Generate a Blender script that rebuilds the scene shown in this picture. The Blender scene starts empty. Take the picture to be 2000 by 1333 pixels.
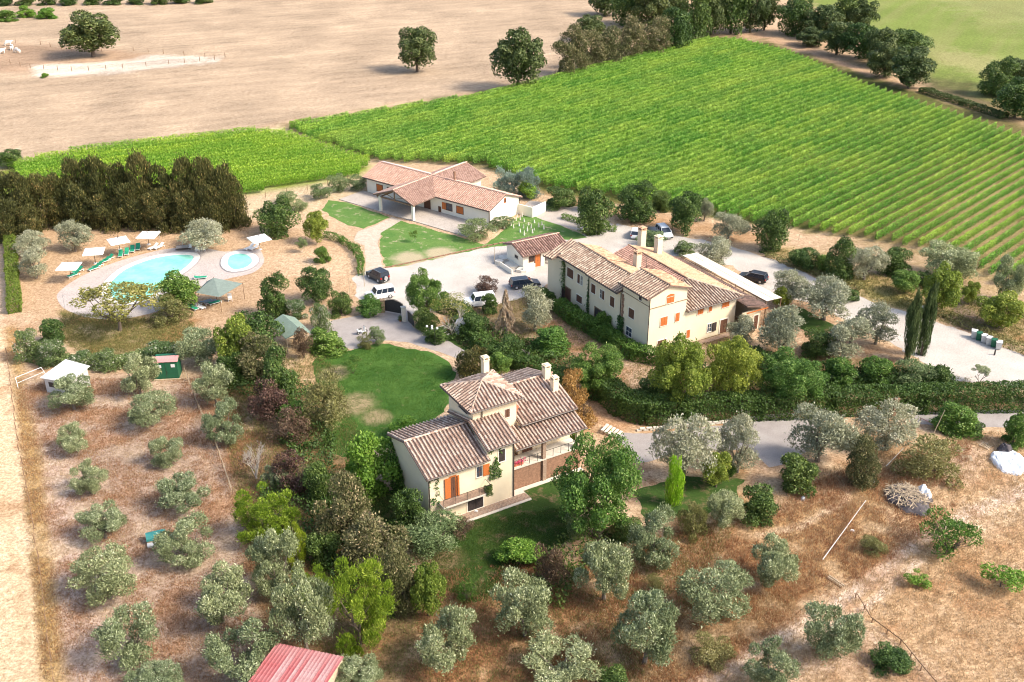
import bpy, bmesh, math, random
import numpy as np
from mathutils import Vector, Matrix
S = bpy.context.scene
COL = S.collection
R = math.radians
# ---------------------------------------------------------------- camera, sky, sun, exposure
F, TH, H, CX, CY = 2030.0, R(27.3), 66.0, 1000.0, 666.5
cam = bpy.data.cameras.new('camera'); camo = bpy.data.objects.new('camera', cam); COL.objects.link(camo)
cam.sensor_width = 36; cam.lens = 36 * F / 2000; cam.clip_end = 8000; cam.clip_start = 0.5
camo.location = (0, 0, H); camo.rotation_euler = (R(90) - TH, 0, 0)
S.camera = camo
SUN_AZ, SUN_EL = R(-18), R(43)            # azimuth counter-clockwise from +X
W = bpy.data.worlds.new('World'); S.world = W; W.use_nodes = True
nt = W.node_tree; bg = nt.nodes['Background']
sky = nt.nodes.new('ShaderNodeTexSky'); sky.sky_type = 'NISHITA'; sky.sun_disc = False
sky.sun_elevation = SUN_EL; sky.sun_rotation = R(90) - SUN_AZ
sky.air_density = 1.0; sky.dust_density = 3.0; sky.ozone_density = 0.6
nt.links.new(sky.outputs[0], bg.inputs[0]); bg.inputs[1].default_value = 0.15
sl = bpy.data.lights.new('sun', 'SUN'); sl.energy = 2.4; sl.angle = R(14.0); sl.color = (1.0, 0.92, 0.80)
so = bpy.data.objects.new('sun', sl); COL.objects.link(so)
sd = Vector((math.cos(SUN_AZ) * math.cos(SUN_EL), math.sin(SUN_AZ) * math.cos(SUN_EL), math.sin(SUN_EL)))
so.rotation_euler = sd.to_track_quat('Z', 'Y').to_euler(); so.location = (60, 40, 120)
S.view_settings.view_transform = 'Standard'; S.view_settings.look = 'None'
S.view_settings.gamma = 1; S.view_settings.use_curve_mapping = False
S.view_settings.exposure = 1.10
S.cycles.pixel_filter_type = 'BLACKMAN_HARRIS'; S.cycles.filter_width = 1.05
S.cycles.max_bounces = 5; S.cycles.transparent_max_bounces = 6

# ---------------------------------------------------------------- measuring helpers
sT, cT = math.sin(TH), math.cos(TH)
def G(px, py, z=0.0):
    """point of the place at height z seen at photo pixel (px, py)"""
    u, v = (px - CX) / F, (py - CY) / F
    d = (u, cT - v * sT, -sT - v * cT); t = (H - z) / -d[2]
    return (d[0] * t, d[1] * t)
def g3(px, py, z=0.0):
    a = G(px, py, z); return (a[0], a[1], z)
def PX(x, y, z=0.0):
    dz = z - H; Z = y * cT - dz * sT
    return CX + F * x / Z, CY - F * (y * sT + dz * cT) / Z

# ---------------------------------------------------------------- value noise
_rs = np.random.RandomState(7); _T = _rs.rand(256, 256)
def vn(x, y):
    xi = np.floor(x).astype(int); yi = np.floor(y).astype(int); fx = x - xi; fy = y - yi
    fx = fx * fx * (3 - 2 * fx); fy = fy * fy * (3 - 2 * fy)
    a = _T[xi % 256, yi % 256]; b = _T[(xi + 1) % 256, yi % 256]; c = _T[xi % 256, (yi + 1) % 256]; d = _T[(xi + 1) % 256, (yi + 1) % 256]
    return (a * (1 - fx) + b * fx) * (1 - fy) + (c * (1 - fx) + d * fx) * fy
def fbm(x, y, o=4):
    r = 0; a = 0.5
    for i in range(o):
        r = r + a * vn(x + 17.3 * i, y + 9.1 * i); x = x * 2.03; y = y * 2.03; a *= 0.5
    return r / (1 - 0.5 ** o)

# ---------------------------------------------------------------- materials
def lnk(m, a, b): m.node_tree.links.new(a, b)
def nd(m, t, **k):
    n = m.node_tree.nodes.new(t)
    for a, b in k.items(): setattr(n, a, b)
    return n
def base_mat(name):
    m = bpy.data.materials.new(name); m.use_nodes = True
    return m, m.node_tree.nodes['Principled BSDF']
def mixc(m, fac, a, b, mode='MIX'):
    n = nd(m, 'ShaderNodeMix', data_type='RGBA', blend_type=mode)
    for sock, v in ((n.inputs[0], fac), (n.inputs[6], a), (n.inputs[7], b)):
        if hasattr(v, 'is_linked') or hasattr(v, 'links'): lnk(m, v, sock)
        elif isinstance(v, (int, float)): sock.default_value = v
        else: sock.default_value = (*v, 1)
    return n.outputs[2]
def ramp(m, src, p0, p1):
    n = nd(m, 'ShaderNodeMapRange'); n.inputs[1].default_value = p0; n.inputs[2].default_value = p1
    lnk(m, src, n.inputs[0]); return n.outputs[0]
def noise(m, scale, detail=4, rough=0.6, coord='Object', vec=None):
    n = nd(m, 'ShaderNodeTexNoise'); n.inputs['Scale'].default_value = scale; n.inputs['Detail'].default_value = detail
    n.inputs['Roughness'].default_value = rough
    if vec is None:
        if coord == 'World': vec = nd(m, 'ShaderNodeNewGeometry').outputs['Position']
        else: vec = nd(m, 'ShaderNodeTexCoord').outputs['Object']
    lnk(m, vec, n.inputs['Vector']); return n.outputs[0]
def bump(m, p, src, strength=0.4, dist=0.05):
    b = nd(m, 'ShaderNodeBump'); b.inputs['Strength'].default_value = strength; b.inputs['Distance'].default_value = dist
    lnk(m, src, b.inputs['Height']); lnk(m, b.outputs[0], p.inputs['Normal'])
def M_(name, c1, c2=None, scale=3.0, rough=0.8, bp=0.0, metal=0.0, fine=None, coord='Object'):
    m, p = base_mat(name); p.inputs['Roughness'].default_value = rough; p.inputs['Metallic'].default_value = metal
    c2 = c2 or tuple(min(1, v * 0.8) for v in c1)
    f = ramp(m, noise(m, scale, 5, 0.65, coord), 0.32, 0.68); c = mixc(m, f, c1, c2)
    if fine:
        f2 = ramp(m, noise(m, fine, 3, 0.7, coord), 0.3, 0.7); c = mixc(m, f2, c, mixc(m, 1.0, c, (0.62, 0.6, 0.58), 'MULTIPLY'))
    lnk(m, c, p.inputs['Base Color'])
    if bp: bump(m, p, noise(m, (fine or scale * 6), 4, 0.7, coord), bp)
    return m
def foliage(name, c1, c2, c3=None, tr=0.3, patch=0.0):
    m, p = base_mat(name); p.inputs['Roughness'].default_value = 0.55; p.inputs['Specular IOR Level'].default_value = 0.35
    at = nd(m, 'ShaderNodeAttribute', attribute_name='tint'); t = at.outputs['Fac']
    c = mixc(m, ramp(m, t, 0.1, 0.9), c1, c2)
    if c3:
        c = mixc(m, ramp(m, t, 0.78, 0.95), c, c3)
    if patch:   # vigour of the plants differs from place to place
        f = ramp(m, noise(m, 0.045, 4, 0.65, 'World'), 0.42, 0.66)
        mu = nd(m, 'ShaderNodeMath', operation='MULTIPLY'); mu.inputs[1].default_value = patch; lnk(m, f, mu.inputs[0])
        c = mixc(m, mu.outputs[0], c, mixc(m, ramp(m, t, 0.1, 0.9), (0.14, 0.19, 0.03), (0.48, 0.60, 0.10)))
    oi = nd(m, 'ShaderNodeObjectInfo')
    hs = nd(m, 'ShaderNodeHueSaturation'); lnk(m, c, hs.inputs['Color'])
    a = nd(m, 'ShaderNodeMapRange'); a.inputs[3].default_value = 0.485; a.inputs[4].default_value = 0.515; lnk(m, oi.outputs['Random'], a.inputs[0]); lnk(m, a.outputs[0], hs.inputs['Hue'])
    b = nd(m, 'ShaderNodeMapRange'); b.inputs[3].default_value = 1.15; b.inputs[4].default_value = 0.85; lnk(m, oi.outputs['Random'], b.inputs[0]); lnk(m, b.outputs[0], hs.inputs['Value'])
    lnk(m, hs.outputs[0], p.inputs['Base Color'])
    tl = nd(m, 'ShaderNodeBsdfTranslucent'); lnk(m, hs.outputs[0], tl.inputs['Color'])
    mx = nd(m, 'ShaderNodeMixShader'); mx.inputs[0].default_value = tr
    lnk(m, p.outputs[0], mx.inputs[1]); lnk(m, tl.outputs[0], mx.inputs[2])
    lnk(m, mx.outputs[0], m.node_tree.nodes['Material Output'].inputs['Surface'])
    return m
def attr_ground(name, rough=0.95):
    m, p = base_mat(name); p.inputs['Roughness'].default_value = rough; p.inputs['Specular IOR Level'].default_value = 0.1
    at = nd(m, 'ShaderNodeAttribute', attribute_name='soil')
    f1 = ramp(m, noise(m, 1.1, 7, 0.8, 'World'), 0.34, 0.66)
    f2 = ramp(m, noise(m, 3.2, 5, 0.85, 'World'), 0.36, 0.62)
    c = mixc(m, f1, mixc(m, 1.0, at.outputs['Color'], (0.66, 0.60, 0.52), 'MULTIPLY'), mixc(m, 1.0, at.outputs['Color'], (1.18, 1.17, 1.15), 'MULTIPLY'))
    c = mixc(m, f2, mixc(m, 1.0, c, (0.50, 0.44, 0.38), 'MULTIPLY'), mixc(m, 1.0, c, (1.2, 1.2, 1.2), 'MULTIPLY'))
    lnk(m, c, p.inputs['Base Color']); bump(m, p, noise(m, 3.5, 5, 0.8, 'World'), 0.6, 0.15)
    return m
def tile_mat(name, ca, cb, cc, lichen=0.3):
    m, p = base_mat(name); p.inputs['Roughness'].default_value = 0.9; p.inputs['Specular IOR Level'].default_value = 0.15
    at = nd(m, 'ShaderNodeAttribute', attribute_name='tint'); oi = nd(m, 'ShaderNodeObjectInfo')
    ad = nd(m, 'ShaderNodeMath', operation='ADD'); lnk(m, at.outputs['Fac'], ad.inputs[0]); lnk(m, oi.outputs['Random'], ad.inputs[1])
    fr = nd(m, 'ShaderNodeMath', operation='FRACT'); lnk(m, ad.outputs[0], fr.inputs[0])
    cr = nd(m, 'ShaderNodeValToRGB'); e = cr.color_ramp.elements
    e[0].position = 0.05; e[0].color = (*ca, 1); e[1].position = 0.95; e[1].color = (*cb, 1)
    k = cr.color_ramp.elements.new(0.6); k.color = (*cc, 1)
    lnk(m, fr.outputs[0], cr.inputs[0])
    f = ramp(m, noise(m, 1.3, 5, 0.7, 'World'), 0.45, 0.75)
    mu = nd(m, 'ShaderNodeMath', operation='MULTIPLY'); mu.inputs[1].default_value = lichen; lnk(m, f, mu.inputs[0])
    c = mixc(m, mu.outputs[0], cr.outputs[0], (0.17, 0.14, 0.105))
    f2 = ramp(m, noise(m, 9, 3, 0.8, 'World'), 0.35, 0.7)
    c = mixc(m, f2, c, mixc(m, 1.0, c, (0.65, 0.62, 0.6), 'MULTIPLY'))
    lnk(m, c, p.inputs['Base Color']); return m

MT = dict(
 wall=M_('cream_plaster', (0.80, 0.67, 0.47), (0.72, 0.59, 0.40), 0.4, 0.9, 0.03),
 wall2=M_('pale_yellow_plaster', (0.80, 0.68, 0.48), (0.73, 0.61, 0.42), 0.35, 0.9, 0.03),
 white=M_('white_plaster', (0.84, 0.78, 0.66), (0.78, 0.71, 0.58), 0.5, 0.9, 0.03),
 trim=M_('stone_trim', (0.66, 0.60, 0.50), (0.55, 0.49, 0.40), 4, 0.85, 0.1),
 stone=M_('rubble_stone', (0.46, 0.33, 0.20), (0.25, 0.17, 0.10), 2.5, 0.95, 0.6, fine=8),
 brick=M_('old_brick', (0.42, 0.24, 0.15), (0.24, 0.13, 0.08), 3, 0.95, 0.4, fine=12),
 paving=M_('terracotta_paving', (0.46, 0.33, 0.24), (0.36, 0.25, 0.18), 1.5, 0.85, 0.2, fine=6),
 terrace=M_('pale_terrace', (0.56, 0.49, 0.42), (0.47, 0.41, 0.35), 0.6, 0.85, 0.1, fine=5),
 dark=M_('dark_opening', (0.035, 0.027, 0.025), (0.06, 0.045, 0.04), 6, 0.6),
 glass=M_('window_glass', (0.04, 0.05, 0.065), (0.07, 0.08, 0.10), 3, 0.12),
 brown=M_('brown_shutter', (0.15, 0.065, 0.035), (0.10, 0.045, 0.025), 8, 0.7, 0.2),
 orange=M_('orange_shutter', (0.55, 0.16, 0.035), (0.44, 0.12, 0.025), 8, 0.65, 0.2),
 wood=M_('timber', (0.30, 0.19, 0.11), (0.20, 0.12, 0.07), 6, 0.8, 0.3),
 palewood=M_('pale_timber', (0.55, 0.44, 0.31), (0.42, 0.33, 0.22), 5, 0.85, 0.3),
 gutter=M_('dark_gutter', (0.08, 0.055, 0.04), (0.05, 0.035, 0.03), 5, 0.5),
 iron=M_('wrought_iron', (0.03, 0.03, 0.03), (0.05, 0.045, 0.04), 8, 0.5),
 tank=M_('grey_cabinet', (0.62, 0.60, 0.57), (0.50, 0.48, 0.46), 3, 0.7),
 gravelw=M_('white_gravel', (0.64, 0.585, 0.52), (0.50, 0.45, 0.39), 0.22, 0.95, 0.5, fine=5, coord='World'),
 gravelg=M_('grey_gravel', (0.44, 0.40, 0.37), (0.35, 0.31, 0.29), 0.5, 0.95, 0.6, fine=9, coord='World'),
 flag=M_('flagstone_path', (0.66, 0.56, 0.44), (0.48, 0.40, 0.31), 1.2, 0.95, 0.5, fine=5, coord='World'),
 deck=M_('pool_deck', (0.58, 0.51, 0.46), (0.48, 0.41, 0.37), 0.5, 0.85, 0.15, fine=4, coord='World'),
 coping=M_('pool_coping', (0.78, 0.74, 0.68), (0.68, 0.63, 0.57), 1.0, 0.8),
 drain=M_('grey_grate', (0.34, 0.30, 0.29), (0.26, 0.23, 0.22), 3, 0.8),
 poolf=M_('pool_lining', (0.30, 0.78, 0.74), (0.24, 0.70, 0.68), 0.8, 0.7),
 fabg=M_('green_fabric', (0.015, 0.30, 0.16), (0.01, 0.22, 0.12), 5, 0.8),
 fabs=M_('striped_fabric', (0.10, 0.16, 0.22), (0.30, 0.34, 0.36), 9, 0.8),
 fabw=M_('white_canvas', (0.82, 0.80, 0.76), (0.74, 0.71, 0.66), 2, 0.85, 0.1),
 net=M_('grey_green_netting', (0.24, 0.30, 0.26), (0.18, 0.23, 0.20), 2, 0.9, 0.2, fine=20),
 felt=M_('green_roof_felt', (0.26, 0.34, 0.27), (0.19, 0.26, 0.20), 2, 0.9, 0.3, fine=9),
 whitep=M_('white_plastic', (0.80, 0.79, 0.77), (0.72, 0.70, 0.68), 3, 0.45),
 sheet=M_('white_sheet_metal', (0.74, 0.73, 0.70), (0.64, 0.62, 0.58), 0.8, 0.6, 0.05),
 shedg=M_('green_shed_metal', (0.012, 0.13, 0.06), (0.01, 0.09, 0.045), 3, 0.6, 0.1),
 teal=M_('teal_tarp', (0.03, 0.22, 0.20), (0.02, 0.15, 0.15), 4, 0.7, 0.4),
 redm=M_('faded_red_sheet', (0.40, 0.085, 0.09), (0.46, 0.20, 0.20), 0.5, 0.65, 0.1, fine=7),
 redp=M_('bleached_red_sheet', (0.52, 0.34, 0.33), (0.46, 0.18, 0.18), 0.45, 0.65, 0.1, fine=7),
 redtile=M_('pink_corrugated', (0.62, 0.30, 0.28), (0.50, 0.22, 0.20), 3, 0.7),
 tyre=M_('rubber', (0.025, 0.025, 0.025), (0.04, 0.04, 0.04), 8, 0.85),
 rim=M_('alloy', (0.55, 0.55, 0.56), (0.45, 0.45, 0.46), 8, 0.35, metal=0.6),
 carglass=M_('car_glass', (0.02, 0.03, 0.045), (0.03, 0.04, 0.06), 3, 0.06),
 tail=M_('red_lens', (0.45, 0.01, 0.01), (0.35, 0.01, 0.01), 8, 0.25),
 lamp=M_('clear_lens', (0.75, 0.75, 0.72), (0.65, 0.65, 0.62), 8, 0.2),
 bark=M_('bark', (0.16, 0.12, 0.085), (0.09, 0.065, 0.05), 5, 0.95, 0.5),
 palebark=M_('pale_bark', (0.55, 0.49, 0.42), (0.40, 0.34, 0.28), 4, 0.95, 0.4),
 olivebark=M_('olive_bark', (0.22, 0.18, 0.14), (0.13, 0.10, 0.08), 4, 0.95, 0.5),
 poly=M_('white_tarpaulin', (0.80, 0.82, 0.84), (0.66, 0.69, 0.72), 1.2, 0.5, 0.3),
 rock=M_('pale_rock', (0.70, 0.66, 0.58), (0.55, 0.50, 0.42), 3, 0.95, 0.3),
 hide=M_('white_hide', (0.76, 0.72, 0.66), (0.66, 0.62, 0.55), 3, 0.9),
 char=M_('charred_debris', (0.05, 0.045, 0.05), (0.12, 0.10, 0.10), 3, 0.95, 0.4),
 flowerp=M_('pink_petals', (0.70, 0.10, 0.22), (0.60, 0.06, 0.15), 5, 0.8),
 panelr=M_('awning_cream', (0.74, 0.66, 0.52), (0.66, 0.57, 0.44), 1.5, 0.8, 0.1),
 solar=M_('pale_flashing', (0.60, 0.58, 0.56), (0.50, 0.48, 0.47), 2, 0.6),
 clayc=M_('pale_brick_cap', (0.62, 0.40, 0.24), (0.50, 0.30, 0.18), 5, 0.8),
 clay=M_('terracotta_pot', (0.48, 0.15, 0.08), (0.40, 0.12, 0.06), 5, 0.8),
 ground=attr_ground('dry_ground'),
 tileA=tile_mat('weathered_clay_tiles', (0.66, 0.52, 0.42), (0.38, 0.26, 0.20), (0.55, 0.41, 0.32), 0.5),
 tileB=tile_mat('old_clay_tiles', (0.66, 0.53, 0.41), (0.38, 0.27, 0.20), (0.56, 0.43, 0.32), 0.5),
 tileC=tile_mat('pink_clay_tiles', (0.74, 0.50, 0.39), (0.52, 0.32, 0.24), (0.66, 0.43, 0.33), 0.12),
 tileD=tile_mat('red_brown_tiles', (0.62, 0.38, 0.30), (0.28, 0.15, 0.12), (0.46, 0.27, 0.21), 0.4),
 tileE=tile_mat('sunlit_orange_tiles', (0.72, 0.47, 0.30), (0.44, 0.26, 0.16), (0.64, 0.41, 0.26), 0.4),  # clay tiles with the sun's orange on right-facing slopes put into the colour
 tileF=tile_mat('dark_mossy_tiles', (0.20, 0.13, 0.11), (0.10, 0.07, 0.06), (0.15, 0.10, 0.085), 0.5),
 pan=M_('tile_pans', (0.22, 0.14, 0.105), (0.14, 0.09, 0.07), 3, 0.95, coord='World'),
)
FO = dict(
 olive=foliage('olive_leaves', (0.12, 0.15, 0.06), (0.38, 0.43, 0.22), (0.66, 0.68, 0.44), 0.25),
 paleolive=foliage('pale_olive_leaves', (0.20, 0.21, 0.12), (0.46, 0.46, 0.30), (0.64, 0.62, 0.46), 0.25),
 oak=foliage('oak_leaves', (0.035, 0.058, 0.014), (0.13, 0.17, 0.045), (0.24, 0.27, 0.10), 0.25),
 dark=foliage('laurel_leaves', (0.030, 0.062, 0.012), (0.11, 0.18, 0.032), (0.26, 0.34, 0.10), 0.25),
 green=foliage('fresh_green_leaves', (0.05, 0.115, 0.016), (0.17, 0.29, 0.045), (0.36, 0.46, 0.13), 0.3),
 bright=foliage('bright_leaves', (0.09, 0.19, 0.02), (0.24, 0.40, 0.05), (0.38, 0.50, 0.10), 0.35),
 yellow=foliage('yellow_green_leaves', (0.11, 0.16, 0.02), (0.30, 0.37, 0.05), (0.46, 0.48, 0.10), 0.35),
 pine=foliage('pine_needles', (0.10, 0.17, 0.012), (0.40, 0.50, 0.04), (0.66, 0.70, 0.12), 0.3),
 conifer=foliage('conifer_sprays', (0.035, 0.042, 0.012), (0.14, 0.14, 0.04), (0.34, 0.26, 0.09), 0.2),
 cypress=foliage('cypress_sprays', (0.045, 0.070, 0.022), (0.12, 0.17, 0.055), (0.19, 0.24, 0.09), 0.2),
 pale=foliage('pale_shrub_leaves', (0.10, 0.15, 0.05), (0.26, 0.32, 0.13), (0.40, 0.44, 0.22), 0.3),
 oleander=foliage('oleander_leaves', (0.06, 0.11, 0.03), (0.20, 0.27, 0.09), (0.72, 0.66, 0.58), 0.25),
 holm=foliage('tan_tipped_leaves', (0.06, 0.075, 0.022), (0.21, 0.20, 0.085), (0.46, 0.37, 0.20), 0.25),
 brown=foliage('brown_leaves', (0.085, 0.050, 0.03), (0.21, 0.13, 0.08), (0.33, 0.24, 0.14), 0.2),
 purple=foliage('purple_leaves', (0.06, 0.030, 0.025), (0.16, 0.085, 0.06), (0.24, 0.15, 0.10), 0.2),
 orange=foliage('orange_dry_leaves', (0.30, 0.14, 0.045), (0.52, 0.27, 0.09), (0.62, 0.40, 0.18), 0.25),
 dead=foliage('dead_needles', (0.34, 0.24, 0.15), (0.52, 0.40, 0.27), (0.62, 0.50, 0.36), 0.2),
 weeds=foliage('weedy_leaves', (0.14, 0.13, 0.04), (0.30, 0.29, 0.10), (0.42, 0.38, 0.18), 0.25),
 mimosa=foliage('feathery_yellow_leaves', (0.16, 0.16, 0.035), (0.38, 0.36, 0.09), (0.52, 0.44, 0.18), 0.35),
 lime=foliage('lime_sprays', (0.16, 0.34, 0.015), (0.42, 0.66, 0.04), (0.6, 0.8, 0.12), 0.35),
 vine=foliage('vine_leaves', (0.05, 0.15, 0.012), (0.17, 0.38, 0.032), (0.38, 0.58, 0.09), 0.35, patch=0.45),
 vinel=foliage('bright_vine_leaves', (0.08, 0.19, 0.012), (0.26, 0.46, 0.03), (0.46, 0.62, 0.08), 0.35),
 silver=foliage('silver_reed_leaves', (0.14, 0.20, 0.15), (0.34, 0.42, 0.33), (0.46, 0.52, 0.42), 0.25),
 hedge=foliage('clipped_hedge_leaves', (0.028, 0.062, 0.012), (0.10, 0.18, 0.03), (0.24, 0.32, 0.08), 0.25),
 hedgey=foliage('golden_hedge_leaves', (0.10, 0.15, 0.02), (0.24, 0.30, 0.04), (0.36, 0.38, 0.07), 0.3),
 ivy=foliage('ivy_leaves', (0.035, 0.08, 0.018), (0.10, 0.19, 0.04), (0.2, 0.3, 0.08), 0.25),
 straw=foliage('straw', (0.34, 0.24, 0.12), (0.56, 0.43, 0.25), (0.68, 0.56, 0.38), 0.3),
 rust=foliage('rusty_grass', (0.26, 0.13, 0.06), (0.42, 0.24, 0.12), (0.52, 0.36, 0.20), 0.3),
)

# ---------------------------------------------------------------- object helpers
def tag(o, label=None, cat=None, group=None, kind=None):
    if label: o['label'] = label
    if cat: o['category'] = cat
    if group: o['group'] = group
    if kind: o['kind'] = kind
    return o
def link(name, me, parent=None, mat=None):
    o = bpy.data.objects.new(name, me); COL.objects.link(o)
    if parent is not None: o.parent = parent
    if mat is not None and me is not None and not me.materials: me.materials.append(mat)
    return o
def thing(name, label, cat, loc=(0, 0, 0), az=0.0, group=None):
    o = link(name, None); o.location = loc; o.rotation_euler = (0, 0, R(az)); o.empty_display_size = 0.3
    return tag(o, label, cat, group)
def copy_tree(o, parent=None):
    c = o.copy(); COL.objects.link(c)
    if parent is not None: c.parent = parent
    for ch in list(o.children): copy_tree(ch, c)
    return c
class MB:
    def __init__(s): s.v = []; s.f = []
    def quad(s, a, b, c, d): n = len(s.v); s.v += [a, b, c, d]; s.f.append((n, n + 1, n + 2, n + 3)); return s
    def poly(s, pts): n = len(s.v); s.v += list(pts); s.f.append(tuple(range(n, n + len(pts)))); return s
    def box(s, x0, x1, y0, y1, z0, z1):
        n = len(s.v)
        s.v += [(x0, y0, z0), (x1, y0, z0), (x1, y1, z0), (x0, y1, z0), (x0, y0, z1), (x1, y0, z1), (x1, y1, z1), (x0, y1, z1)]
        s.f += [tuple(n + i for i in q) for q in ((0, 3, 2, 1), (4, 5, 6, 7), (0, 1, 5, 4), (1, 2, 6, 5), (2, 3, 7, 6), (3, 0, 4, 7))]; return s
    def prism(s, pts, z0, z1):
        n = len(s.v); k = len(pts)
        s.v += [(p[0], p[1], z0) for p in pts] + [(p[0], p[1], z1) for p in pts]
        s.f.append(tuple(n + k + i for i in range(k))); s.f.append(tuple(n + k - 1 - i for i in range(k)))
        for i in range(k): j = (i + 1) % k; s.f.append((n + i, n + j, n + k + j, n + k + i))
        return s
    def slab(s, pts, t):
        """polygon in 3-D given a thickness downward"""
        n = len(s.v); k = len(pts)
        s.v += list(pts) + [(p[0], p[1], p[2] - t) for p in pts]
        s.f.append(tuple(n + i for i in range(k))); s.f.append(tuple(n + 2 * k - 1 - i for i in range(k)))
        for i in range(k): j = (i + 1) % k; s.f.append((n + j, n + i, n + k + i, n + k + j))
        return s
    def tube(s, a, b, r0, r1=None, seg=6):
        r1 = r0 if r1 is None else r1; a = Vector(a); b = Vector(b); d = (b - a).normalized()
        x = d.orthogonal().normalized(); y = d.cross(x); n = len(s.v)
        for c, r in ((a, r0), (b, r1)):
            for i in range(seg):
                t = 2 * math.pi * i / seg; s.v.append(tuple(c + x * (r * math.cos(t)) + y * (r * math.sin(t))))
        for i in range(seg): j = (i + 1) % seg; s.f.append((n + i, n + j, n + seg + j, n + seg + i))
        s.f.append(tuple(n + seg + i for i in range(seg))); s.f.append(tuple(n + seg - 1 - i for i in range(seg))); return s
    def me(s, name='mesh', bev=0):
        m = bpy.data.meshes.new(name); m.from_pydata([tuple(v) for v in s.v], [], s.f)
        if bev:
            b = bmesh.new(); b.from_mesh(m); bmesh.ops.remove_doubles(b, verts=b.verts, dist=1e-4)
            bmesh.ops.bevel(b, geom=list(b.edges), offset=bev, segments=1, affect='EDGES'); b.to_mesh(m); b.free()
        m.update(); return m
    def out(s, name, mat, parent=None, bev=0): return link(name, s.me(name, bev), parent, mat)
def leafmesh(name, P, A, N, L, Wd, T, mat=None):
    """P points, A long axes, N normals, L lengths, Wd widths, T tint"""
    P = np.asarray(P, float); n = len(P)
    A = A / (np.linalg.norm(A, axis=1, keepdims=True) + 1e-9)
    B = np.cross(N, A); B /= (np.linalg.norm(B, axis=1, keepdims=True) + 1e-9)
    L = np.broadcast_to(L, (n,))[:, None]; Wd = np.broadcast_to(Wd, (n,))[:, None]
    V = np.empty((n, 4, 3)); V[:, 0] = P - A * L * .5; V[:, 1] = P + B * Wd * .5; V[:, 2] = P + A * L * .5; V[:, 3] = P - B * Wd * .5
    me = bpy.data.meshes.new(name); me.vertices.add(4 * n); me.vertices.foreach_set('co', V.reshape(-1).astype('f'))
    me.loops.add(4 * n); me.loops.foreach_set('vertex_index', np.arange(4 * n, dtype='i'))
    me.polygons.add(n); me.polygons.foreach_set('loop_start', np.arange(0, 4 * n, 4, dtype='i'))
    at = me.attributes.new('tint', 'FLOAT', 'POINT'); at.data.foreach_set('value', np.repeat(T, 4).astype('f'))
    me.update(calc_edges=True)
    if mat: me.materials.append(mat)
    return me

# ---------------------------------------------------------------- ground sheet with painted soils
def pdist(px, py, poly):
    """signed distance in pixels, positive inside"""
    poly = np.array(poly, float); d = np.full(px.shape, 1e9); ins = np.zeros(px.shape, bool); n = len(poly)
    for i in range(n):
        a = poly[i]; b = poly[(i + 1) % n]; e = b - a; wx = px - a[0]; wy = py - a[1]
        t = np.clip((wx * e[0] + wy * e[1]) / (e @ e + 1e-9), 0, 1)
        d = np.minimum(d, (wx - t * e[0]) ** 2 + (wy - t * e[1]) ** 2)
        c = ((a[1] > py) != (b[1] > py)) & (px < (b[0] - a[0]) * (py - a[1]) / (b[1] - a[1] + 1e-12) + a[0]); ins ^= c
    return np.sqrt(d) * np.where(ins, 1, -1)
def pline(px, py, pts):
    pts = np.array(pts, float); d = np.full(px.shape, 1e9)
    for a, b in zip(pts[:-1], pts[1:]):
        e = b - a; wx = px - a[0]; wy = py - a[1]; t = np.clip((wx * e[0] + wy * e[1]) / (e @ e + 1e-9), 0, 1)
        d = np.minimum(d, (wx - t * e[0]) ** 2 + ((wy - t * e[1]) * 1.6) ** 2)
    return np.sqrt(d)
STRAW = (0.55, 0.41, 0.28); PALE = (0.70, 0.57, 0.42); PINK = (0.50, 0.36, 0.27); RUST = (0.40, 0.21, 0.10); OCHRE = (0.50, 0.33, 0.17)
GRN = (0.10, 0.22, 0.035); DGRN = (0.04, 0.09, 0.02); DUST = (0.66, 0.54, 0.42); SHADEB = (0.20, 0.13, 0.07); MEADOW = (0.20, 0.27, 0.065)
VSOIL = (0.105, 0.12, 0.035)  # grassy vineyard soil, darkened further to stand for shade between rows
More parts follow.
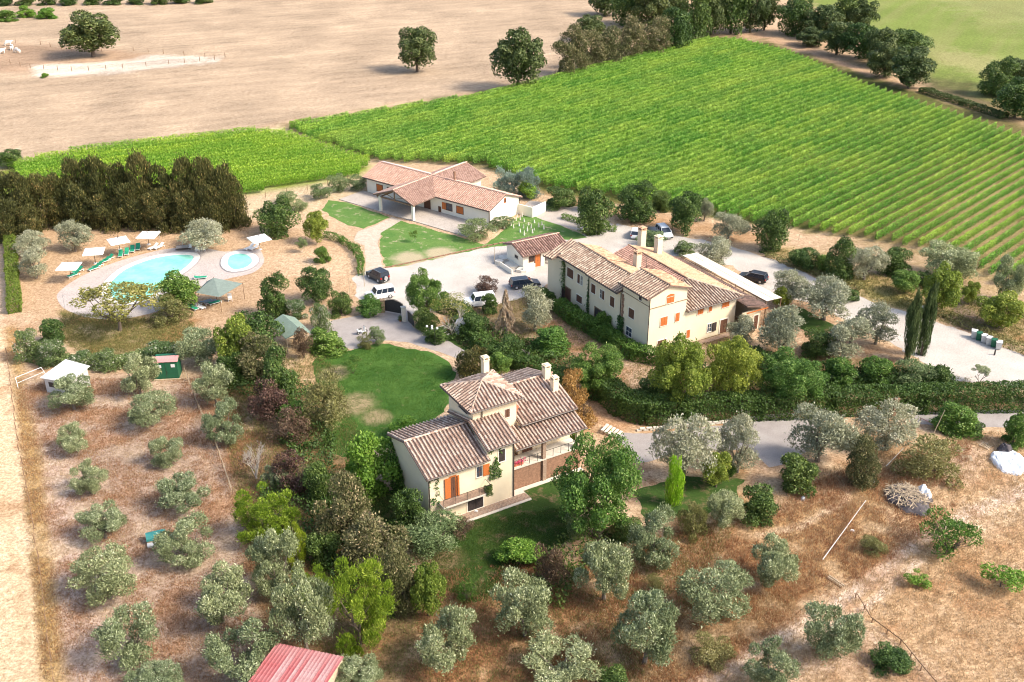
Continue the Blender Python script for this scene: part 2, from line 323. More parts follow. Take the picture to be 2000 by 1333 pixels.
REG = [  # (pixel outline on the ground, edge softness in pixels, colour, amount)
 ([(-300, -300), (1130, -300), (1215, 40), (1060, 160), (545, 240), (330, 300), (-300, 340)], 6, (0.47, 0.37, 0.27), 1),
 ([(-60, 82), (200, 95), (330, 110), (440, 115), (330, 132), (60, 142), (-60, 140)], 4, (0.42, 0.30, 0.21), .9),
 ([(60, 128), (250, 118), (300, 108), (440, 112), (420, 122), (200, 146), (70, 150)], 3, (0.66, 0.60, 0.53), .9),
 ([(1230, -300), (2300, -300), (2300, 260), (1990, 215), (1820, 165), (1700, 60), (1560, 0), (1500, -20)], 8, MEADOW, 1),
 ([(1780, -20), (2050, -20), (2050, 60), (1900, 30)], 20, (0.30, 0.31, 0.14), .7),
 ([(1810, 90), (1960, 115), (1930, 150), (1820, 120)], 8, (0.42, 0.38, 0.20), .6),
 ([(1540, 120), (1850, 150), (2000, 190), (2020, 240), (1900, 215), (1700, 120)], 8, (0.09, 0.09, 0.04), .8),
 ([(1375, 55), (1460, 62), (1560, 85), (1700, 140), (1850, 195), (2030, 245), (2030, 262), (1840, 208), (1690, 155), (1550, 98), (1450, 74), (1380, 70)], 3, (0.52, 0.36, 0.24), 1),
 ([(548, 245), (1000, 170), (1380, 66), (1500, 80), (1700, 150), (2050, 262), (2100, 600), (1800, 480), (1480, 440), (1060, 380), (940, 325), (700, 310)], 5, VSOIL, 1),
 ([(1560, 300), (2000, 240), (2060, 600), (1900, 560), (1650, 480)], 60, (0.27, 0.21, 0.10), .8),
 ([(1850, 380), (2000, 300), (2060, 600), (1900, 520)], 40, (0.46, 0.36, 0.19), .7),
 ([(540, 245), (570, 262), (740, 330), (700, 330), (520, 262)], 5, (0.62, 0.55, 0.34), 1),
 ([(-20, 335), (240, 290), (520, 262), (725, 325), (700, 350), (470, 385), (-20, 400)], 5, (0.22, 0.30, 0.05), 1),
 ([(470, 385), (700, 345), (720, 400), (640, 400), (480, 440)], 10, (0.62, 0.52, 0.36), .8),
 ([(40, 445), (480, 430), (700, 480), (720, 560), (690, 600), (560, 620), (330, 650), (120, 640), (30, 600)], 8, (0.52, 0.37, 0.24), 1),
 ([(480, 500), (560, 490), (700, 500), (700, 540), (560, 540)], 20, (0.60, 0.46, 0.32), .8),
 ([(130, 610), (280, 620), (380, 640), (360, 690), (180, 700), (120, 660)], 14, (0.24, 0.20, 0.07), .85),
 ([(30, 480), (60, 460), (150, 455), (160, 500), (60, 560)], 12, (0.52, 0.38, 0.24), .6),
 ([(-80, 640), (8, 640), (45, 900), (110, 1400), (-80, 1400)], 6, (0.72, 0.56, 0.38), 1),
 ([(-80, 400), (8, 400), (12, 640), (-80, 640)], 6, (0.62, 0.47, 0.34), 1),
 ([(12, 640), (30, 640), (80, 900), (135, 1400), (85, 1400), (45, 900)], 6, (0.50, 0.34, 0.14), .9),
 ([(40, 740), (420, 740), (560, 900), (480, 1100), (560, 1400), (140, 1400), (90, 900)], 12, (0.43, 0.33, 0.265), 1),
 ([(90, 830), (140, 830), (150, 1000), (230, 1250), (330, 1400), (150, 1400), (100, 1000)], 18, (0.60, 0.47, 0.40), .8),
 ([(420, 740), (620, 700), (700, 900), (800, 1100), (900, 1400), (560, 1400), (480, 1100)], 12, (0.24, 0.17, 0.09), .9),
 ([(560, 640), (640, 700), (660, 770), (600, 800), (560, 720)], 10, (0.52, 0.38, 0.22), .8),
 ([(660, 730), (760, 740), (740, 850), (640, 880), (620, 800)], 10, (0.56, 0.40, 0.26), .8),
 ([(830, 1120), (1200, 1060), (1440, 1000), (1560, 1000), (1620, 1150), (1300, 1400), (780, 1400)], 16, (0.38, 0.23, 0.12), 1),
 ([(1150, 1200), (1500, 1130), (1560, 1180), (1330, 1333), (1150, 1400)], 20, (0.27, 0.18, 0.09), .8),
 ([(1300, 1180), (1420, 1120), (1500, 1150), (1420, 1230)], 16, (0.52, 0.28, 0.12), .7),
 ([(1420, 990), (1560, 960), (1650, 900), (1720, 960), (1760, 1100), (1600, 1160), (1500, 1100)], 14, (0.46, 0.30, 0.15), 1),
 ([(1690, 860), (2100, 840), (2100, 1400), (1880, 1400), (1660, 1190), (1760, 1080)], 14, (0.58, 0.41, 0.25), 1),
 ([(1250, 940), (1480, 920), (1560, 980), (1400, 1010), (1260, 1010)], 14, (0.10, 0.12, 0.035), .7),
 ([(1190, 890), (1260, 900), (1300, 960), (1230, 980)], 10, (0.34, 0.22, 0.14), .9),
 ([(1480, 900), (1680, 880), (1640, 960), (1520, 1000), (1440, 960)], 10, (0.56, 0.40, 0.27), .9),
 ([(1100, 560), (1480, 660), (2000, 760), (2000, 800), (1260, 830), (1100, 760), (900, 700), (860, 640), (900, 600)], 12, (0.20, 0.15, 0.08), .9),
 ([(1440, 620), (1560, 560), (1700, 640), (1640, 700), (1560, 720)], 14, (0.50, 0.34, 0.22), .8),
 ([(1520, 470), (1800, 560), (2050, 640), (2050, 700), (1830, 620), (1600, 540), (1500, 500)], 8, (0.44, 0.34, 0.18), 1),
 ([(1650, 540), (1760, 570), (1800, 610), (1700, 590)], 10, (0.36, 0.34, 0.12), .7),
 ([(1870, 590), (1960, 640), (1900, 660), (1850, 620)], 8, (0.33, 0.25, 0.22), .8),
 ([(1100, 830), (1220, 840), (1560, 795), (2050, 790), (2050, 812), (1560, 822), (1260, 845), (1140, 850)], 8, (0.50, 0.34, 0.20), .9),
 ([(1130, 735), (1180, 780), (1250, 830), (1200, 850), (1120, 800)], 8, (0.50, 0.31, 0.18), .9),
 ([(1050, 600), (1120, 640), (1270, 740), (1300, 770), (1230, 750), (1090, 680)], 8, (0.42, 0.28, 0.20), .8),
 ([(1200, 700), (1290, 720), (1320, 760), (1240, 770)], 8, (0.52, 0.38, 0.27), .9),
 ([(940, 400), (1200, 420), (1210, 470), (960, 480)], 8, (0.62, 0.50, 0.33), .8),
 ([(1060, 375), (1500, 460), (1480, 480), (1160, 425)], 8, (0.42, 0.27, 0.15), .9),
 ([(1860, 1000), (2050, 900), (2050, 990), (1900, 1060)], 14, (0.72, 0.58, 0.42), .8),
 ([(1780, 880), (1940, 870), (1900, 940), (1800, 960)], 14, (0.66, 0.52, 0.42), .6),
]
LINES = [  # wheel tracks and worn paths
 ([(1330, 1360), (1480, 1270), (1620, 1190), (1720, 1120), (1800, 1050), (1900, 1000), (2040, 945)], 20, (0.72, 0.60, 0.50), 1),
 ([(1560, 1260), (1700, 1180), (1790, 1100)], 14, (0.74, 0.62, 0.50), .9),
 ([(1600, 900), (1660, 930), (1650, 980), (1560, 1030), (1480, 1045)], 12, (0.66, 0.52, 0.38), .8),
 ([(1440, 1360), (1600, 1300), (1680, 1290)], 30, (0.62, 0.48, 0.38), .7),
 ([(1700, 1250), (1780, 1300), (1900, 1400)], 34, (0.66, 0.52, 0.40), .7),
 ([(700, 960), (745, 1040), (780, 1120)], 12, (0.46, 0.33, 0.23), .8),
 ([(330, 770), (400, 900), (440, 1010)], 8, (0.62, 0.46, 0.34), .7),
 ([(200, 860), (320, 820), (400, 860)], 14, (0.66, 0.52, 0.44), .6),
 ([(715, 760), (735, 800), (700, 850)], 14, (0.62, 0.47, 0.32), .8),
 ([(-40, 760), (30, 1100), (60, 1400)], 9, (0.66, 0.50, 0.32), .6),
]
def soil(x, y):
    px, py = PX(x, y); sh = x.shape
    c = np.empty(sh + (3,)); c[:] = STRAW
    n1 = fbm(x * .09, y * .09); n2 = fbm(x * .35 + 50, y * .35, 4); n3 = fbm(x * 1.1 + 9, y * 1.1 + 4, 3)
    wob = (n2 - .5) * 2.2 + (n3 - .5) * 1.2
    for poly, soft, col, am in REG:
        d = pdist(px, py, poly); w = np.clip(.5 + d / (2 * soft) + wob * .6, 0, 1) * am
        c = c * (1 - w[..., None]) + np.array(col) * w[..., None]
    for pts, wd, col, am in LINES:
        d = pline(px, py, pts); w = np.clip(1.4 - d / wd + wob * .5, 0, 1) * am
        c = c * (1 - w[..., None]) + np.array(col) * w[..., None]
    # clumps of rusty and straw grass outside the mown field
    near = np.clip((700 - y * 0 - 0), 0, 1)
    lo = (py > 620).astype(float)
    w = np.clip((n2 - .55) * 6, 0, 1) * lo * .55; c = c * (1 - w[..., None]) + np.array(RUST) * w[..., None]
    w = np.clip((.42 - n2) * 6, 0, 1) * lo * .4; c = c * (1 - w[..., None]) + np.array(PALE) * w[..., None]
    fld = pdist(px, py, REG[0][0]) > 0   # stubble lines of the harvested field
    sl = np.sin((y * .93 - x * .36 + 14 * n1) * 1.25) * .5 + .5
    st = fbm((x * .93 + y * .36) * .03, (y * .93 - x * .36) * .5, 4)
    md = pdist(px, py, REG[3][0]) > 0; ms = fbm((x * .5 + y * .86) * .02, (x * .86 - y * .5) * .35, 4); c = c * (1 - (md * np.clip((ms - .4) * 2.2, 0, .6))[..., None]) + np.array((.27, .29, .11)) * (md * np.clip((ms - .4) * 2.2, 0, .6))[..., None]
    k = 1 + fld * ((sl - .5) * .10 + (st - .5) * .35 + (n3 - .5) * .3 + (n1 - .5) * .3)
    k = k * (1 + (n1 - .5) * .3)
    return np.clip(c * k[..., None], 0, .9)
def ground_mesh():
    vs = []; cs = []; fs = []; off = 0
    for xs, ys in ((np.arange(-100, 104.1, .5), np.arange(50, 190.1, .5)), (np.arange(-240, 240.1, 1.5), np.arange(190, 520, 1.5))):
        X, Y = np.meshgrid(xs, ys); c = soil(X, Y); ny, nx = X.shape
        vs.append(np.stack([X, Y, X * 0], -1).reshape(-1, 3)); cs.append(c.reshape(-1, 3))
        i = (np.arange(ny - 1)[:, None] * nx + np.arange(nx - 1)[None]).reshape(-1) + off
        fs.append(np.stack([i, i + 1, i + nx + 1, i + nx], -1)); off += nx * ny
    x0, x1, y0, y1 = -240, 240, 50, 190
    far = [(-3000, 3000, 518.5, 5000), (-3000, 3000, -3000, 50), (-3000, -100, 50, 190), (104, 3000, 50, 190), (-3000, -240, 190, 518.5), (240, 3000, 190, 518.5)]
    for a, b, c_, d in far:
        vs.append(np.array([(a, c_, 0), (b, c_, 0), (b, d, 0), (a, d, 0)], float)); cs.append(np.tile(np.array(STRAW), (4, 1)))
        fs.append(np.array([[off, off + 1, off + 2, off + 3]])); off += 4
    V = np.concatenate(vs); Cc = np.concatenate(cs); Fc = np.concatenate(fs); n = len(Fc)
    me = bpy.data.meshes.new('ground'); me.vertices.add(len(V)); me.vertices.foreach_set('co', V.reshape(-1).astype('f'))
    me.loops.add(4 * n); me.loops.foreach_set('vertex_index', Fc.reshape(-1).astype('i'))
    me.polygons.add(n); me.polygons.foreach_set('loop_start', np.arange(0, 4 * n, 4, dtype='i'))
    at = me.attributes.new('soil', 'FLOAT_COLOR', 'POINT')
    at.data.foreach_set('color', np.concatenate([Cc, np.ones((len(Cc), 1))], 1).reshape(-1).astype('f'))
    me.update(calc_edges=True); return me
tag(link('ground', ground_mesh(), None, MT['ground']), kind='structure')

def rough_edge(pts, amp, step=1.0, z=0.0, smooth=False):
    """world outline from photo outline, edges broken up with small irregularities"""
    w = [Vector(g3(*p)[:2]) for p in pts]; out = []
    if smooth:
        n = len(w); q = []
        for i in range(n):
            a, b, c, d = w[i - 1], w[i], w[(i + 1) % n], w[(i + 2) % n]
            for t in (0, .25, .5, .75): q.append(.5 * ((2 * b) + (c - a) * t + (2 * a - 5 * b + 4 * c - d) * t * t + (3 * b - a - 3 * c + d) * t ** 3))
        w = q
    for i, a in enumerate(w):
        b = w[(i + 1) % len(w)]; k = max(1, int((b - a).length / step))
        for j in range(k):
            p = a.lerp(b, j / k)
            if amp:
                p = p + Vector((float(fbm(np.array(p.x * .7), np.array(p.y * .7))) - .5, float(fbm(np.array(p.x * .7 + 40), np.array(p.y * .7))) - .5)) * 2 * amp
            out.append((p.x, p.y, z))
    return out
def sheet(name, pts, z, mat, amp=.5, step=.8, smooth=False, kind='structure', t=0.0):
    b = bmesh.new(); vs = [b.verts.new(p) for p in rough_edge(pts, amp, step, z, smooth)]
    f = b.faces.new(vs); bmesh.ops.recalc_face_normals(b, faces=b.faces)
    if f.normal.z < 0: f.normal_flip()
    if t:
        r = bmesh.ops.extrude_face_region(b, geom=[f]); b.faces.ensure_lookup_table()
        for v in [g for g in r['geom'] if isinstance(g, bmesh.types.BMVert)]: v.co.z -= t
    bmesh.ops.triangulate(b, faces=b.faces)
    me = bpy.data.meshes.new(name); b.to_mesh(me); b.free()
    return tag(link(name, me, None, mat), kind=kind)
def lawn_mat(name, c1, c2, dry, amt, blobs=()):
    m, p = base_mat(name); p.inputs['Roughness'].default_value = .9; p.inputs['Specular IOR Level'].default_value = .15
    c = mixc(m, ramp(m, noise(m, .35, 5, .7, 'World'), .35, .65), c1, c2)
    c = mixc(m, ramp(m, noise(m, 5, 4, .8, 'World'), .3, .7), c, mixc(m, 1.0, c, (.55, .55, .5), 'MULTIPLY'))
    f = ramp(m, noise(m, .55, 6, .75, 'World'), amt, amt + .12)
    pos = nd(m, 'ShaderNodeNewGeometry').outputs['Position']
    for bx, by, r in blobs:
        v = nd(m, 'ShaderNodeVectorMath', operation='DISTANCE'); v.inputs[1].default_value = (bx, by, 0); lnk(m, pos, v.inputs[0])
        ns = nd(m, 'ShaderNodeMath', operation='MULTIPLY_ADD'); lnk(m, noise(m, .6, 4, .7, 'World'), ns.inputs[0]); ns.inputs[1].default_value = r * .9; lnk(m, v.outputs['Value'], ns.inputs[2])
        q = nd(m, 'ShaderNodeMapRange'); q.inputs[1].default_value = r * 1.6; q.inputs[2].default_value = r * 1.0; lnk(m, ns.outputs[0], q.inputs[0])
        mx = nd(m, 'ShaderNodeMath', operation='MAXIMUM'); lnk(m, q.outputs[0], mx.inputs[0]); lnk(m, f, mx.inputs[1]); f = mx.outputs[0]
    c = mixc(m, f, c, mixc(m, ramp(m, noise(m, 6, 3, .8, 'World'), .35, .65), dry, tuple(v * .6 for v in dry)))
    lnk(m, c, p.inputs['Base Color']); bump(m, p, noise(m, 9, 4, .8, 'World'), .7, .1); return m
LM1 = lawn_mat('garden_lawn', (.040, .115, .018), (.095, .19, .036), (.42, .32, .18), .60, [(*G(690, 790), 3.0), (*G(650, 730), 2.2), (*G(735, 815), 2.0)])
LM2 = lawn_mat('patchy_lawn', (.10, .22, .045), (.17, .28, .07), (.50, .42, .26), .55, [(*G(800, 505), 3.2), (*G(860, 495), 3)])
LM3 = lawn_mat('shady_lawn', (.040, .085, .016), (.065, .12, .024), (.24, .17, .09), .52, [(*G(870, 1090), 2)])  # tree shade over the lower lawn put into these darker greens
sheet('gravel_drive', [(690, 545), (720, 528), (790, 520), (985, 472), (1120, 462), (1195, 445), (1205, 436), (1300, 458), (1420, 478), (1520, 512), (1600, 548), (1700, 588), (1860, 640), (2010, 700), (2060, 725), (2060, 790), (2000, 757), (1930, 748), (1850, 742), (1790, 700), (1680, 640), (1620, 608), (1500, 568), (1430, 520), (1330, 500), (1120, 520), (1092, 545), (1040, 575), (960, 600), (880, 600), (800, 615), (760, 600), (700, 590)], .006, MT['gravelw'], .8, 1.0)
sheet('gravel_path', [(606, 645), (640, 630), (700, 617), (750, 604), (800, 608), (806, 640), (850, 655), (906, 685), (902, 702), (880, 695), (820, 676), (790, 668), (735, 667), (695, 682), (650, 672), (612, 668)], .010, MT['gravelg'], .25, .6, True)
sheet('gravel_yard', [(1196, 846), (1280, 846), (1340, 838), (1420, 830), (1480, 822), (1545, 816), (1600, 822), (1600, 870), (1530, 905), (1500, 912), (1470, 880), (1380, 880), (1320, 890), (1245, 905), (1225, 880)], .006, MT['gravelg'], .4)
sheet('asphalt_lane', [(1770, 806), (1900, 802), (2040, 800), (2040, 832), (1900, 836), (1780, 828)], .006, MT['gravelg'], .3)
sheet('side_court', [(1035, 392), (1128, 404), (1200, 440), (1165, 462), (1060, 430), (1015, 410)], .010, MT['terrace'], .1)
sheet('garden_lawn', [(618, 700), (640, 690), (700, 680), (745, 670), (800, 680), (850, 692), (885, 708), (886, 740), (870, 800), (800, 860), (700, 890), (650, 885), (625, 840), (650, 800), (610, 730)], .008, LM1, .8, .8, True)
sheet('patchy_lawn', [(745, 455), (775, 428), (850, 450), (945, 478), (975, 458), (1000, 432), (1030, 414), (1060, 425), (1110, 448), (1150, 464), (1010, 478), (940, 485), (880, 500), (780, 520), (752, 522), (742, 490)], .008, LM2, .6)
sheet('terrace_lawn', [(640, 392), (680, 396), (760, 425), (745, 432), (710, 447), (680, 440), (650, 425), (630, 410)], .008, LM2, .5)
sheet('shady_lawn', [(700, 965), (800, 950), (905, 1022), (1036, 972), (1016, 956), (1090, 925), (1150, 960), (1110, 1050), (1030, 1100), (960, 1170), (900, 1180), (850, 1100), (760, 1040)], .008, LM3, .8)
sheet('courtyard_grass', [(860, 655), (900, 650), (950, 670), (920, 700), (895, 690)], .008, LM3, .4)
sheet('side_lawn', [(1560, 600), (1640, 640), (1600, 660), (1540, 630)], .008, LM3, .6)
sheet('right_lawn', [(1240, 960), (1330, 930), (1450, 935), (1430, 990), (1330, 1010), (1260, 1010)], .008, LM3, .8)
sheet('flagstone_path', [(765, 424), (785, 430), (745, 455), (738, 475), (748, 525), (735, 540), (715, 530), (712, 480), (690, 470), (700, 452), (735, 440)], .014, MT['flag'], .25)

# ---------------------------------------------------------------- vegetation builders
rs = np.random.RandomState(11)
def rdir(n):
    v = rs.normal(size=(n, 3)); return v / np.linalg.norm(v, axis=1, keepdims=True)
def crown_mesh(name, shape, nl, lr, n, L, Wd, mat, spiky=.3, up=.3, lo=-1.0):
    """crown filling [-1,1]^3: nl lobes of radius about lr carrying n leaves"""
    C = []; 
    k = 0
    while len(C) < nl and k < 9000:
        k += 1; p = rs.uniform(-1, 1, 3); r = lr * rs.uniform(.7, 1.25); h = (p[2] + 1) / 2
        if shape == 'round': q = np.linalg.norm(p); ok = .35 < q + r * .5 < 1.0 - r * .25 and p[2] > -.85
        elif shape == 'lumpy': q = np.linalg.norm(p * np.array([1, 1, 1.05])); ok = .25 < q < 1.08 - r * .7 and p[2] > -.85
        elif shape == 'dome': q = math.hypot(p[0], p[1]); ok = q < (1 - r) * math.sqrt(max(0, 1 - (h * .98) ** 2.4)) + .04 and h < 1 - r * .4
        elif shape == 'cone': q = math.hypot(p[0], p[1]); ok = q < (1 - r * .6) * (1.02 - h) ** .75 and h < .97
        elif shape == 'egg': q = math.hypot(p[0], p[1]); ok = q < (1 - r * .7) * math.sin(min(math.pi, .35 + h * 2.75)) ** .6 and h < .95
        elif shape == 'column': q = math.hypot(p[0], p[1]); ok = q < (1 - r * .3) * min(1, (1.0 - h) * 2.6) ** .6 * min(1, .55 + h * 1.5)
        elif shape == 'umbrella': q = math.hypot(p[0], p[1]); ok = q < 1 - r * .6 and abs(p[2] - (.75 - .9 * q * q)) < .22
        elif shape == 'vase': q = math.hypot(p[0], p[1]); ok = q < (.35 + .65 * h) * (1 - r * .5) and h < .96
        elif shape == 'loose': q = np.linalg.norm(p); ok = q < 1 - r * .3
        if not ok: continue
        if any(np.linalg.norm(p - c[:3]) < .55 * (r + c[3]) * .8 for c in C) and k < 6000: continue
        C.append((*p, r))
    C = np.array(C); wts = C[:, 3] ** 2; cnt = np.maximum(8, (n * wts / wts.sum()).astype(int))
    P = []; D = []; T = []
    for c, m in zip(C, cnt):
        d = rdir(m); d[:, 2] = np.where((d[:, 2] < -.3) & (rs.rand(m) < .6), -d[:, 2], d[:, 2])
        # sub-clumps make the lobe uneven
        sc = rdir(7); bump_ = np.max(d @ sc.T, axis=1)
        rr = c[3] * (.62 + .42 * bump_ ** 3 + rs.normal(0, .07, m) + (rs.rand(m) < .06) * .22 * spiky * 3)
        p = c[:3] + d * rr[:, None]
        dist = np.linalg.norm(p[:, None] - C[None, :, :3], axis=2) / C[None, :, 3]
        keep = (np.sort(dist, axis=1)[:, 0] > .52)
        P.append(p[keep]); D.append(d[keep]); T.append(np.clip(rs.uniform(0, 1) * .22 + rs.rand(keep.sum()) ** 1.2 * .72 + .12 * bump_[keep] ** 2, 0, 1))
    P = np.concatenate(P); D = np.concatenate(D); T = np.concatenate(T)
    P[:, 2] = np.maximum(P[:, 2], lo); m = len(P)
    N = D + rdir(m) * .75; N[:, 2] += .15
    A = D * spiky + rdir(m) * .55 + np.array([0, 0, up])
    # axis perpendicular to the leaf normal
    N /= np.linalg.norm(N, axis=1, keepdims=True); A = A - N * np.sum(A * N, 1, keepdims=True) * (1 - spiky)
    N2 = N - A * (np.sum(A * N, 1, keepdims=True) / (np.sum(A * A, 1, keepdims=True) + 1e-9))
    me = leafmesh(name, P, A, N2, L * rs.uniform(.6, 1.3, m), Wd * rs.uniform(.7, 1.3, m), T, mat)
    return me
def tube_chain(mb, pts, rad, seg=5):
    for (a, b, r0, r1) in zip(pts[:-1], pts[1:], rad[:-1], rad[1:]): mb.tube(a, b, r0, r1, seg)
def trunk_mesh(name, seed, forks=4, thick=.07, spread=.55, top=.75, base_frac=.35):
    """unit trunk: z from 0 (ground) to 1 (crown centre height), limbs spreading in x,y by `spread`"""
    r = random.Random(seed); mb = MB(); fz = base_frac
    bend = (r.uniform(-.05, .05), r.uniform(-.05, .05))
    tube_chain(mb, [(0, 0, -.05), (bend[0] * .6, bend[1] * .6, fz * .5), (bend[0], bend[1], fz)], [thick * 1.25, thick, thick * .85], 7)
    for i in range(forks):
        a = 2 * math.pi * (i + r.uniform(-.2, .2)) / forks; s1 = spread * r.uniform(.35, .6); s2 = spread * r.uniform(.8, 1.2)
        z1 = fz + (1.1 - fz) * r.uniform(.3, .5); z2 = r.uniform(.95, 1.35) * top / .75
        p0 = (bend[0], bend[1], fz); p1 = (math.cos(a) * s1, math.sin(a) * s1, z1); p2 = (math.cos(a + .2) * s2, math.sin(a + .2) * s2, z2)
        tube_chain(mb, [p0, p1, p2], [thick * .7, thick * .42, thick * .12], 5)
        for j in range(2):
            b = a + r.uniform(-1, 1); mb.tube(p1, (p1[0] + math.cos(b) * spread * .5, p1[1] + math.sin(b) * spread * .5, z1 + r.uniform(.15, .45)), thick * .3, thick * .06, 4)
    return mb.me(name)
def branch_mesh(name, seed, depth=4, first=.42, ang=.55, n0=5, thick=.035, up=.35):
    r = random.Random(seed); mb = MB()
    def grow(p, d, l, t, k):
        q = p + d * l; mb.tube(p, q, t, t * .62, 4 if k > 1 else 3)
        if k == 0: return
        for i in range(3 if k > 1 else 4):
            nd_ = (d + Vector((r.uniform(-1, 1), r.uniform(-1, 1), r.uniform(-.6, 1) * up + up * .4)) * ang * 1.3).normalized(); grow(q, nd_, l * r.uniform(.55, .85), t * .58, k - 1)
    for i in range(n0):
        a = 2 * math.pi * i / n0 + r.uniform(-.3, .3); d = Vector((math.cos(a) * .5, math.sin(a) * .5, 1)).normalized()
        grow(Vector((0, 0, -1)), d, first * r.uniform(.8, 1.3), thick, depth)
    return mb.me(name)

K = {}
def kind(key, cat, name, shape, nv, nl, lr, n, L, Wd, mat, spiky=.3, up=.3, bark='bark', tk=.06, hb=.25, spread=.5, forks=4, bare=False):
    K[key] = dict(cat=cat, name=name, hb=hb, bark=bark, nv=nv, i=0,
        crowns=[crown_mesh('%s_crown' % key, shape, nl, lr, n, L, Wd, FO[mat], spiky, up) for _ in range(nv)] if n else None,
        trunks=[trunk_mesh('%s_trunk' % key, 31 * len(K) + j, forks, tk, spread) for j in range(2)], bare=bare)
    if bare: K[key]['twigs'] = [branch_mesh('%s_branches' % key, 77 * len(K) + j) for j in range(2)]
kind('olive', 'olive tree', 'olive_tree', 'lumpy', 7, 19, .29, 14000, .095, .032, 'olive', .55, .45, 'olivebark', .07, .14)
kind('paleolive', 'olive tree', 'olive_tree', 'lumpy', 3, 13, .38, 10500, .10, .034, 'paleolive', .5, .4, 'olivebark', .08, .25)
kind('oak', 'oak tree', 'oak_tree', 'round', 3, 26, .34, 11000, .085, .06, 'oak', .25, .2, 'bark', .07, .16)
kind('dark', 'shrub', 'laurel_shrub', 'dome', 4, 16, .36, 9000, .10, .055, 'dark', .4, .3, 'bark', .05, .02)
kind('darktree', 'tree', 'broadleaf_tree', 'egg', 3, 20, .38, 10500, .09, .055, 'dark', .35, .25, 'bark', .06, .06)
kind('green', 'tree', 'broadleaf_tree', 'round', 4, 22, .34, 11500, .09, .055, 'green', .35, .25, 'bark', .06, .16)
kind('greenbush', 'shrub', 'green_shrub', 'dome', 4, 15, .36, 8500, .11, .06, 'green', .45, .3, 'bark', .05, .02)
kind('yellow', 'tree', 'yellow_green_tree', 'round', 3, 26, .32, 12500, .085, .055, 'yellow', .35, .2, 'bark', .06, .15)
kind('bright', 'shrub', 'bright_green_shrub', 'dome', 3, 14, .36, 8000, .11, .06, 'bright', .45, .4, 'bark', .05, .03)
kind('sapling', 'sapling', 'young_tree', 'loose', 3, 9, .36, 1700, .15, .085, 'bright', .5, .3, 'bark', .035, .3)
kind('pine', 'pine tree', 'pine_tree', 'egg', 3, 44, .19, 22000, .085, .016, 'pine', .9, .7, 'bark', .06, .05)
kind('conifer', 'conifer', 'leyland_cypress', 'dome', 5, 26, .34, 13000, .10, .04, 'conifer', .7, .8, 'bark', .06, .0)
kind('cypress', 'cypress', 'cypress_tree', 'column', 2, 40, .32, 13000, .12, .045, 'cypress', .5, 1.2, 'bark', .2, .02)
kind('limecypress', 'cypress', 'golden_cypress', 'column', 1, 30, .40, 9000, .12, .05, 'lime', .5, 1.2, 'bark', .2, .02)
kind('biggreen', 'tree', 'broadleaf_tree', 'lumpy', 2, 46, .24, 30000, .055, .032, 'green', .4, .25, 'bark', .06, .14)
kind('bigyellow', 'tree', 'yellow_green_tree', 'lumpy', 2, 40, .25, 26000, .06, .035, 'yellow', .4, .25, 'bark', .06, .12)
kind('pale', 'shrub', 'pale_shrub', 'loose', 4, 16, .36, 7500, .10, .04, 'pale', .5, .4, 'bark', .05, .02)
kind('oleander', 'shrub', 'oleander_bush', 'dome', 4, 13, .38, 7500, .11, .045, 'oleander', .5, .4, 'bark', .05, .0)
kind('holm', 'tree', 'holm_oak', 'egg', 4, 22, .33, 12500, .085, .04, 'holm', .55, .5, 'bark', .06, .03)
kind('brown', 'shrub', 'brown_shrub', 'loose', 3, 14, .36, 4200, .10, .045, 'brown', .5, .4, 'bark', .05, .02, bare=True)
kind('purple', 'shrub', 'purple_leaved_shrub', 'loose', 3, 14, .36, 5200, .10, .05, 'purple', .4, .4, 'bark', .05, .02, bare=True)
kind('orange', 'shrub', 'dry_orange_shrub', 'dome', 2, 13, .36, 5200, .11, .05, 'orange', .4, .4, 'bark', .05, .0, bare=True)
kind('bare', 'bare shrub', 'leafless_shrub', 'loose', 2, 8, .3, 450, .09, .04, 'brown', .5, .4, 'palebark', .05, .02, bare=True)
kind('weeds', 'weedy bush', 'weedy_bush', 'dome', 3, 16, .33, 7500, .10, .035, 'weeds', .6, .5, 'bark', .03, .0)
kind('loosegreen', 'shrub', 'loose_green_shrub', 'loose', 3, 12, .36, 2800, .12, .05, 'green', .6, .5, 'bark', .035, .02, bare=True)
kind('willow', 'tree', 'feathery_tree', 'dome', 2, 18, .34, 7500, .12, .03, 'weeds', .6, .3, 'bark', .04, .02)
kind('mimosa', 'tree', 'silk_tree', 'umbrella', 2, 22, .26, 5000, .085, .045, 'mimosa', .5, .1, 'bark', .05, .5, .75, 6)
kind('silver', 'reed clump', 'silvery_reed_clump', 'dome', 2, 12, .38, 8500, .16, .03, 'silver', .8, .9, 'bark', .04, .0)
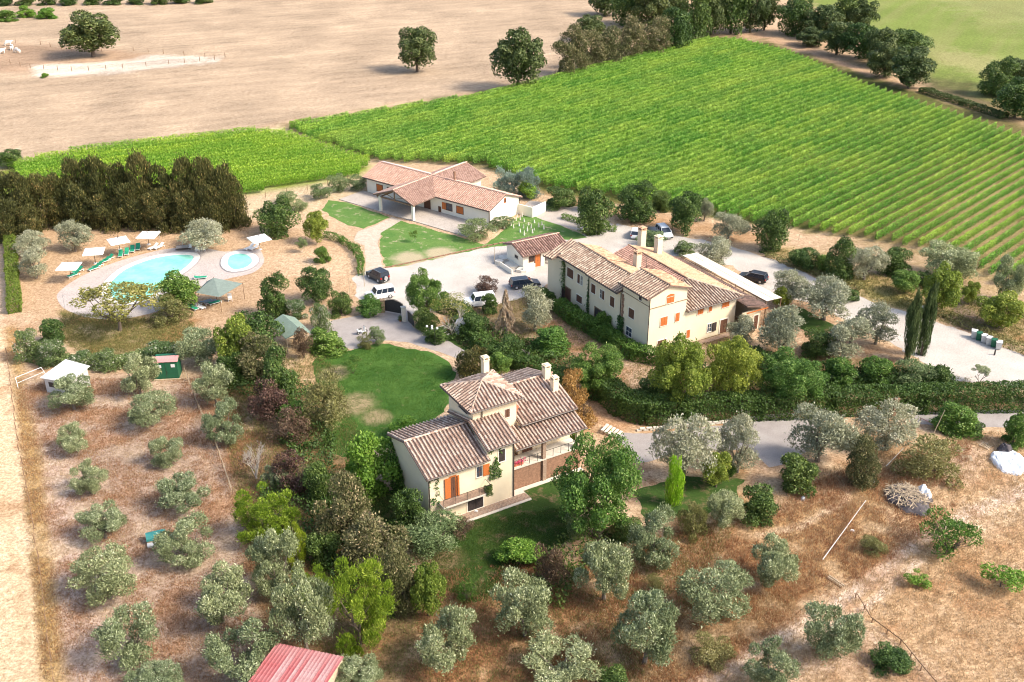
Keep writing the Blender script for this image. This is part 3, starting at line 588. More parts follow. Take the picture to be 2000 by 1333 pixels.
def place(key, x0, y0, x1, y1, label, group=None, hb=None, cat=None, name=None):
    """a tree whose crown fills the given frame in the photo; solved for a real position and size on the ground"""
    k = K[key]; w = (x1 - x0) / 2; hgt_ = (y1 - y0) / 2; cx = (x0 + x1) / 2; cy = (y0 + y1) / 2
    gx, gy = G(cx, y1); hb = k['hb'] if hb is None else hb
    for _ in range(25):
        Z = gy * cT + H * sT; s = F / Z; Rr = w / s; ph = math.atan2(H, gy)
        Rz = math.sqrt(max((hgt_ / s) ** 2 - (Rr * math.sin(ph)) ** 2, 0)) / math.cos(ph); Rz = min(max(Rz, .5 * Rr), 6 * Rr)
        cz = Rz * (1 + hb); a = G(cx, cy, cz); gx, gy = a[0], a[1]
    k['i'] += 1; v = k['i'] % k['nv']
    o = thing(name or k['name'], label, cat or k['cat'], (gx, gy, 0), rs.uniform(0, 360), group)
    if k['crowns']:
        c = link('crown', k['crowns'][v], o); c.location = (0, 0, cz); c.scale = (Rr * 1.03, Rr * 1.03, Rz * 1.03)
    t = link('trunk', k['trunks'][k['i'] % 2], o, MT[k['bark']]); t.scale = (max(Rr, .6) * .9, max(Rr, .6) * .9, cz)
    if k['bare']:
        b = link('branches', k['twigs'][k['i'] % 2], o, MT[k['bark']]); b.location = (0, 0, cz); b.scale = (Rr * .9, Rr * .9, Rz)
    return o

TREES = '''
olive|92,732,186,806|olive tree hiding one side of the white-roofed lean-to shed
olive|226,690,306,772|olive tree just left of the green metal shed
olive|248,764,340,837|olive tree below the green metal shed, in the dry orchard
olive|111,824,181,886|small olive tree below the white-roofed shed, second row from the dirt track
olive|289,850,359,913|small round olive tree in the middle of the dry orchard
olive|134,899,206,967|small olive tree between the dirt track and orchard centre
olive|301,921,402,1003|wide olive tree above the teal covered box
olive|151,982,249,1061|olive tree left of the teal covered box
olive|311,1008,428,1106|olive tree overhanging the teal covered box
olive|144,1067,271,1180|wide straggly olive tree below left of the teal box
olive|361,1099,491,1226|olive tree at the orchard's right edge, by the pine grove
olive|187,1184,313,1303|large open-centred olive tree near the bottom left, beside the track verge
olive|399,1213,536,1338|large olive tree beside the red metal roof
olive|250,1298,354,1350|olive tree cut by the bottom edge, left of the red metal roof
olive|379,710,456,792|olive tree right of the green metal shed beyond the wire fence
olive|401,784,481,866|pale olive tree against the wire fence, leaning over bare twigs
olive|338,640,431,713|broad olive tree behind the green metal shed at the pool garden edge
paleolive|28,452,92,500|pale olive at the end of the golden hedge, the farther one of two
paleolive|30,484,98,541|pale olive at the end of the golden hedge, the nearer one of two
paleolive|105,430,177,488|rounded silvery olive in front of the tall conifers behind the parasols
paleolive|350,428,446,488|silvery olive with leaning trunk between the two pools
dark|73,622,131,674|dark grey-green round bush at the left end of the pool garden
olive|819,1186,941,1314|olive tree standing in dry brown grass right of the bright yellow pine
olive|964,1113,1089,1247|two-lobed olive tree under the shady lawn
olive|1017,1233,1166,1350|wide olive tree cut by the bottom edge, at the middle of the photo
olive|1127,1043,1241,1174|tall olive tree in the scrub below the big leafy tree
olive|1194,1156,1333,1302|big olive tree beside the dirt track at the bottom
olive|1234,996,1339,1107|olive tree below the lime coloured slim cypress
olive|1329,1096,1471,1217|round olive tree with rusty grass under it, above the dirt track
olive|1454,1043,1561,1152|round olive tree with a thin pole under it, beside the leaning pole
olive|1569,1173,1689,1292|dark rounded olive tree standing in the fork of the dirt tracks
olive|1453,1248,1557,1350|olive tree at the bottom edge between the two dirt tracks
olive|1379,951,1458,1032|pale olive beside the dark clipped shrub right of the lime cypress
olive|648,1283,752,1350|olive tree touching the right corner of the red metal roof
olive|487,1038,590,1162|olive tree on the shaded left edge of the pine grove
olive|533,1123,650,1272|tall olive tree just above the red metal roof
olive|508,905,562,962|small grey olive behind the yellow-green pine
paleolive|1538,783,1673,902|big pale olive tree in front of the long clipped hedge
paleolive|1678,783,1801,882|big pale olive tree beside the brick gate pillar
paleolive|1279,813,1401,932|pale olive tree spreading over the grey gravel yard, left one
paleolive|1400,818,1491,918|pale olive tree on the gravel yard with a shaded base
paleolive|1502,526,1585,592|silvery olive nearest to the cream awning roof
paleolive|1560,540,1672,624|wide silvery olive along the inner edge of the white road
paleolive|1597,616,1703,702|silvery olive above the green shrubs, left of the twin cypresses' bank
paleolive|1478,598,1581,692|silvery olive right of the annexe with the dark tiled roof
paleolive|1420,616,1482,674|small silvery olive in front of the brown entrance door
paleolive|1674,596,1759,670|silvery olive on the bank just left of the twin cypresses
paleolive|1006,560,1083,642|grey-green olive beside the dead drooping conifer
paleolive|1654,478,1733,544|pale olive with a thick crooked trunk on the far verge of the white road
paleolive|1388,412,1462,468|pale sun-bleached olive at the lower vineyard corner
paleolive|1360,388,1394,428|tiny pale olive at the vineyard edge beside a dark round tree
paleolive|1358,462,1438,528|thin pale olive with bare limbs beside the cream awning roof
olive|1803,470,1917,548|wide grey-green olive at the bottom edge of the vineyard
olive|1945,498,2015,588|grey-brown olive at the right edge, above the yellow-green dome tree
darktree|1121,366,1199,456|dark leafy tree at the corner of the paved side court
darktree|1204,358,1286,432|dark tree above the parked cars with yellowish side
darktree|1304,376,1376,453|dark round tree right of the three parked cars
darktree|1474,406,1546,490|dark ragged tree at the lower left corner of the vineyard
darktree|1611,466,1676,546|rounded dark tree on a short trunk on the far verge of the white road
dark|1712,474,1781,536|low dark green tree under the vineyard, right of a pale olive
dark|1060,362,1128,408|dark clipped shrub mass behind the long tiled farmhouse
dark|1128,372,1172,412|dark shrub between the farmhouse hedge and the corner tree
dark|1268,372,1316,412|small dark shrub between two dark trees at the vineyard edge
dark|1540,478,1606,528|dark bush on the road verge below the vineyard
greenbush|1588,492,1628,530|yellowish bush squeezed between a dark bush and the rounded tree
yellow|1796,515,1881,610|yellow-green rounded tree behind the twin cypresses
green|1738,526,1800,574|small round tree with a clear trunk left of the yellow-green rounded tree
dark|1784,528,1822,560|small dark bush behind the yellow-green rounded tree
yellow|1876,548,1918,594|small golden-green bush right of the rounded yellow-green tree
yellow|1910,565,2004,642|wide yellow-green dome-shaped tree at the right edge
oak|114,24,236,105|spreading oak alone in the stubble field by the cattle pen
oak|770,51,856,133|round dark oak alone in the middle of the stubble field
oak|959,54,1066,166|tall dark oak where the stubble field meets the vineyard
oak|1120,30,1189,76|dark oak at the far end of the field hedgerow
holm|1074,60,1158,146|olive-green tree at the near end of the field hedgerow
darktree|-8,292,46,327|dark tree at the left edge on the stubble field border
darktree|498,386,584,460|dark round tree at the right end of the tall conifer screen
yellow|591,409,643,472|small golden-green tree above the pool garden
greenbush|611,478,646,514|small round bush on the sandy slope left of the stone path
darktree|504,538,568,618|dense dark pyramid-shaped tree beside the shade canopy
darktree|581,522,651,592|leafy tree on a thin trunk between the shade canopy and the off-road car
dark|639,564,692,616|dark bush behind the grey mesh fence
greenbush|688,573,751,618|green bush beside the curved gate wall
mimosa|148,548,302,640|flat-topped feathery yellow tree overlapping the pool
green|302,530,394,606|bright green rounded tree at the pool edge beside the shade canopy
willow|292,574,374,634|pale feathery bush under the bright tree by the pool
biggreen|794,528,872,622|tall light green tree behind the entrance gate
dark|800,598,860,646|dark bush at the foot of the gate pillar
dark|936,568,974,612|dark bush in front of the half-hidden white van
purple|922,538,976,576|reddish brown bush at the edge of the white forecourt
greenbush|1024,630,1126,692|rounded light green bush left of the tall villa's hedge
biggreen|1113,674,1220,768|large light green tree between the two villas
conifer|886,670,962,742|brownish green conifer behind the tiled tower
green|948,686,1002,734|fresh green bush right of the brownish conifer
bigyellow|1274,656,1392,800|large yellow-green tree in front of the tall villa, left half of a pair
bigyellow|1376,654,1488,786|large yellow-green tree in front of the tall villa, right half of a pair
biggreen|1488,680,1613,796|big green tree above the clipped hedge, right of the yellow pair
dark|1560,640,1640,700|dark shrub between silvery olives on the bank
greenbush|1600,690,1682,758|green shrub above the clipped hedge, left of the cypress bank
greenbush|1672,690,1752,756|green shrub above the clipped hedge, below the silvery olives
pale|1738,700,1822,762|pale green shrub at the foot of the twin cypresses
dark|1812,708,1862,760|dark green shrub beside the white road bend
cypress|1769,572,1799,704|tall slender cypress, the nearer and fuller one of the twins
cypress|1799,566,1825,692|tall slender cypress, the farther and thinner one of the twins
limecypress|1302,900,1334,986|slim lime-green cypress on the lawn right of the big leafy tree
biggreen|1080,858,1252,1048|very large leafy green tree in front of the tiled porch
dark|1509,880,1606,964|dark glossy shrub below the gravel yard
dark|1438,938,1522,1022|dark brownish-green shrub beside the pale olive and sandy path
greenbush|1416,900,1440,930|small green bush at the gravel yard edge
holm|1646,850,1732,952|mixed yellowish thicket under the big pale olive
weeds|1752,846,1892,952|broad weedy mound beside the wood heap
greenbush|1824,780,1926,852|green shrub with pale props beside the asphalt lane
greenbush|1956,800,2016,872|green shrub at the right edge beside the asphalt lane
sapling|1918,1094,2001,1156|small bright green fruit tree alone in the dry field
loosegreen|1800,1000,1914,1098|loose light green bush in the dry field
weeds|1674,1038,1736,1086|low yellowish bush beside the leaning pole
sapling|1770,1116,1822,1150|tiny sprawling green bush beside the dirt track
bright|962,1040,1066,1118|fresh green bush on the lower lawn edge
pale|1098,990,1148,1060|thin pale conifer-like shrub at the foot of the big leafy tree
weeds|1322,972,1388,1052|yellowish bush below the lime-green slim cypress
yellow|1368,878,1436,952|yellow-green bush under the pale olives of the gravel yard
dark|1180,1000,1260,1064|dark undergrowth under the very large leafy tree
yellow|418,612,502,722|yellow-green tall shrub at the left end of the thicket beside the green-roofed gazebo
darktree|452,604,548,696|dark green rounded tree just left of the green-roofed gazebo
holm|452,650,560,748|brownish evergreen in the middle of the thicket below the gazebo
darktree|500,690,582,796|dark green tree at the lower end of the thicket
dark|420,680,480,752|dark shrub on the thicket's left flank behind an olive
purple|484,742,562,824|reddish brown half-bare bush with pale stems
willow|588,732,684,838|pale wispy tree on the left rim of the round lawn
greenbush|540,780,602,840|green bush between the reddish bush and the wispy tree
brown|524,796,604,872|brown dry bush below the reddish half-bare bush
bare|456,836,532,938|leafless tree with fine twigs right of the wire fence
purple|540,884,622,968|dark reddish bush above the pine grove
dark|586,900,664,990|dark green bushy tree above the pine grove
pine|449,940,586,1066|broad yellow-green pine at the upper left of the pine grove
holm|606,926,728,1066|tan-tipped evergreen on the left of the pine grove centre
holm|654,1010,800,1136|large tan-tipped evergreen in the pine grove centre
holm|732,1066,830,1196|tan-tipped evergreen behind the rounded yellow-green one
yellow|796,1094,872,1200|rounded yellow-green evergreen at the right end of the pine grove
pine|622,1092,768,1268|bright yellow pine at the bottom of the grove
pine|552,1018,602,1112|small slim yellow-green pine in the grove
pine|556,1106,652,1200|yellow-green pine branchlets between the olives of the grove
dark|590,1030,670,1110|dark evergreen gap filler between the pines of the grove
pale|790,992,922,1086|large grey-green rosemary-like shrub at the villa's front left corner
dark|756,946,836,1040|dark shrub behind the rosemary-like shrub
bright|664,836,792,966|bright climbing mass against the villa's left gable
bright|752,812,830,860|bright creeper along the villa's rear eaves
orange|1086,716,1152,800|dry orange shrub behind the villa's twin chimneys
orange|1104,766,1168,834|dry orange shrub along the villa's right verge
greenbush|1104,836,1148,880|small green bush against the porch's right end
brown|1040,1060,1110,1150|straw-brown bush between two olives below the lower lawn
weeds|1172,1010,1234,1060|olive-coloured undergrowth left of the lower olive
loosegreen|888,1130,934,1180|thin young tree on the lower lawn's bottom tip
pale|640,340,682,374|grey-green bush behind the stone terrace's left end
pale|676,342,716,372|grey bush at the far left gable of the farmhouse
pale|600,358,646,390|grey-green bush on the path above the pool garden
pale|540,372,586,398|low grey bush left of the farmhouse lawn
pale|566,390,600,412|small grey bush above the golden-green tree
silver|960,322,1020,378|silvery blue reed clump behind the farmhouse
silver|1002,328,1064,384|silvery reed clump with green base behind the farmhouse
bright|1002,350,1052,388|bright green bush in front of the reed clumps
pale|898,428,968,468|grey bush at the near corner of the farmhouse terrace
pale|958,424,1004,448|low grey bush along the farmhouse gable foot
oleander|22,640,84,706|flowering oleander nearest to the dirt track
oleander|66,664,132,720|flowering oleander second from the dirt track
oleander|118,676,184,722|flowering oleander behind the white-roofed shed
oleander|168,680,240,726|white flowering oleander between the two sheds
oleander|272,668,350,704|oleander behind the green metal shed
oleander|548,586,604,630|white flowering bush beside the green-roofed gazebo
oleander|600,582,648,646|small pinkish tree at the gazebo's path gate
greenbush|594,640,682,690|dense green hedge bush right of the green-roofed gazebo
pale|716,640,754,674|grey-green round bush beside the white scooter
weeds|696,650,730,680|yellowish flower bush beside the white scooter
brown|570,640,612,700|dry brown grass tuft bush under the gazebo
dark|1236,726,1318,788|dark undergrowth left of the yellow pair of trees
greenbush|1168,636,1208,666|climbing shrub against the tall villa's left wall
dark|820,640,880,668|dark low shrub beside the pale cabinet
dark|900,604,960,660|dark shrub between the pale cabinet and the dead conifer
dark|962,652,1030,700|dark shrub under the dead drooping conifer
dark|876,612,930,644|dark shrub behind the white-trunked tree
dark|1040,560,1090,600|green climbing bush at the tall villa's ivy corner
pale|1240,452,1300,480|pale green shrub behind the tall villa's roof
oleander|1310,468,1366,500|dark flowering bush beyond the tall villa's chimneys
dark|1880,812,1926,848|dark low bush behind the asphalt lane shrub
greenbush|1160,606,1206,650|leafy fruit tree against the tall villa's left wall
yellow|1508,560,1548,600|yellow-flowered shrub at the awning roof's near corner
weeds|1500,596,1552,640|olive-coloured shrub beside the awning roof
dark|1636,560,1680,590|dark bush at the foot of silvery olives by the road
greenbush|1120,580,1166,606|clipped shrub under the tall villa's wall windows
weeds|1256,1120,1300,1160|low yellow-brown bush between two lower olives
dark|1700,1270,1790,1300|dark low bramble along the old fence line
weeds|1340,1230,1440,1300|dark grassy clump left of the dirt track
dark|1160,1310,1240,1345|dark clump at the bottom edge right of the middle
weeds|640,1090,700,1130|yellowish undergrowth in the pine grove
brown|880,1010,930,1050|dry bush at the paving corner of the villa
greenbush|1380,600,1420,620|small bush by the tall villa's right wing
'''
for line in TREES.strip().split('\n'):
    a, b, c = line.split('|'); place(a, *[float(v) for v in b.split(',')], c)
# leyland screen
for i, (x0, y0, x1, y1) in enumerate([(118, 312, 176, 430), (160, 302, 222, 436), (204, 312, 264, 436), (246, 304, 308, 438), (290, 308, 350, 438), (332, 304, 392, 440), (372, 308, 430, 440), (410, 318, 468, 442), (428, 344, 480, 446)]):
    place('conifer', x0 - 6, y0 + 2 + (i % 3) * 3, x1 + 6, y1, 'tall dark conifer in the screen\'s back line, %s from the right end' % ['ninth', 'eighth', 'seventh', 'sixth', 'fifth', 'fourth', 'third', 'second', 'first'][i], 'conifers screening the pool')
for i, (x0, y0, x1, y1) in enumerate([(-20, 330, 40, 446), (16, 334, 72, 452), (52, 332, 110, 446), (84, 340, 142, 440), (124, 356, 186, 446), (172, 360, 236, 448), (224, 358, 290, 448), (280, 362, 344, 450), (334, 358, 398, 450), (386, 362, 446, 450), (-24, 376, 36, 470), (26, 392, 80, 466)]):
    place('conifer', x0 - 6, y0 + (i % 3) * 5, x1 + 6, y1, 'brown-tinged conifer in the screen\'s front line, %s from the left' % ['second', 'fourth', 'fifth', 'sixth', 'seventh', 'eighth', 'ninth', 'tenth', 'eleventh', 'twelfth', 'first', 'third'][i], 'conifers screening the pool')
# hedgerow trees round the far side of the vineyard
HR = [(1126, 62, 1190, 130), (1168, 58, 1232, 122), (1205, 44, 1266, 112), (1246, 40, 1312, 104), (1290, 20, 1350, 96), (1150, -24, 1214, 26), (1196, -30, 1262, 44), (1240, -36, 1306, 52), (1282, -30, 1344, 40), (1322, -26, 1386, 74), (1362, -30, 1426, 62), (1402, -26, 1462, 60), (1440, -30, 1500, 58), (1474, -20, 1520, 54),
      (1522, -4, 1592, 76), (1568, 14, 1640, 84), (1618, 0, 1684, 66), (1656, 2, 1714, 70), (1604, 48, 1672, 116), (1650, 54, 1716, 124), (1692, 60, 1756, 138), (1734, 62, 1816, 124), (1700, 90, 1766, 160), (1738, 98, 1824, 182),
      (1920, 124, 1984, 196), (1962, 120, 2030, 184), (1950, 160, 2030, 240), (1560, 60, 1620, 100)]
HT = ['oak', 'holm', 'oak', 'darktree', 'darktree', 'oak']
side = ['beside the stubble field', 'at the far top corner of the vineyard', 'behind the vineyard track', 'between vineyard and meadow']
for i, b in enumerate(HR):
    b = (b[0] - 5, b[1] - 2, b[2] + 5, b[3] + 4) if i < 14 else (b[0] - 5, b[1] - 6, b[2] + 5, b[3] - 9)
    kk = ['holm', 'holm', 'holm', 'holm', 'darktree'][i] if i < 5 else (['oak', 'darktree', 'oak', 'oak', 'darktree'][i % 5])
    sd_ = side[0] if i < 5 else side[1] if i < 14 else side[2] if i < 20 else side[3]
    place(kk, *b, 'hedgerow tree %s, %s going left to right' % (sd_, ['first', 'second', 'third', 'fourth', 'fifth', 'sixth', 'seventh', 'eighth', 'ninth'][(i if i < 5 else i - 5 if i < 14 else i - 14 if i < 20 else i - 20)]), 'hedgerow trees round the vineyard', hb=.0)
for i, (x, w_) in enumerate([(10, 40), (50, 44), (92, 40), (134, 46), (178, 40), (222, 44), (266, 40), (310, 44), (352, 40), (396, 40)]):
    place('dark', x - w_ / 2, -14, x + w_ / 2, 10 - i * .4, 'dark hedge bush along the top edge of the stubble field, %s from the left' % ['first', 'second', 'third', 'fourth', 'fifth', 'sixth', 'seventh', 'eighth', 'ninth', 'tenth'][i], 'bushes along the far field edge')
place('greenbush', -10, 18, 36, 40, 'green bush at the left edge of the stubble field, nearer one'); place('bright', 30, 14, 72, 32, 'bright green bush beyond the first bush at the upper left'); place('bright', 66, 18, 112, 30, 'low straggling green bush right of the bright one, upper left')
place('bright', 78, 142, 98, 152, 'small green bush beside the cattle pen pond')
# silk tree stem by the pool reaches the weeds below it; white-trunked half bare tree; dead conifer
def special(name, label, cat, px, py, h, w, bark, twigs, leaves=None, lname='crown', lz=.7):
    x, y = G(px, py); o = thing(name, label, cat, (x, y, 0), 20)
    b = link('branches', twigs, o, MT[bark]); b.location = (0, 0, h / 2); b.scale = (w, w, h / 2)
    if leaves: c = link(lname, leaves, o); c.location = (0, 0, h * lz); c.scale = (w, w, h * (1 - lz))
    return o
special('half_bare_tree', 'half-bare tree with a white forked trunk beside the pale cabinet', 'tree', 883, 655, 6.0, 3.4, 'palebark', branch_mesh('white_branches', 5, 4, .40, .6, 3, .030), crown_mesh('sparse_crown', 'umbrella', 12, .3, 1500, .07, .04, FO['mimosa'], .5, .2), lz=.62)
m_ = []; P = []; A = []; N = []
for i in range(60):
    z = rs.uniform(-.95, .95); a = rs.uniform(0, 6.28); ln = (1 - z) / 2 * .95 + .06
    for j in range(70):
        t = rs.uniform(.1, 1); P.append((math.cos(a) * ln * t, math.sin(a) * ln * t, z - .22 * t * t)); A.append((math.cos(a) * .4, math.sin(a) * .4, -.9)); N.append(rs.normal(size=3))
dead = leafmesh('dead_crown', np.array(P) + rs.normal(0, .03, (len(P), 3)), np.array(A) + rs.normal(0, .3, (len(P), 3)), np.array(N), .17, .03, rs.rand(len(P)), FO['dead'])
x, y = G(988, 656); o = thing('dead_conifer', 'dead conifer with drooping tan branches', 'dead tree', (x, y, 0)); c = link('crown', dead, o); c.location = (0, 0, 3.6); c.scale = (2.3, 2.3, 3.5)
MB().tube((0, 0, 0), (0, 0, 7), .16, .03).out('trunk', MT['palebark'], o)
special('bare_small_tree', 'small leafless grey tree in the middle of the hedges between the villas', 'bare tree', 1030, 708, 3.0, 1.0, 'palebark', branch_mesh('grey_branches', 9, 2, .5, .5, 2, .06))
special('roadside_sapling', 'tiny crooked young olive beside the white road', 'sapling', 1912, 750, 2.6, 1.2, 'olivebark', branch_mesh('sap', 12, 2, .5, .5, 2, .05), K['olive']['crowns'][0], lz=.8)
special('lawn_sapling', 'small young tree standing on the round lawn', 'sapling', 690, 730, 2.6, 1.2, 'bark', branch_mesh('sap2', 14, 2, .5, .4, 2, .03), K['loosegreen']['crowns'][0], lz=.66)
special('lawn_sapling', 'thin young tree on the farmhouse lawn', 'sapling', 810, 474, 2.2, .8, 'palebark', branch_mesh('sap3', 15, 2, .5, .4, 1, .03), K['loosegreen']['crowns'][1], lz=.66)
special('pool_sapling', 'thin bare sapling on the sandy slope above the pool', 'sapling', 604, 530, 3.0, .9, 'palebark', branch_mesh('sap4', 16, 3, .4, .4, 1, .03))
special('pool_sapling', 'thin pale sapling right of the small pool', 'sapling', 590, 494, 2.6, 1.0, 'palebark', branch_mesh('sap5', 17, 3, .4, .4, 2, .03), K['pale']['crowns'][1], lz=.66)

def hedge(name, pts, w, h, label, mat='hedge', dens=85, leaf=.27, jag=.14, cat='hedge', z0=0.0):
    P = []; N = []
    ws = [Vector(g3(*p)[:2]) for p in pts]; o0 = ws[0]
    for a, b in zip(ws[:-1], ws[1:]):
        d = (b - a); L = d.length; d.normalize(); nn = Vector((-d.y, d.x))
        for face in ('t', 'l', 'r', 'e'):
            area = L * w if face == 't' else L * h if face in 'lr' else w * h * 2; m = int(area * dens)
            u = rs.rand(m) * (L + .3); v = rs.rand(m)
            if face == 't': s_ = (v - .5) * w; z = np.full(m, h); nv = np.tile([0, 0, 1.0], (m, 1))
            elif face == 'l': s_ = np.full(m, w / 2); z = v * h; nv = np.tile([nn.x, nn.y, .2], (m, 1))
            elif face == 'r': s_ = np.full(m, -w / 2); z = v * h; nv = np.tile([-nn.x, -nn.y, .2], (m, 1))
            else: u = np.where(rs.rand(m) < .5, 0, L); s_ = (rs.rand(m) - .5) * w; z = v * h; nv = np.tile([d.x, d.y, .2], (m, 1))
            X = a.x + d.x * u + nn.x * s_; Y = a.y + d.y * u + nn.y * s_
            p = np.stack([X, Y, z], -1); k = (fbm(X * .9, Y * .9 + z, 3) - .5) * jag * 5
            p = p + nv * k[:, None] + rs.normal(0, jag * .45, p.shape); P.append(p); N.append(nv)
    P = np.concatenate(P); N = np.concatenate(N); P[:, 2] = np.maximum(P[:, 2], .02) + z0; m = len(P)
    P[:, 0] -= o0.x; P[:, 1] -= o0.y
    nr = N + rdir(m) * .8; A = rdir(m) + np.array([0, 0, .4]) + N * .3; T = np.clip(rs.rand(m) * .6 + .4 * fbm(P[:, 0] * .8, P[:, 1] * .8, 3), 0, 1)
    me = leafmesh(name, P, A, nr, leaf * rs.uniform(.7, 1.3, m), leaf * .55 * rs.uniform(.7, 1.3, m), T, FO[mat])
    o = link(name, me); o.location = (o0.x, o0.y, 0); tag(o, label, cat); return o
hedge('clipped_hedge', [(1186, 782), (1215, 808), (1260, 822), (1340, 820), (1480, 812), (1620, 806), (1800, 800), (2040, 794)], 2.6, 2.9, 'long dark clipped hedge running from the villas to the right edge')
hedge('clipped_hedge', [(1092, 606), (1120, 632), (1160, 652), (1200, 676), (1236, 700), (1300, 712)], 1.9, 1.9, 'clipped hedge stepping along the tall villa\'s left wall', 'green')
hedge('garden_hedge', [(912, 654), (960, 696), (1010, 716), (1060, 736), (1110, 752), (1180, 780)], 2.2, 1.7, 'dark hedge between the grey path and the tiled villa', 'hedge')
hedge('golden_hedge', [(20, 470), (26, 540), (30, 612)], 1.6, 1.6, 'narrow golden-green clipped hedge left of the pool garden', 'hedgey')
hedge('low_hedge', [(636, 464), (668, 474), (694, 492), (704, 510), (706, 538)], .9, 1.1, 'low hedge curving beside the stone path to the off-road car', 'green', leaf=.2)
hedge('low_hedge', [(1100, 426), (1160, 446), (1200, 452)], 1.0, .8, 'low green hedge along the paved side court', 'green', leaf=.22)
hedge('low_hedge', [(1800, 180), (1880, 205), (1960, 232)], 2.2, 1.2, 'overgrown brown hedge behind the upper vineyard track', 'oak', dens=40, leaf=.4)
hedge('rose_border', [(60, 700), (140, 716), (240, 716), (340, 690)], 2.0, 1.3, 'mixed flowering border along the lower pool garden edge', 'oleander')
hedge('shrub_bank', [(1440, 700), (1560, 740), (1700, 752), (1850, 752)], 3.5, 1.6, 'dense shrub bank above the long clipped hedge', 'dark', dens=50, leaf=.34, jag=.3)
hedge('garden_hedge', [(860, 606), (900, 614), (930, 650)], 2.0, 1.6, 'short dark hedge closing the forecourt behind the pale cabinet', 'dark')
hedge('verge_scrub', [(1500, 500), (1580, 530), (1680, 566)], 1.6, .6, 'low scrub on the far verge of the white road', 'weeds', dens=45)
hedge('verge_scrub', [(1760, 590), (1850, 618), (1960, 672), (2030, 700)], 2.0, .5, 'low scrub on the far verge behind the bins', 'weeds', dens=40)

for pl_, w_, h_ in (([(470, 750), (560, 770), (610, 880), (600, 960)], 5, 1.2), ([(560, 960), (640, 1060), (720, 1120), (800, 1180)], 6, 1.6), ([(900, 640), (1000, 690), (1100, 730), (1180, 770)], 6, 1.0), ([(1300, 730), (1450, 760), (1620, 760)], 5, 1.2), ([(1170, 1040), (1100, 1110), (1060, 1180)], 4, .9)):
    h__ = hedge('undergrowth', pl_, w_, h_, None, 'dark', dens=26, leaf=.32, jag=.4, cat=None); h__['kind'] = 'stuff'
# ivy and creepers on walls are added with their house

# ---------------------------------------------------------------- vineyards
def vine_chunk(n, Lc=12.0, seed=0):
    u = rs.rand(n); X = u * Lc; a = rs.rand(n) * math.pi; hh = .95 + .35 * fbm(X * .9 + seed * 9, X * 0 + seed * 5.3, 3)
    wv = .42 + .35 * (fbm(X * 1.1 + 30 + seed * 4, X * 0 + 2, 3) - .3)
    P = np.stack([X, np.cos(a) * wv * .74, .55 + np.abs(np.sin(a)) * hh + rs.normal(0, .08, n)], -1) + rs.normal(0, .06, (n, 3))
    low = rs.rand(n) < .3; P[low, 2] = rs.uniform(.35, 1.2, low.sum())
    m = n; N = np.stack([np.zeros(n), np.cos(a), np.sin(a)], -1) + rdir(n) * .45; A = rdir(n) + np.array([0, 0, .25])
    return leafmesh('vine_canopy', P, A, N,   .26 * rs.uniform(.6, 1.4, m), .19 * rs.uniform(.7, 1.3, m), np.clip(rs.rand(m) * .5 + .6 * (P[:, 2] - .35) / 1.4, 0, 1))  # row shade put into the tint: lower leaves darker, young tips lighter
def ordw(k):
    o = 'zeroth first second third fourth fifth sixth seventh eighth ninth tenth eleventh twelfth thirteenth fourteenth fifteenth sixteenth seventeenth eighteenth nineteenth'.split()
    t = 'twenty thirty forty fifty sixty seventy eighty ninety'.split()
    if k < 20: return o[k]
    if k % 10 == 0: return t[k // 10 - 2][:-1] + 'ieth'
    return t[k // 10 - 2] + '-' + o[k % 10]
def vineyard(outline, az, sp, mat, lab, grp, qoff=0.0, wob=.0, sparse=None):
    W_ = np.array([G(*p) for p in outline]); ca, sa = math.cos(R(az)), math.sin(R(az))
    U = W_[:, 0] * ca + W_[:, 1] * sa; V = -W_[:, 0] * sa + W_[:, 1] * ca
    ch = []
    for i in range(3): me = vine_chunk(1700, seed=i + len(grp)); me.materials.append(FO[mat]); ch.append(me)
    v = V.min() + sp * .5; k = 0; n = len(U)
    while v < V.max():
        xs = []
        for i in range(n):
            j = (i + 1) % n
            if (V[i] > v) != (V[j] > v): xs.append(U[i] + (U[j] - U[i]) * (v - V[i]) / (V[j] - V[i]))
        xs.sort(); k += 1
        if len(xs) >= 2 and xs[-1] - xs[0] > 3:
            u0, u1 = xs[0], xs[-1]
            u0 += rs.uniform(-.8, .8); u1 += rs.uniform(-.5, .5)
            o = thing('vine_row', lab % ordw(k), 'vine row', (u0 * ca - v * sa, u0 * sa + v * ca, 0), az, grp)
            L = u1 - u0; m = max(1, round(L / 12)); s_ = L / m / 12
            for i in range(m):
                c = link('vine_canopy', ch[(i + k * 7) % 3], o)
                q = 1.0
                if sparse:
                    cx_ = (u0 + (i + .5) * L / m); q = sparse(cx_ * ca - v * sa, cx_ * sa + v * ca)
                c.location = (i * L / m, 0, 0); c.scale = (s_, q * .86, (.75 + .25 * q) * 1.18)
                if (i + k) % 2: c.scale[0] = -s_; c.location[0] += L / m
        v += sp
def sp_(x, y):
    f = float(fbm(np.array(x * .05), np.array(y * .05), 3)); px, py = PX(x, y)
    t = min(1, max(0, (px + py - 1750) / 650)); return (1.06 - .5 * t) * (.7 + .6 * f)
vineyard([(556, 254), (1000, 184), (1380, 84), (1440, 86), (1540, 110), (1690, 174), (1850, 226), (2000, 274), (2120, 312), (2160, 560), (1960, 560), (1850, 500), (1700, 470), (1490, 440), (1280, 400), (1060, 368), (950, 326), (740, 318), (640, 284)], 45.5, 2.2, 'vine', 'vine row, %s counted up from the lower right corner of the big vineyard', 'vine rows of the big vineyard', sparse=sp_)
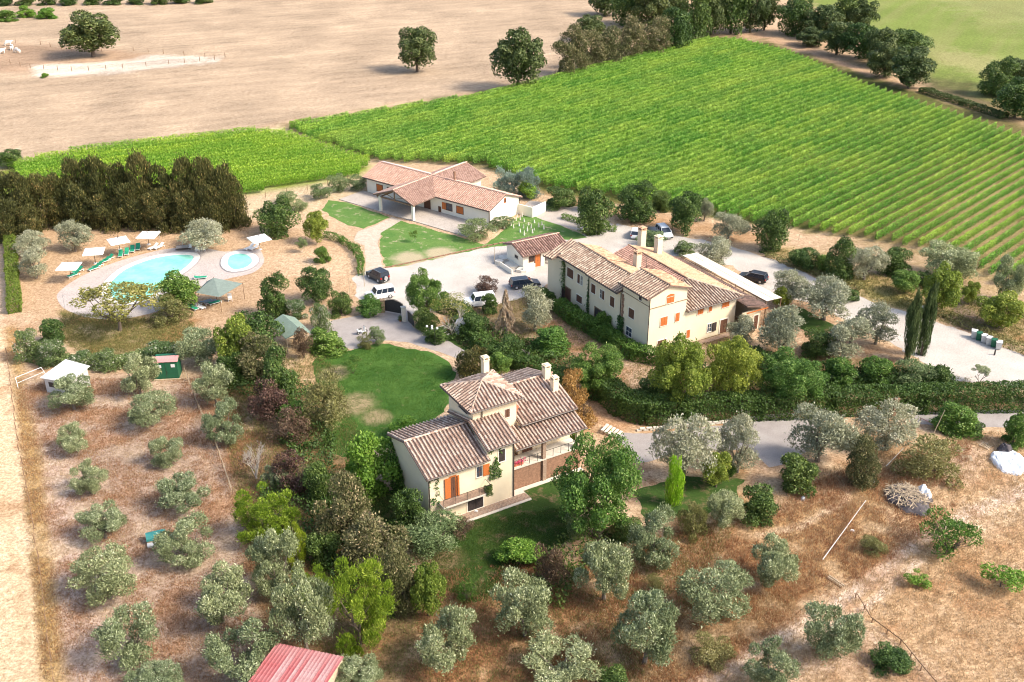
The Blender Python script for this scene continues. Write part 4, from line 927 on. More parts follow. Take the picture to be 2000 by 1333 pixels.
vineyard([(20, 330), (160, 300), (330, 282), (480, 262), (560, 268), (722, 322), (700, 345), (560, 366), (470, 386), (200, 380), (40, 370)], 24, 2.2, 'vinel', 'bright vine row, %s from the conifer screen in the small vineyard', 'vine rows of the small vineyard')

# ---------------------------------------------------------------- building helpers (all in the building's own axes)
def barrel(L, w, h, taper=.12, seg=5, t=.5):
    v = []; f = []
    for e, (yy, k, zz) in enumerate(((0, 1, .025), (L * 1.12, 1 - taper, 0))):
        for i in range(seg + 1):
            a = math.pi * i / seg; v.append((-math.cos(a) * w / 2 * k, yy, math.sin(a) * h * k + zz))
    for i in range(seg): f.append((i, i + 1, seg + 2 + i, seg + 1 + i))
    f.append(tuple(range(seg, -1, -1)))
    return v, f
def roof(parent, name, pts, e0, e1, mat, pitch=.36, tl=.42, thick=.16, singles=0, ridge=None, tlabel=None, eps=0.0):
    """tiled plane: pts polygon in local 3-D; e0->e1 the eave direction; tile columns climb the slope"""
    pts = [Vector(p) for p in pts]; u = (Vector(e1) - Vector(e0)).normalized()
    nrm = Vector((0, 0, 0))
    for i in range(len(pts)): a, b = pts[i], pts[(i + 1) % len(pts)]; nrm += Vector(((a.y - b.y) * (a.z + b.z), (a.z - b.z) * (a.x + b.x), (a.x - b.x) * (a.y + b.y)))
    nrm.normalize(); nrm = nrm if nrm.z > 0 else -nrm
    v = nrm.cross(u).normalized(); o = Vector(e0)
    if v.z < 0: v = -v; 
    ply = [((p - o).dot(u), (p - o).dot(v)) for p in pts]
    base = MB().slab([tuple(p) for p in pts] if (pts[1] - pts[0]).cross(pts[2] - pts[1]).z > 0 else [tuple(p) for p in reversed(pts)], thick).out(name, MT['pan'], parent)
    base.data.materials.clear(); base.data.materials.append(MT['pan'])
    umin = min(p[0] for p in ply); umax = max(p[0] for p in ply); bv, bf = barrel(tl, pitch * .56, pitch * .30); ct = rs.rand(n_ := 400)
    frame = Matrix((u, v, nrm)).transposed()
    n = max(1, int(round((umax - umin) / pitch))); pu = (umax - umin) / n; V = []; Fc = []; T = []; left = singles; sm = None
    tm = MB(); tm.v = bv; tm.f = bf
    for i in range(n):
        uu = umin + (i + .5) * pu; ys = []
        for a, b in zip(ply, ply[1:] + ply[:1]):
            if (a[0] > uu) != (b[0] > uu): ys.append(a[1] + (b[1] - a[1]) * (uu - a[0]) / (b[0] - a[0]))
        ys.sort()
        for k in range(0, len(ys) - 1, 2):
            y = ys[k] - .02; m = max(1, int(round((ys[k + 1] - y) / tl)))
            st = (ys[k + 1] - y) / m
            for j in range(m):
                jit = rs.uniform(-.02, .02); p = o + u * (uu + jit) + v * (y + j * st) + nrm * (.02 + rs.uniform(0, .015))
                if left > 0:
                    if sm is None: sm = tm.me('roof_tile'); sm.materials.append(mat)
                    q = link('roof_tile', sm, base); q.matrix_local = Matrix.Translation(p) @ (frame @ Matrix.Rotation(rs.uniform(-.04, .04), 3, 'Z')).to_4x4(); left -= 1; continue
                n0 = len(V); V += [p + frame @ Vector(c) for c in bv]; Fc += [tuple(n0 + q for q in f) for f in bf]; T += [(ct[i % 400] * .25 + rs.rand() * .65)] * len(bv)
    if V:
        me = bpy.data.meshes.new('roof_tiles'); me.from_pydata([tuple(c) for c in V], [], Fc)
        at = me.attributes.new('tint', 'FLOAT', 'POINT'); at.data.foreach_set('value', T); me.materials.append(mat)
        tag(link('roof_tiles', me, base), kind='stuff')
    return base
def caps(parent, a, b, mat, w=.26, h=.15, L=.42):
    a = Vector(a); b = Vector(b); d = (b - a); n = max(1, int(d.length / L)); d.normalize(); x = d.cross(Vector((0, 0, 1))).normalized(); z = x.cross(d)
    fr = Matrix((x, d, z)).transposed(); bv, bf = barrel(L, w, h); V = []; Fc = []; T = []
    for i in range(n):
        p = a + (b - a) * (i / n) + Vector((0, 0, .03)); n0 = len(V); V += [p + fr @ Vector(c) for c in bv]; Fc += [tuple(n0 + q for q in f) for f in bf]; T += [rs.rand() * .5] * len(bv)
    me = bpy.data.meshes.new('ridge_cap'); me.from_pydata([tuple(c) for c in V], [], Fc)
    at = me.attributes.new('tint', 'FLOAT', 'POINT'); at.data.foreach_set('value', T); me.materials.append(mat); return link('ridge_cap', me, parent)
def face_box(mb, f, c, a0, a1, z0, z1, d0, d1):
    """box on a wall: f is the wall's outward side ('-y', '-x', '+x'), c its plane, d0..d1 distance proud of it"""
    if f == '-y': mb.box(a0, a1, c - d1, c - d0, z0, z1)
    elif f == '-x': mb.box(c - d1, c - d0, a0, a1, z0, z1)
    else: mb.box(c + d0, c + d1, a0, a1, z0, z1)
    return mb
def window(parent, f, c, a0, a1, z0, z1, shutter='brown', openl=0, openr=0, trim='trim', name='window', pane='glass', grid=True, lab=None, slats=True):
    w = MB(); t = .09; p = .05
    face_box(w, f, c, a0 - t, a1 + t, z1, z1 + t, 0, p); face_box(w, f, c, a0 - t, a1 + t, z0 - t, z0, 0, p + .06)
    face_box(w, f, c, a0 - t, a0, z0, z1, 0, p); face_box(w, f, c, a1, a1 + t, z0, z1, 0, p)
    o = w.out(name, MT[trim], parent)
    if lab: o['label'] = lab
    face_box(MB(), f, c, a0, a1, z0, z1, .003, .012).out('pane', MT[pane], o)
    if grid and shutter is None:
        g = MB(); m = (a0 + a1) / 2; face_box(g, f, c, m - .025, m + .025, z0, z1, .013, .035); mz = (z0 + z1) / 2
        face_box(g, f, c, a0, m - .025, mz - .02, mz + .02, .013, .035); face_box(g, f, c, m + .025, a1, mz - .02, mz + .02, .013, .035); g.out('glazing_bar', MT[trim if trim != 'trim' else 'brown'], o)
    def leaf(b0, b1, d0, d1, mat):
        s = MB(); face_box(s, f, c, b0, b1, z0, z1, d0, d1)
        if slats:
            k = max(3, int((z1 - z0) / .14))
            for i in range(k): zz = z0 + .06 + i * (z1 - z0 - .1) / k; face_box(s, f, c, b0 + .05, b1 - .05, zz, zz + .035, d1, d1 + .02)
        s.out('shutter', MT[mat], o)
    if shutter:
        m = (a0 + a1) / 2; wd = (a1 - a0) / 2
        if openl: leaf(a0 - t - wd, a0 - t - .01, .055, .095, shutter)
        else: leaf(a0 + .01, m - .01, .02, .06, shutter)
        if openr: leaf(a1 + t + .01, a1 + t + wd, .055, .095, shutter)
        else: leaf(m + .01, a1 - .01, .02, .06, shutter)
    return o
def door(parent, f, c, a0, a1, z0, z1, mat='brown', trim='trim', arch=False):
    w = MB(); t = .14
    face_box(w, f, c, a0 - t, a0, z0, z1, 0, .06); face_box(w, f, c, a1, a1 + t, z0, z1, 0, .06); face_box(w, f, c, a0 - t, a1 + t, z1, z1 + t, 0, .06)
    o = w.out('door', MT[trim], parent); s = MB(); m = (a0 + a1) / 2
    for b0, b1 in ((a0 + .01, m - .01), (m + .01, a1 - .01)):
        face_box(s, f, c, b0, b1, z0, z1, .003, .03)
        for q in range(4): zz = z0 + .12 + q * (z1 - z0 - .2) / 4; face_box(s, f, c, b0 + .07, b1 - .07, zz, zz + (z1 - z0) / 4 - .14, .03, .045)
    s.out('door_leaf', MT[mat], o); face_box(MB(), f, c, m + .04, m + .09, z0 + .95, z0 + 1.1, .045, .09).out('handle', MT['iron'], o); return o
def gable_block(parent, x0, x1, y0, y1, zl, zr, zt, along, mat, z0=0.0, rpos=None):
    """walls with a ridge: along='x' -> ridge parallel to x at y=rpos"""
    v = MB()
    if along == 'x':
        m = (y0 + y1) / 2 if rpos is None else rpos; prof = [(y0, z0), (y1, z0), (y1, zr), (m, zt), (y0, zl)]
        a = [(x0, p[0], p[1]) for p in prof]; b = [(x1, p[0], p[1]) for p in prof]
    else:
        m = (x0 + x1) / 2 if rpos is None else rpos; prof = [(x0, z0), (x1, z0), (x1, zr), (m, zt), (x0, zl)]
        a = [(p[0], y0, p[1]) for p in prof]; b = [(p[0], y1, p[1]) for p in prof]
    n = len(prof); v.v = a + b; v.f = [tuple(range(n)), tuple(range(2 * n - 1, n - 1, -1))] + [(i, n + i, n + (i + 1) % n, (i + 1) % n) for i in range(n)]
    me = v.me('wall'); b_ = bmesh.new(); b_.from_mesh(me); bmesh.ops.recalc_face_normals(b_, faces=b_.faces); b_.to_mesh(me); b_.free()
    return link('wall', me, parent, MT[mat])
def chimney(parent, x, y, z0, z1, w=.42, mat='wall', cap='wall', style=0):
    o = MB().box(x - w, x + w, y - w, y + w, z0, z1 - .35).out('chimney', MT[mat], parent)
    c = MB(); c.box(x - w * 1.18, x + w * 1.18, y - w * 1.18, y + w * 1.18, z1 - .35, z1 - .27)
    for sx in (-1, 1):
        for sy in (-1, 1): c.box(x + sx * w * .8 - .08, x + sx * w * .8 + .08, y + sy * w * .8 - .08, y + sy * w * .8 + .08, z1 - .27, z1 - .02)
    c.box(x - w * 1.15, x + w * 1.15, y - w * 1.15, y + w * 1.15, z1 - .02, z1 + .05); c.box(x - w * .7, x + w * .7, y - w * .7, y + w * .7, z1 + .05, z1 + .14)
    c.out('chimney_cap', MT['tileE' if cap == 'tile' else cap], o); MB().box(x - w * .5, x + w * .5, y - w * .5, y + w * .5, z1 - .34, z1 - .03).out('flue', MT['dark'], o); return o
def pipe(parent, x, y, z0, z1): return MB().tube((x, y, z0), (x, y, z1), .06, .06, 6).out('downpipe', MT['gutter'], parent)
def gutter(parent, a, b): return MB().tube(a, b, .07, .07, 6).out('gutter', MT['gutter'], parent)
def wall_ivy(parent, f, c, a0, a1, z0, z1, n, mat='ivy', name='ivy', prof=None, leaf=.2, depth=.18):
    a = rs.uniform(a0, a1, n); z = rs.uniform(z0, z1, n)
    if prof is not None: keep = prof(a, z); a = a[keep]; z = z[keep]
    m = len(a); d = np.abs(rs.normal(.06, depth * .6, m)) + .03
    if f == '-y': P = np.stack([a, c - d, z], -1); nv = np.array([0, -1, .2])
    elif f == '-x': P = np.stack([c - d, a, z], -1); nv = np.array([-1, 0, .2])
    else: P = np.stack([c + d, a, z], -1); nv = np.array([1, 0, .2])
    return link(name, leafmesh(name, P, rdir(m) + np.array([0, 0, -.5]), nv + rdir(m) * .7, leaf * rs.uniform(.6, 1.3, m), leaf * .7, rs.rand(m), FO[mat]), parent, None) if False else tag(link(name, leafmesh(name, P, rdir(m) + np.array([0, 0, -.5]), nv + rdir(m) * .7, leaf * rs.uniform(.6, 1.3, m), leaf * .7, rs.rand(m), FO[mat]), parent), kind='stuff')

# ---------------------------------------------------------------- tiled villa with square tower (centre)
o1 = G(1004, 970)
V1 = thing('villa', 'cream villa with a square hip-roofed tower, balcony and tiled porch', 'house', (o1[0], o1[1], 0), 30.5)
TA = MT['tileA']; sl_ = .34
# left block: ridge along x
gable_block(V1, -10.1, -3.2, 0, 8.6, 5.95, 6.2, 7.55, 'x', 'wall', rpos=4.55)
MB().box(-3.197, 0, 0, 6, 0, 7.2).out('wall', MT['wall'], V1)                   # middle block
MB().box(-2.95, 2.35, 3.5, 9.0, 4.0, 9.95).out('tower_wall', MT['wall'], V1)
gable_block(V1, 2.36, 9.1, 3.1, 12.3, 6.75, 6.9, 8.35, 'x', 'wall', z0=2.7, rpos=7.9)
MB().box(.003, 9.1, 1.0, 12.3, 0, 2.69).out('porch_base', MT['brick'], V1)
MB().box(0.02, 9.15, .85, 3.0, 2.692, 2.85).out('porch_floor', MT['trim'], V1)
roof(V1, 'roof', [(-10.45, -.5, 6.05), (-3.1, -.5, 6.05), (-3.1, 4.6, 7.75), (-10.45, 4.6, 7.75)], (-10.45, -.5, 6.05), (-3.1, -.5, 6.05), TA, .42, .46, singles=230)
roof(V1, 'roof', [(-10.45, 9.1, 6.3), (-2.9, 9.1, 6.3), (-2.9, 4.6, 7.75), (-10.45, 4.6, 7.75)], (-10.45, 9.1, 6.3), (-2.9, 9.1, 6.3), TA, .42, .46)
caps(V1, (-10.45, 4.6, 7.82), (-3.1, 4.6, 7.82), TA)
roof(V1, 'roof', [(-3.45, -.5, 7.25), (.4, -.5, 7.25), (.4, 3.6, 8.65), (-3.45, 3.6, 8.65)], (-3.45, -.5, 7.25), (.4, -.5, 7.25), TA, .42, .46, singles=70)
roof(V1, 'roof', [(-3.45, 3.6, 8.65), (-3.0, 3.6, 8.65), (-3.0, 8.5, 7.3), (-3.45, 8.5, 7.3)], (-3.45, 8.5, 7.3), (-3.0, 8.5, 7.3), TA, .42, .46)
# tower hip
E0 = [(-3.6, 2.85, 10.0), (2.95, 2.85, 10.0), (2.95, 9.65, 10.0), (-3.6, 9.65, 10.0)]; ap = (-.35, 6.2, 11.35)
for i in range(4): a, b = E0[i], E0[(i + 1) % 4]; roof(V1, 'tower_roof', [a, b, ap], a, b, TA, .42, .46)
for a in E0: caps(V1, a, ap, TA, .22, .12)
# right roof, ridge along x
roof(V1, 'roof', [(2.36, 2.5, 6.85), (9.7, 2.5, 6.85), (9.7, 7.9, 8.6), (2.36, 7.9, 8.6)], (2.36, 2.5, 6.85), (9.7, 2.5, 6.85), TA, .42, .46)
roof(V1, 'roof', [(1.2, 12.8, 7.0), (9.5, 12.8, 7.0), (9.5, 7.9, 8.6), (1.2, 7.9, 8.6)], (1.2, 12.8, 7.0), (9.5, 12.8, 7.0), TA, .42, .46)
caps(V1, (2.36, 7.9, 8.68), (9.7, 7.9, 8.68), TA)
# porch roof
roof(V1, 'porch_roof', [(.42, .4, 5.5), (9.55, .4, 5.5), (9.55, 3.1, 6.35), (2.42, 3.1, 6.35), (2.42, 3.5, 6.48), (.42, 3.5, 6.48)], (.42, .4, 5.5), (9.55, .4, 5.5), TA, .42, .46)
for x in (4.35, 8.75): MB().box(x - .2, x + .2, .86, 1.26, 2.86, 5.5).out('porch_column', MT['wall' if x > 5 else 'paving'], V1)
MB().box(4.12, 4.58, .78, .846, 0, 2.69).out('buttress', MT['paving'], V1)
MB().box(.42, 9.1, .9, 1.1, 5.3, 5.42).out('porch_beam', MT['wood'], V1)
rl = MB()
for i in range(9):
    x = .5 + i * 1.0
    if abs(x - 4.4) > .3 and x < 8.6: rl.box(x - .02, x + .02, .92, .96, 2.853, 3.75)
rl.box(.2, 4.13, .92, .95, 3.75, 3.79); rl.box(4.57, 8.5, .92, .95, 3.75, 3.79); rl.out('porch_railing', MT['iron'], V1)
door(V1, '-y', 3.1, 3.0, 4.0, 2.86, 4.9, 'brown', 'brown'); window(V1, '-y', 3.1, 6.0, 7.0, 3.6, 4.8, None, pane='dark', trim='brown')
window(V1, '-y', 0, -1.86, -1.13, 5.05, 6.5, 'dark', trim='white', slats=True)
window(V1, '-y', 0, -4.5, -3.9, 4.05, 5.3, None, trim='trim', pane='glass')
s_ = MB(); s_.box(-3.78, -3.02, -.13, -.07, 4.0, 5.35); s_.out('shutter', MT['orange'], V1)
door(V1, '-y', 0, -7.55, -7.0, 2.62, 5.1, 'brown', 'orange'); MB().box(-8.25, -7.72, -.14, -.07, 2.66, 5.15).out('shutter', MT['orange'], V1); MB().box(-6.82, -6.62, -.2, -.07, 2.66, 5.15).out('shutter', MT['orange'], V1)
window(V1, '-y', 0, -5.65, -3.8, .15, 1.75, 'dark', trim='white', name='garage_door')
MB().box(-9.0, -3.5, -1.2, -.002, 2.38, 2.58).out('balcony', MT['trim'], V1); MB().box(-8.95, -3.55, -1.15, -.01, 2.583, 2.60).out('balcony_floor', MT['paving'], V1)
rb = MB()
for i in range(45):
    x = -8.96 + i * .124; r_ = .025 if i % 11 == 0 else .008; rb.box(x - r_, x + r_, -1.18, -1.16, 2.585, 3.5)
rb.box(-8.98, -3.5, -1.185, -1.155, 3.5, 3.54); rb.box(-8.98, -8.95, -1.15, -.02, 3.5, 3.54); rb.box(-3.53, -3.5, -1.15, -.02, 3.5, 3.54); rb.out('balcony_railing', MT['iron'], V1)
window(V1, '-y', 3.5, .93, 1.5, 7.75, 8.75, 'brown', trim='trim'); window(V1, '-x', -2.95, 4.6, 6.6, 8.75, 9.75, 'dark', trim='trim')
gutter(V1, (-10.4, -.58, 6.0), (-3.5, -.58, 6.0)); gutter(V1, (-3.4, -.58, 7.2), (.4, -.58, 7.2)); gutter(V1, (-3.6, 2.78, 9.93), (2.95, 2.78, 9.93)); gutter(V1, (.45, .32, 5.42), (9.5, .32, 5.42)); gutter(V1, (2.4, 2.42, 6.78), (9.6, 2.42, 6.78)); gutter(V1, (-3.68, 2.9, 9.93), (-3.68, 9.6, 9.93))
pipe(V1, -.08, -.08, 0, 7.1); pipe(V1, -10.0, -.08, 0, 6.0); pipe(V1, -1.9, 3.4, 8.6, 9.9)
chimney(V1, 1.9, 9.5, 9.6, 12.1, .34, 'wall2'); chimney(V1, 8.7, 7.6, 7.8, 10.1, .36, 'wall2'); chimney(V1, 8.6, 5.7, 7.6, 9.5, .34, 'wall2')
wall_ivy(V1, '-y', 0, -3.1, -1.6, 3.2, 7.0, 900, prof=lambda a, z: fbm(a * 1.4 + 3, z * 1.1, 3) > .5, name='climbing_rose'); wall_ivy(V1, '-y', 0, -10.0, -8.9, 2.4, 6.0, 320, prof=lambda a, z: fbm(a * 1.6, z * 1.3 + 8, 3) > .5, name='climbing_rose')
wall_ivy(V1, '-x', -10.1, 4.5, 8.6, 0, 5.6, 3500, 'green', 'wall_creeper', prof=lambda a, z: (a - 4.5) / 4.1 * 6.5 > z + (fbm(a, z, 2) - .5) * 2, depth=.5, leaf=.26)
tg = thing('balcony_plant', 'hanging green plant spilling over the balcony end', 'potted plant', tuple(V1.matrix_world.translation), 0)
def world1(root, p):
    a = root.rotation_euler.z; return (root.location.x + p[0] * math.cos(a) - p[1] * math.sin(a), root.location.y + p[0] * math.sin(a) + p[1] * math.cos(a), p[2])
tg.location = world1(V1, (-3.7, -1.0, 2.6)); c = link('foliage', K['dark']['crowns'][0], tg); c.scale = (.6, .6, .75); c.location = (0, 0, .3)
MB().tube((0, 0, 0), (0, 0, .35), .16, .22, 8).out('pot', MT['clay'], tg)
pt = thing('clay_pot', 'terracotta pot on the tiled roof beside the tower', 'pot', world1(V1, (2.75, 4.4, 7.45)), 0); MB().tube((0, 0, 0), (0, 0, .6), .2, .34, 10).tube((0, 0, .6), (0, 0, .72), .4, .4, 10).out('bowl', MT['clay'], pt)
fl = thing('flower_box', 'pink flowers on the porch edge', 'flowers', world1(V1, (1.3, 1.25, 2.86)), 30); c = link('flowers', leafmesh('petals', rs.normal(0, 1, (260, 3)) * (.45, .12, .12) + (0, 0, .42), rdir(260), rdir(260), .13, .11, rs.rand(260), MT['flowerp']), fl); c['kind'] = 'stuff'; MB().box(-.55, .55, -.12, .12, 0, .25).out('trough', MT['clay'], fl)
# paved strip round the villa, tile by tile
pv = tag(MB().box(-7.2, 1.35, -1.5, -.003, -.02, .07).out('paving', MT['trim'], None), kind='structure'); pv.location = V1.location; pv.rotation_euler = V1.rotation_euler
p_ = tag(MB().box(.003, 1.35, -.003, .9, -.02, .069).box(1.351, 9.2, .35, .9, -.02, .068).out('paving', MT['trim'], None), kind='structure'); p_.location = V1.location; p_.rotation_euler = V1.rotation_euler
tm_ = MB().box(-.26, .26, -.26, .26, 0, .03).me('paving_tile'); tm_.materials.append(MT['paving'])
for i in range(15):
    for j in range(2):
        q = link('paving_tile', tm_, pv); q.location = (-6.8 + i * .56, -.35 - j * .56, .071); q.scale = (1, 1, rs.uniform(.6, 1.2))
        if j == 0 and i < 14: q2 = None

# ---------------------------------------------------------------- tall villa (three storeys, long wings)
o2 = G(1264, 677); k2 = 1 - 1.6 / 66
V2 = thing('tall_villa', 'large pale yellow villa with a three-storey gabled front and brown shutters', 'house', (o2[0] * k2, o2[1] * k2, 0), 30.5)
TB = MT['tileB']; TE = MT['tileE']
gable_block(V2, 0, 6.2, 0, 5.9, 8.75, 8.85, 9.75, 'y', 'wall2', rpos=2.95)
roof(V2, 'roof', [(-.69, -.35, 8.75), (-.69, 6.3, 8.75), (2.95, 6.3, 9.95), (2.95, -.35, 9.95)], (-.69, 6.3, 8.75), (-.69, -.35, 8.75), TB, .46, .5)
roof(V2, 'roof', [(6.6, -.35, 8.8), (6.6, 6.3, 8.8), (2.95, 6.3, 9.95), (2.95, -.35, 9.95)], (6.6, -.35, 8.8), (6.6, 6.3, 8.8), TE, .44, .5)
caps(V2, (2.95, -.35, 10.02), (2.95, 6.3, 10.02), TE)
MB().box(0, 5.8, 5.903, 20.2, 0, 7.0).out('wall', MT['wall2'], V2)
for y0, y1, dz in ((6.31, 13.9, 0), (13.9, 21.2, .12)):
    roof(V2, 'roof', [(-.68, y0, 7.05 + dz), (-.68, y1, 7.05 + dz), (2.9, y1, 8.35 + dz), (2.9, y0, 8.35 + dz)], (-.68, y1, 7.05 + dz), (-.68, y0, 7.05 + dz), TB, .46, .5)
    roof(V2, 'roof', [(6.6, y0, 7.05 + dz), (6.6, y1, 7.05 + dz), (2.9, y1, 8.35 + dz), (2.9, y0, 8.35 + dz)], (6.6, y0, 7.05 + dz), (6.6, y1, 7.05 + dz), TE, .44, .5)
    caps(V2, (2.9, y0, 8.42 + dz), (2.9, y1, 8.42 + dz), TE)
    gutter(V2, (-.76, y0, 6.98 + dz), (-.76, y1, 6.98 + dz))
MB().prism([(0, 20.203), (5.8, 20.203), (5.8, 22.6), (-1.5, 22.6), (-1.0, 21.6)], 0, 6.85).out('wall', MT['wall2'], V2)
roof(V2, 'roof', [(-1.75, 21.2, 6.95), (-2.2, 23.0, 6.95), (2.9, 23.2, 8.45), (2.9, 21.2, 8.45), (-.68, 21.2, 7.2)], (-2.2, 23.0, 6.95), (-1.75, 21.2, 6.95), TB, .46, .5)
# main body with hipped roof
MB().box(6.203, 15.5, .3, 19.2, 0, 5.45).out('wall', MT['wall2'], V2)
roof(V2, 'roof', [(6.2, -.4, 5.4), (16.1, -.4, 5.4), (10.55, 5.2, 7.1), (6.2, 5.2, 7.1)], (6.2, -.4, 5.4), (16.1, -.4, 5.4), TB, .44, .46)
roof(V2, 'roof', [(16.1, -.4, 5.4), (16.3, 19.5, 5.4), (10.8, 19.5, 7.1), (10.55, 5.2, 7.1)], (16.1, -.4, 5.4), (16.3, 19.5, 5.4), TE, .44, .5)
roof(V2, 'roof', [(5.9, 5.2, 5.7), (5.9, 19.5, 5.7), (10.8, 19.5, 7.1), (10.55, 5.2, 7.1)], (5.9, 19.5, 5.7), (5.9, 5.2, 5.7), MT['tileD'], .44, .46)
caps(V2, (10.55, 5.2, 7.18), (16.1, -.4, 5.48), TB); caps(V2, (10.55, 5.2, 7.18), (10.8, 19.5, 7.18), TE)
# string courses and corner stones
MB().box(-.05, 6.25, -.05, -.003, 7.05, 7.17).out('string_course', MT['stone'], V2); MB().box(-.05, -.003, .003, 5.9, 7.35, 7.45).out('string_course', MT['stone'], V2)
qs = MB()
for i in range(14): qs.box(-.06, -.003, 5.55 + .12 * (i % 2), 6.05, .3 + i * .48, .3 + i * .48 + .42)
qs.out('corner_stones', MT['brick'], V2)
# front openings of the gabled block
w_ = window(V2, '-y', 0, 2.75, 4.0, 7.25, 8.1, 'orange', name='arched_window'); hd = MB(); hd.prism([(2.66, 8.19), (4.09, 8.19), (3.9, 8.42), (3.375, 8.55), (2.85, 8.42)], -.07, -.003)
hd.v = [(a, c, b) for a, b, c in hd.v]; hd.out('arch_head', MT['orange'], w_)
window(V2, '-y', 0, 1.95, 3.1, 4.1, 5.35, 'orange'); window(V2, '-y', 0, 4.45, 5.15, 4.15, 5.4, 'orange')
window(V2, '-y', 0, 1.7, 3.2, 0.2, 1.95, 'brown', trim='white')
window(V2, '-x', 0, 3.2, 4.4, 4.25, 5.6, 'brown', trim='white'); window(V2, '-x', 0, 3.5, 4.75, 1.35, 2.65, None, trim='white', pane='glass', grid=True); window(V2, '-x', 0, 1.75, 2.35, 7.6, 8.4, 'dark', trim='white')
for a, b, z0, z1, s, ol in ((12.35, 13.35, 4.35, 5.7, 'brown', 0), (10.15, 10.65, 4.35, 5.65, 'brown', 0), (7.75, 8.75, 4.15, 5.6, 'brown', 0), (18.0, 19.6, 4.5, 5.9, 'brown', 0), (16.3, 16.9, 4.45, 5.85, 'brown', 0), (15.6, 17.0, 1.5, 2.6, 'brown', 0)):
    window(V2, '-x', 0, a, b, z0, z1, s, trim='white')
window(V2, '-x', 0, 10.7, 11.2, 4.35, 5.65, None, trim='white'); window(V2, '-x', 0, 15.6, 16.1, 4.45, 5.85, None, trim='white')
door(V2, '-x', 0, 18.6, 20.0, .05, 2.6, 'brown', 'stone'); MB().box(-.6, -.003, 20.05, 20.12, .1, 2.5).out('door_wing', MT['dark'], V2)
door(V2, '-x', 0, 10.5, 12.3, .05, 2.4, 'dark', 'stone')
# right wing openings
for a, b, z0, z1 in ((8.55, 9.6, 4.05, 5.0), (10.5, 11.1, 4.05, 5.0), (12.9, 14.2, 4.05, 5.05)): window(V2, '-y', .3, a, b, z0, z1, 'orange')
door(V2, '-y', .3, 12.9, 14.2, .05, 2.15, 'brown', 'white'); window(V2, '-y', .3, 10.6, 11.3, .9, 2.1, None, trim='white'); MB().box(11.42, 12.1, .12, .2, .85, 2.15).out('shutter', MT['dark'], V2)
window(V2, '-y', .3, 6.9, 7.5, .9, 2.1, 'orange')
gutter(V2, (-.76, -.3, 8.68), (-.76, 6.2, 8.68)); gutter(V2, (6.3, -.48, 5.33), (16.0, -.48, 5.33))
pipe(V2, -.08, -.08, 0, 8.6); pipe(V2, 6.3, .2, 0, 5.3); pipe(V2, -.08, 6.25, 0, 7.0); pipe(V2, -.08, 14.0, 0, 7.0)
MB().box(-.5, 16.6, -.9, -.003, 0, .06).out('plinth_path', MT['paving'], V2)
chimney(V2, 7.3, 12.6, 6.2, 9.3, .42, 'wall2', 'clayc'); chimney(V2, 13.6, 19.9, 5.6, 9.3, .46, 'wall2', 'clayc'); chimney(V2, 14.2, 16.6, 6.0, 8.9, .46, 'wall2')
ar = MB(); ar.tube((7.9, 11.2, 6.3), (7.9, 11.2, 9.4), .03, .03, 5)
for i in range(5): ar.tube((7.5, 11.2, 8.2 + i * .22), (8.3, 11.2, 8.2 + i * .22), .015, .015, 4)
ar.out('aerial', MT['iron'], V2)
wall_ivy(V2, '-x', 0, 20.0, 21.2, 0, 6.8, 2200, prof=lambda a, z: np.abs(a - 20.6) < .35 + .35 * fbm(a * 2, z * .9, 3), depth=.3); wall_ivy(V2, '-x', 0, 13.7, 14.4, 0, 6.0, 700, prof=lambda a, z: np.abs(a - 14.0) < .1 + .4 * fbm(a, z, 3) * (z < 4), depth=.2)
wall_ivy(V2, '-x', 0, 5.3, 6.6, .2, 3.6, 900, depth=.3, name='climbing_plant')
# dark tiled annexe + awning
AN = thing('annexe', 'low annexe with a dark mossy tiled roof along the tall villa', 'annexe', world1(V2, (15.52, 0, 0)), 30.5)
AN.location.z = 0
MB().box(0, 3.2, -1.2, -1.0, 0, 3.2).box(3.2, 3.4, -1.2, 18, 0, 3.2).out('wall', MT['wall2'], AN)
roof(AN, 'roof', [(.05, -1.9, 4.55), (4.0, -1.9, 3.6), (4.4, 18.4, 3.6), (.6, 18.4, 4.7)], (4.0, -1.9, 3.6), (4.4, 18.4, 3.6), MT['tileF'], .34, .44)
MB().box(.1, 4.0, -1.95, -1.85, 3.35, 3.5).out('beam', MT['orange'], AN); door(AN, '-y', -1.2, 2.2, 3.0, .1, 2.3, 'brown', 'white'); MB().box(3.7, 3.85, -1.8, -1.65, 0, 3.4).out('post', MT['wood'], AN)
window(AN, '-y', -1.2, .5, 1.5, .9, 2.1, None, trim='white', pane='dark')
AW = thing('awning_roof', 'long cream awning roof of square panels beside the dark tiled annexe', 'awning', world1(V2, (20.0, -1.0, 0)), 30.5)
pn = MB().slab([(.02, .02, 3.95), (1.42, .02, 3.87), (1.42, 1.55, 3.87), (.02, 1.55, 3.95)], .05).box(.5, 1.0, .74, .80, 3.93, 3.97).me('awning_panel'); pn.materials.append(MT['panelr'])
for i in range(2):
    for j in range(12): q = link('awning_panel', pn, AW); q.location = (i * 1.5 + j * .03, j * 1.6, -i * .08 + rs.uniform(-.015, .015))
fr_ = MB()
for j in range(5): y = .1 + j * 4.7; fr_.box(.02, .12, y, y + .1, 0, 3.8).box(2.88, 2.98, y, y + .1, 0, 3.68)
fr_.box(0, .1, 0, 19.2, 3.75, 3.85); fr_.box(2.9, 3.0, 0, 19.2, 3.65, 3.72); fr_.out('frame', MT['wood'], AW)

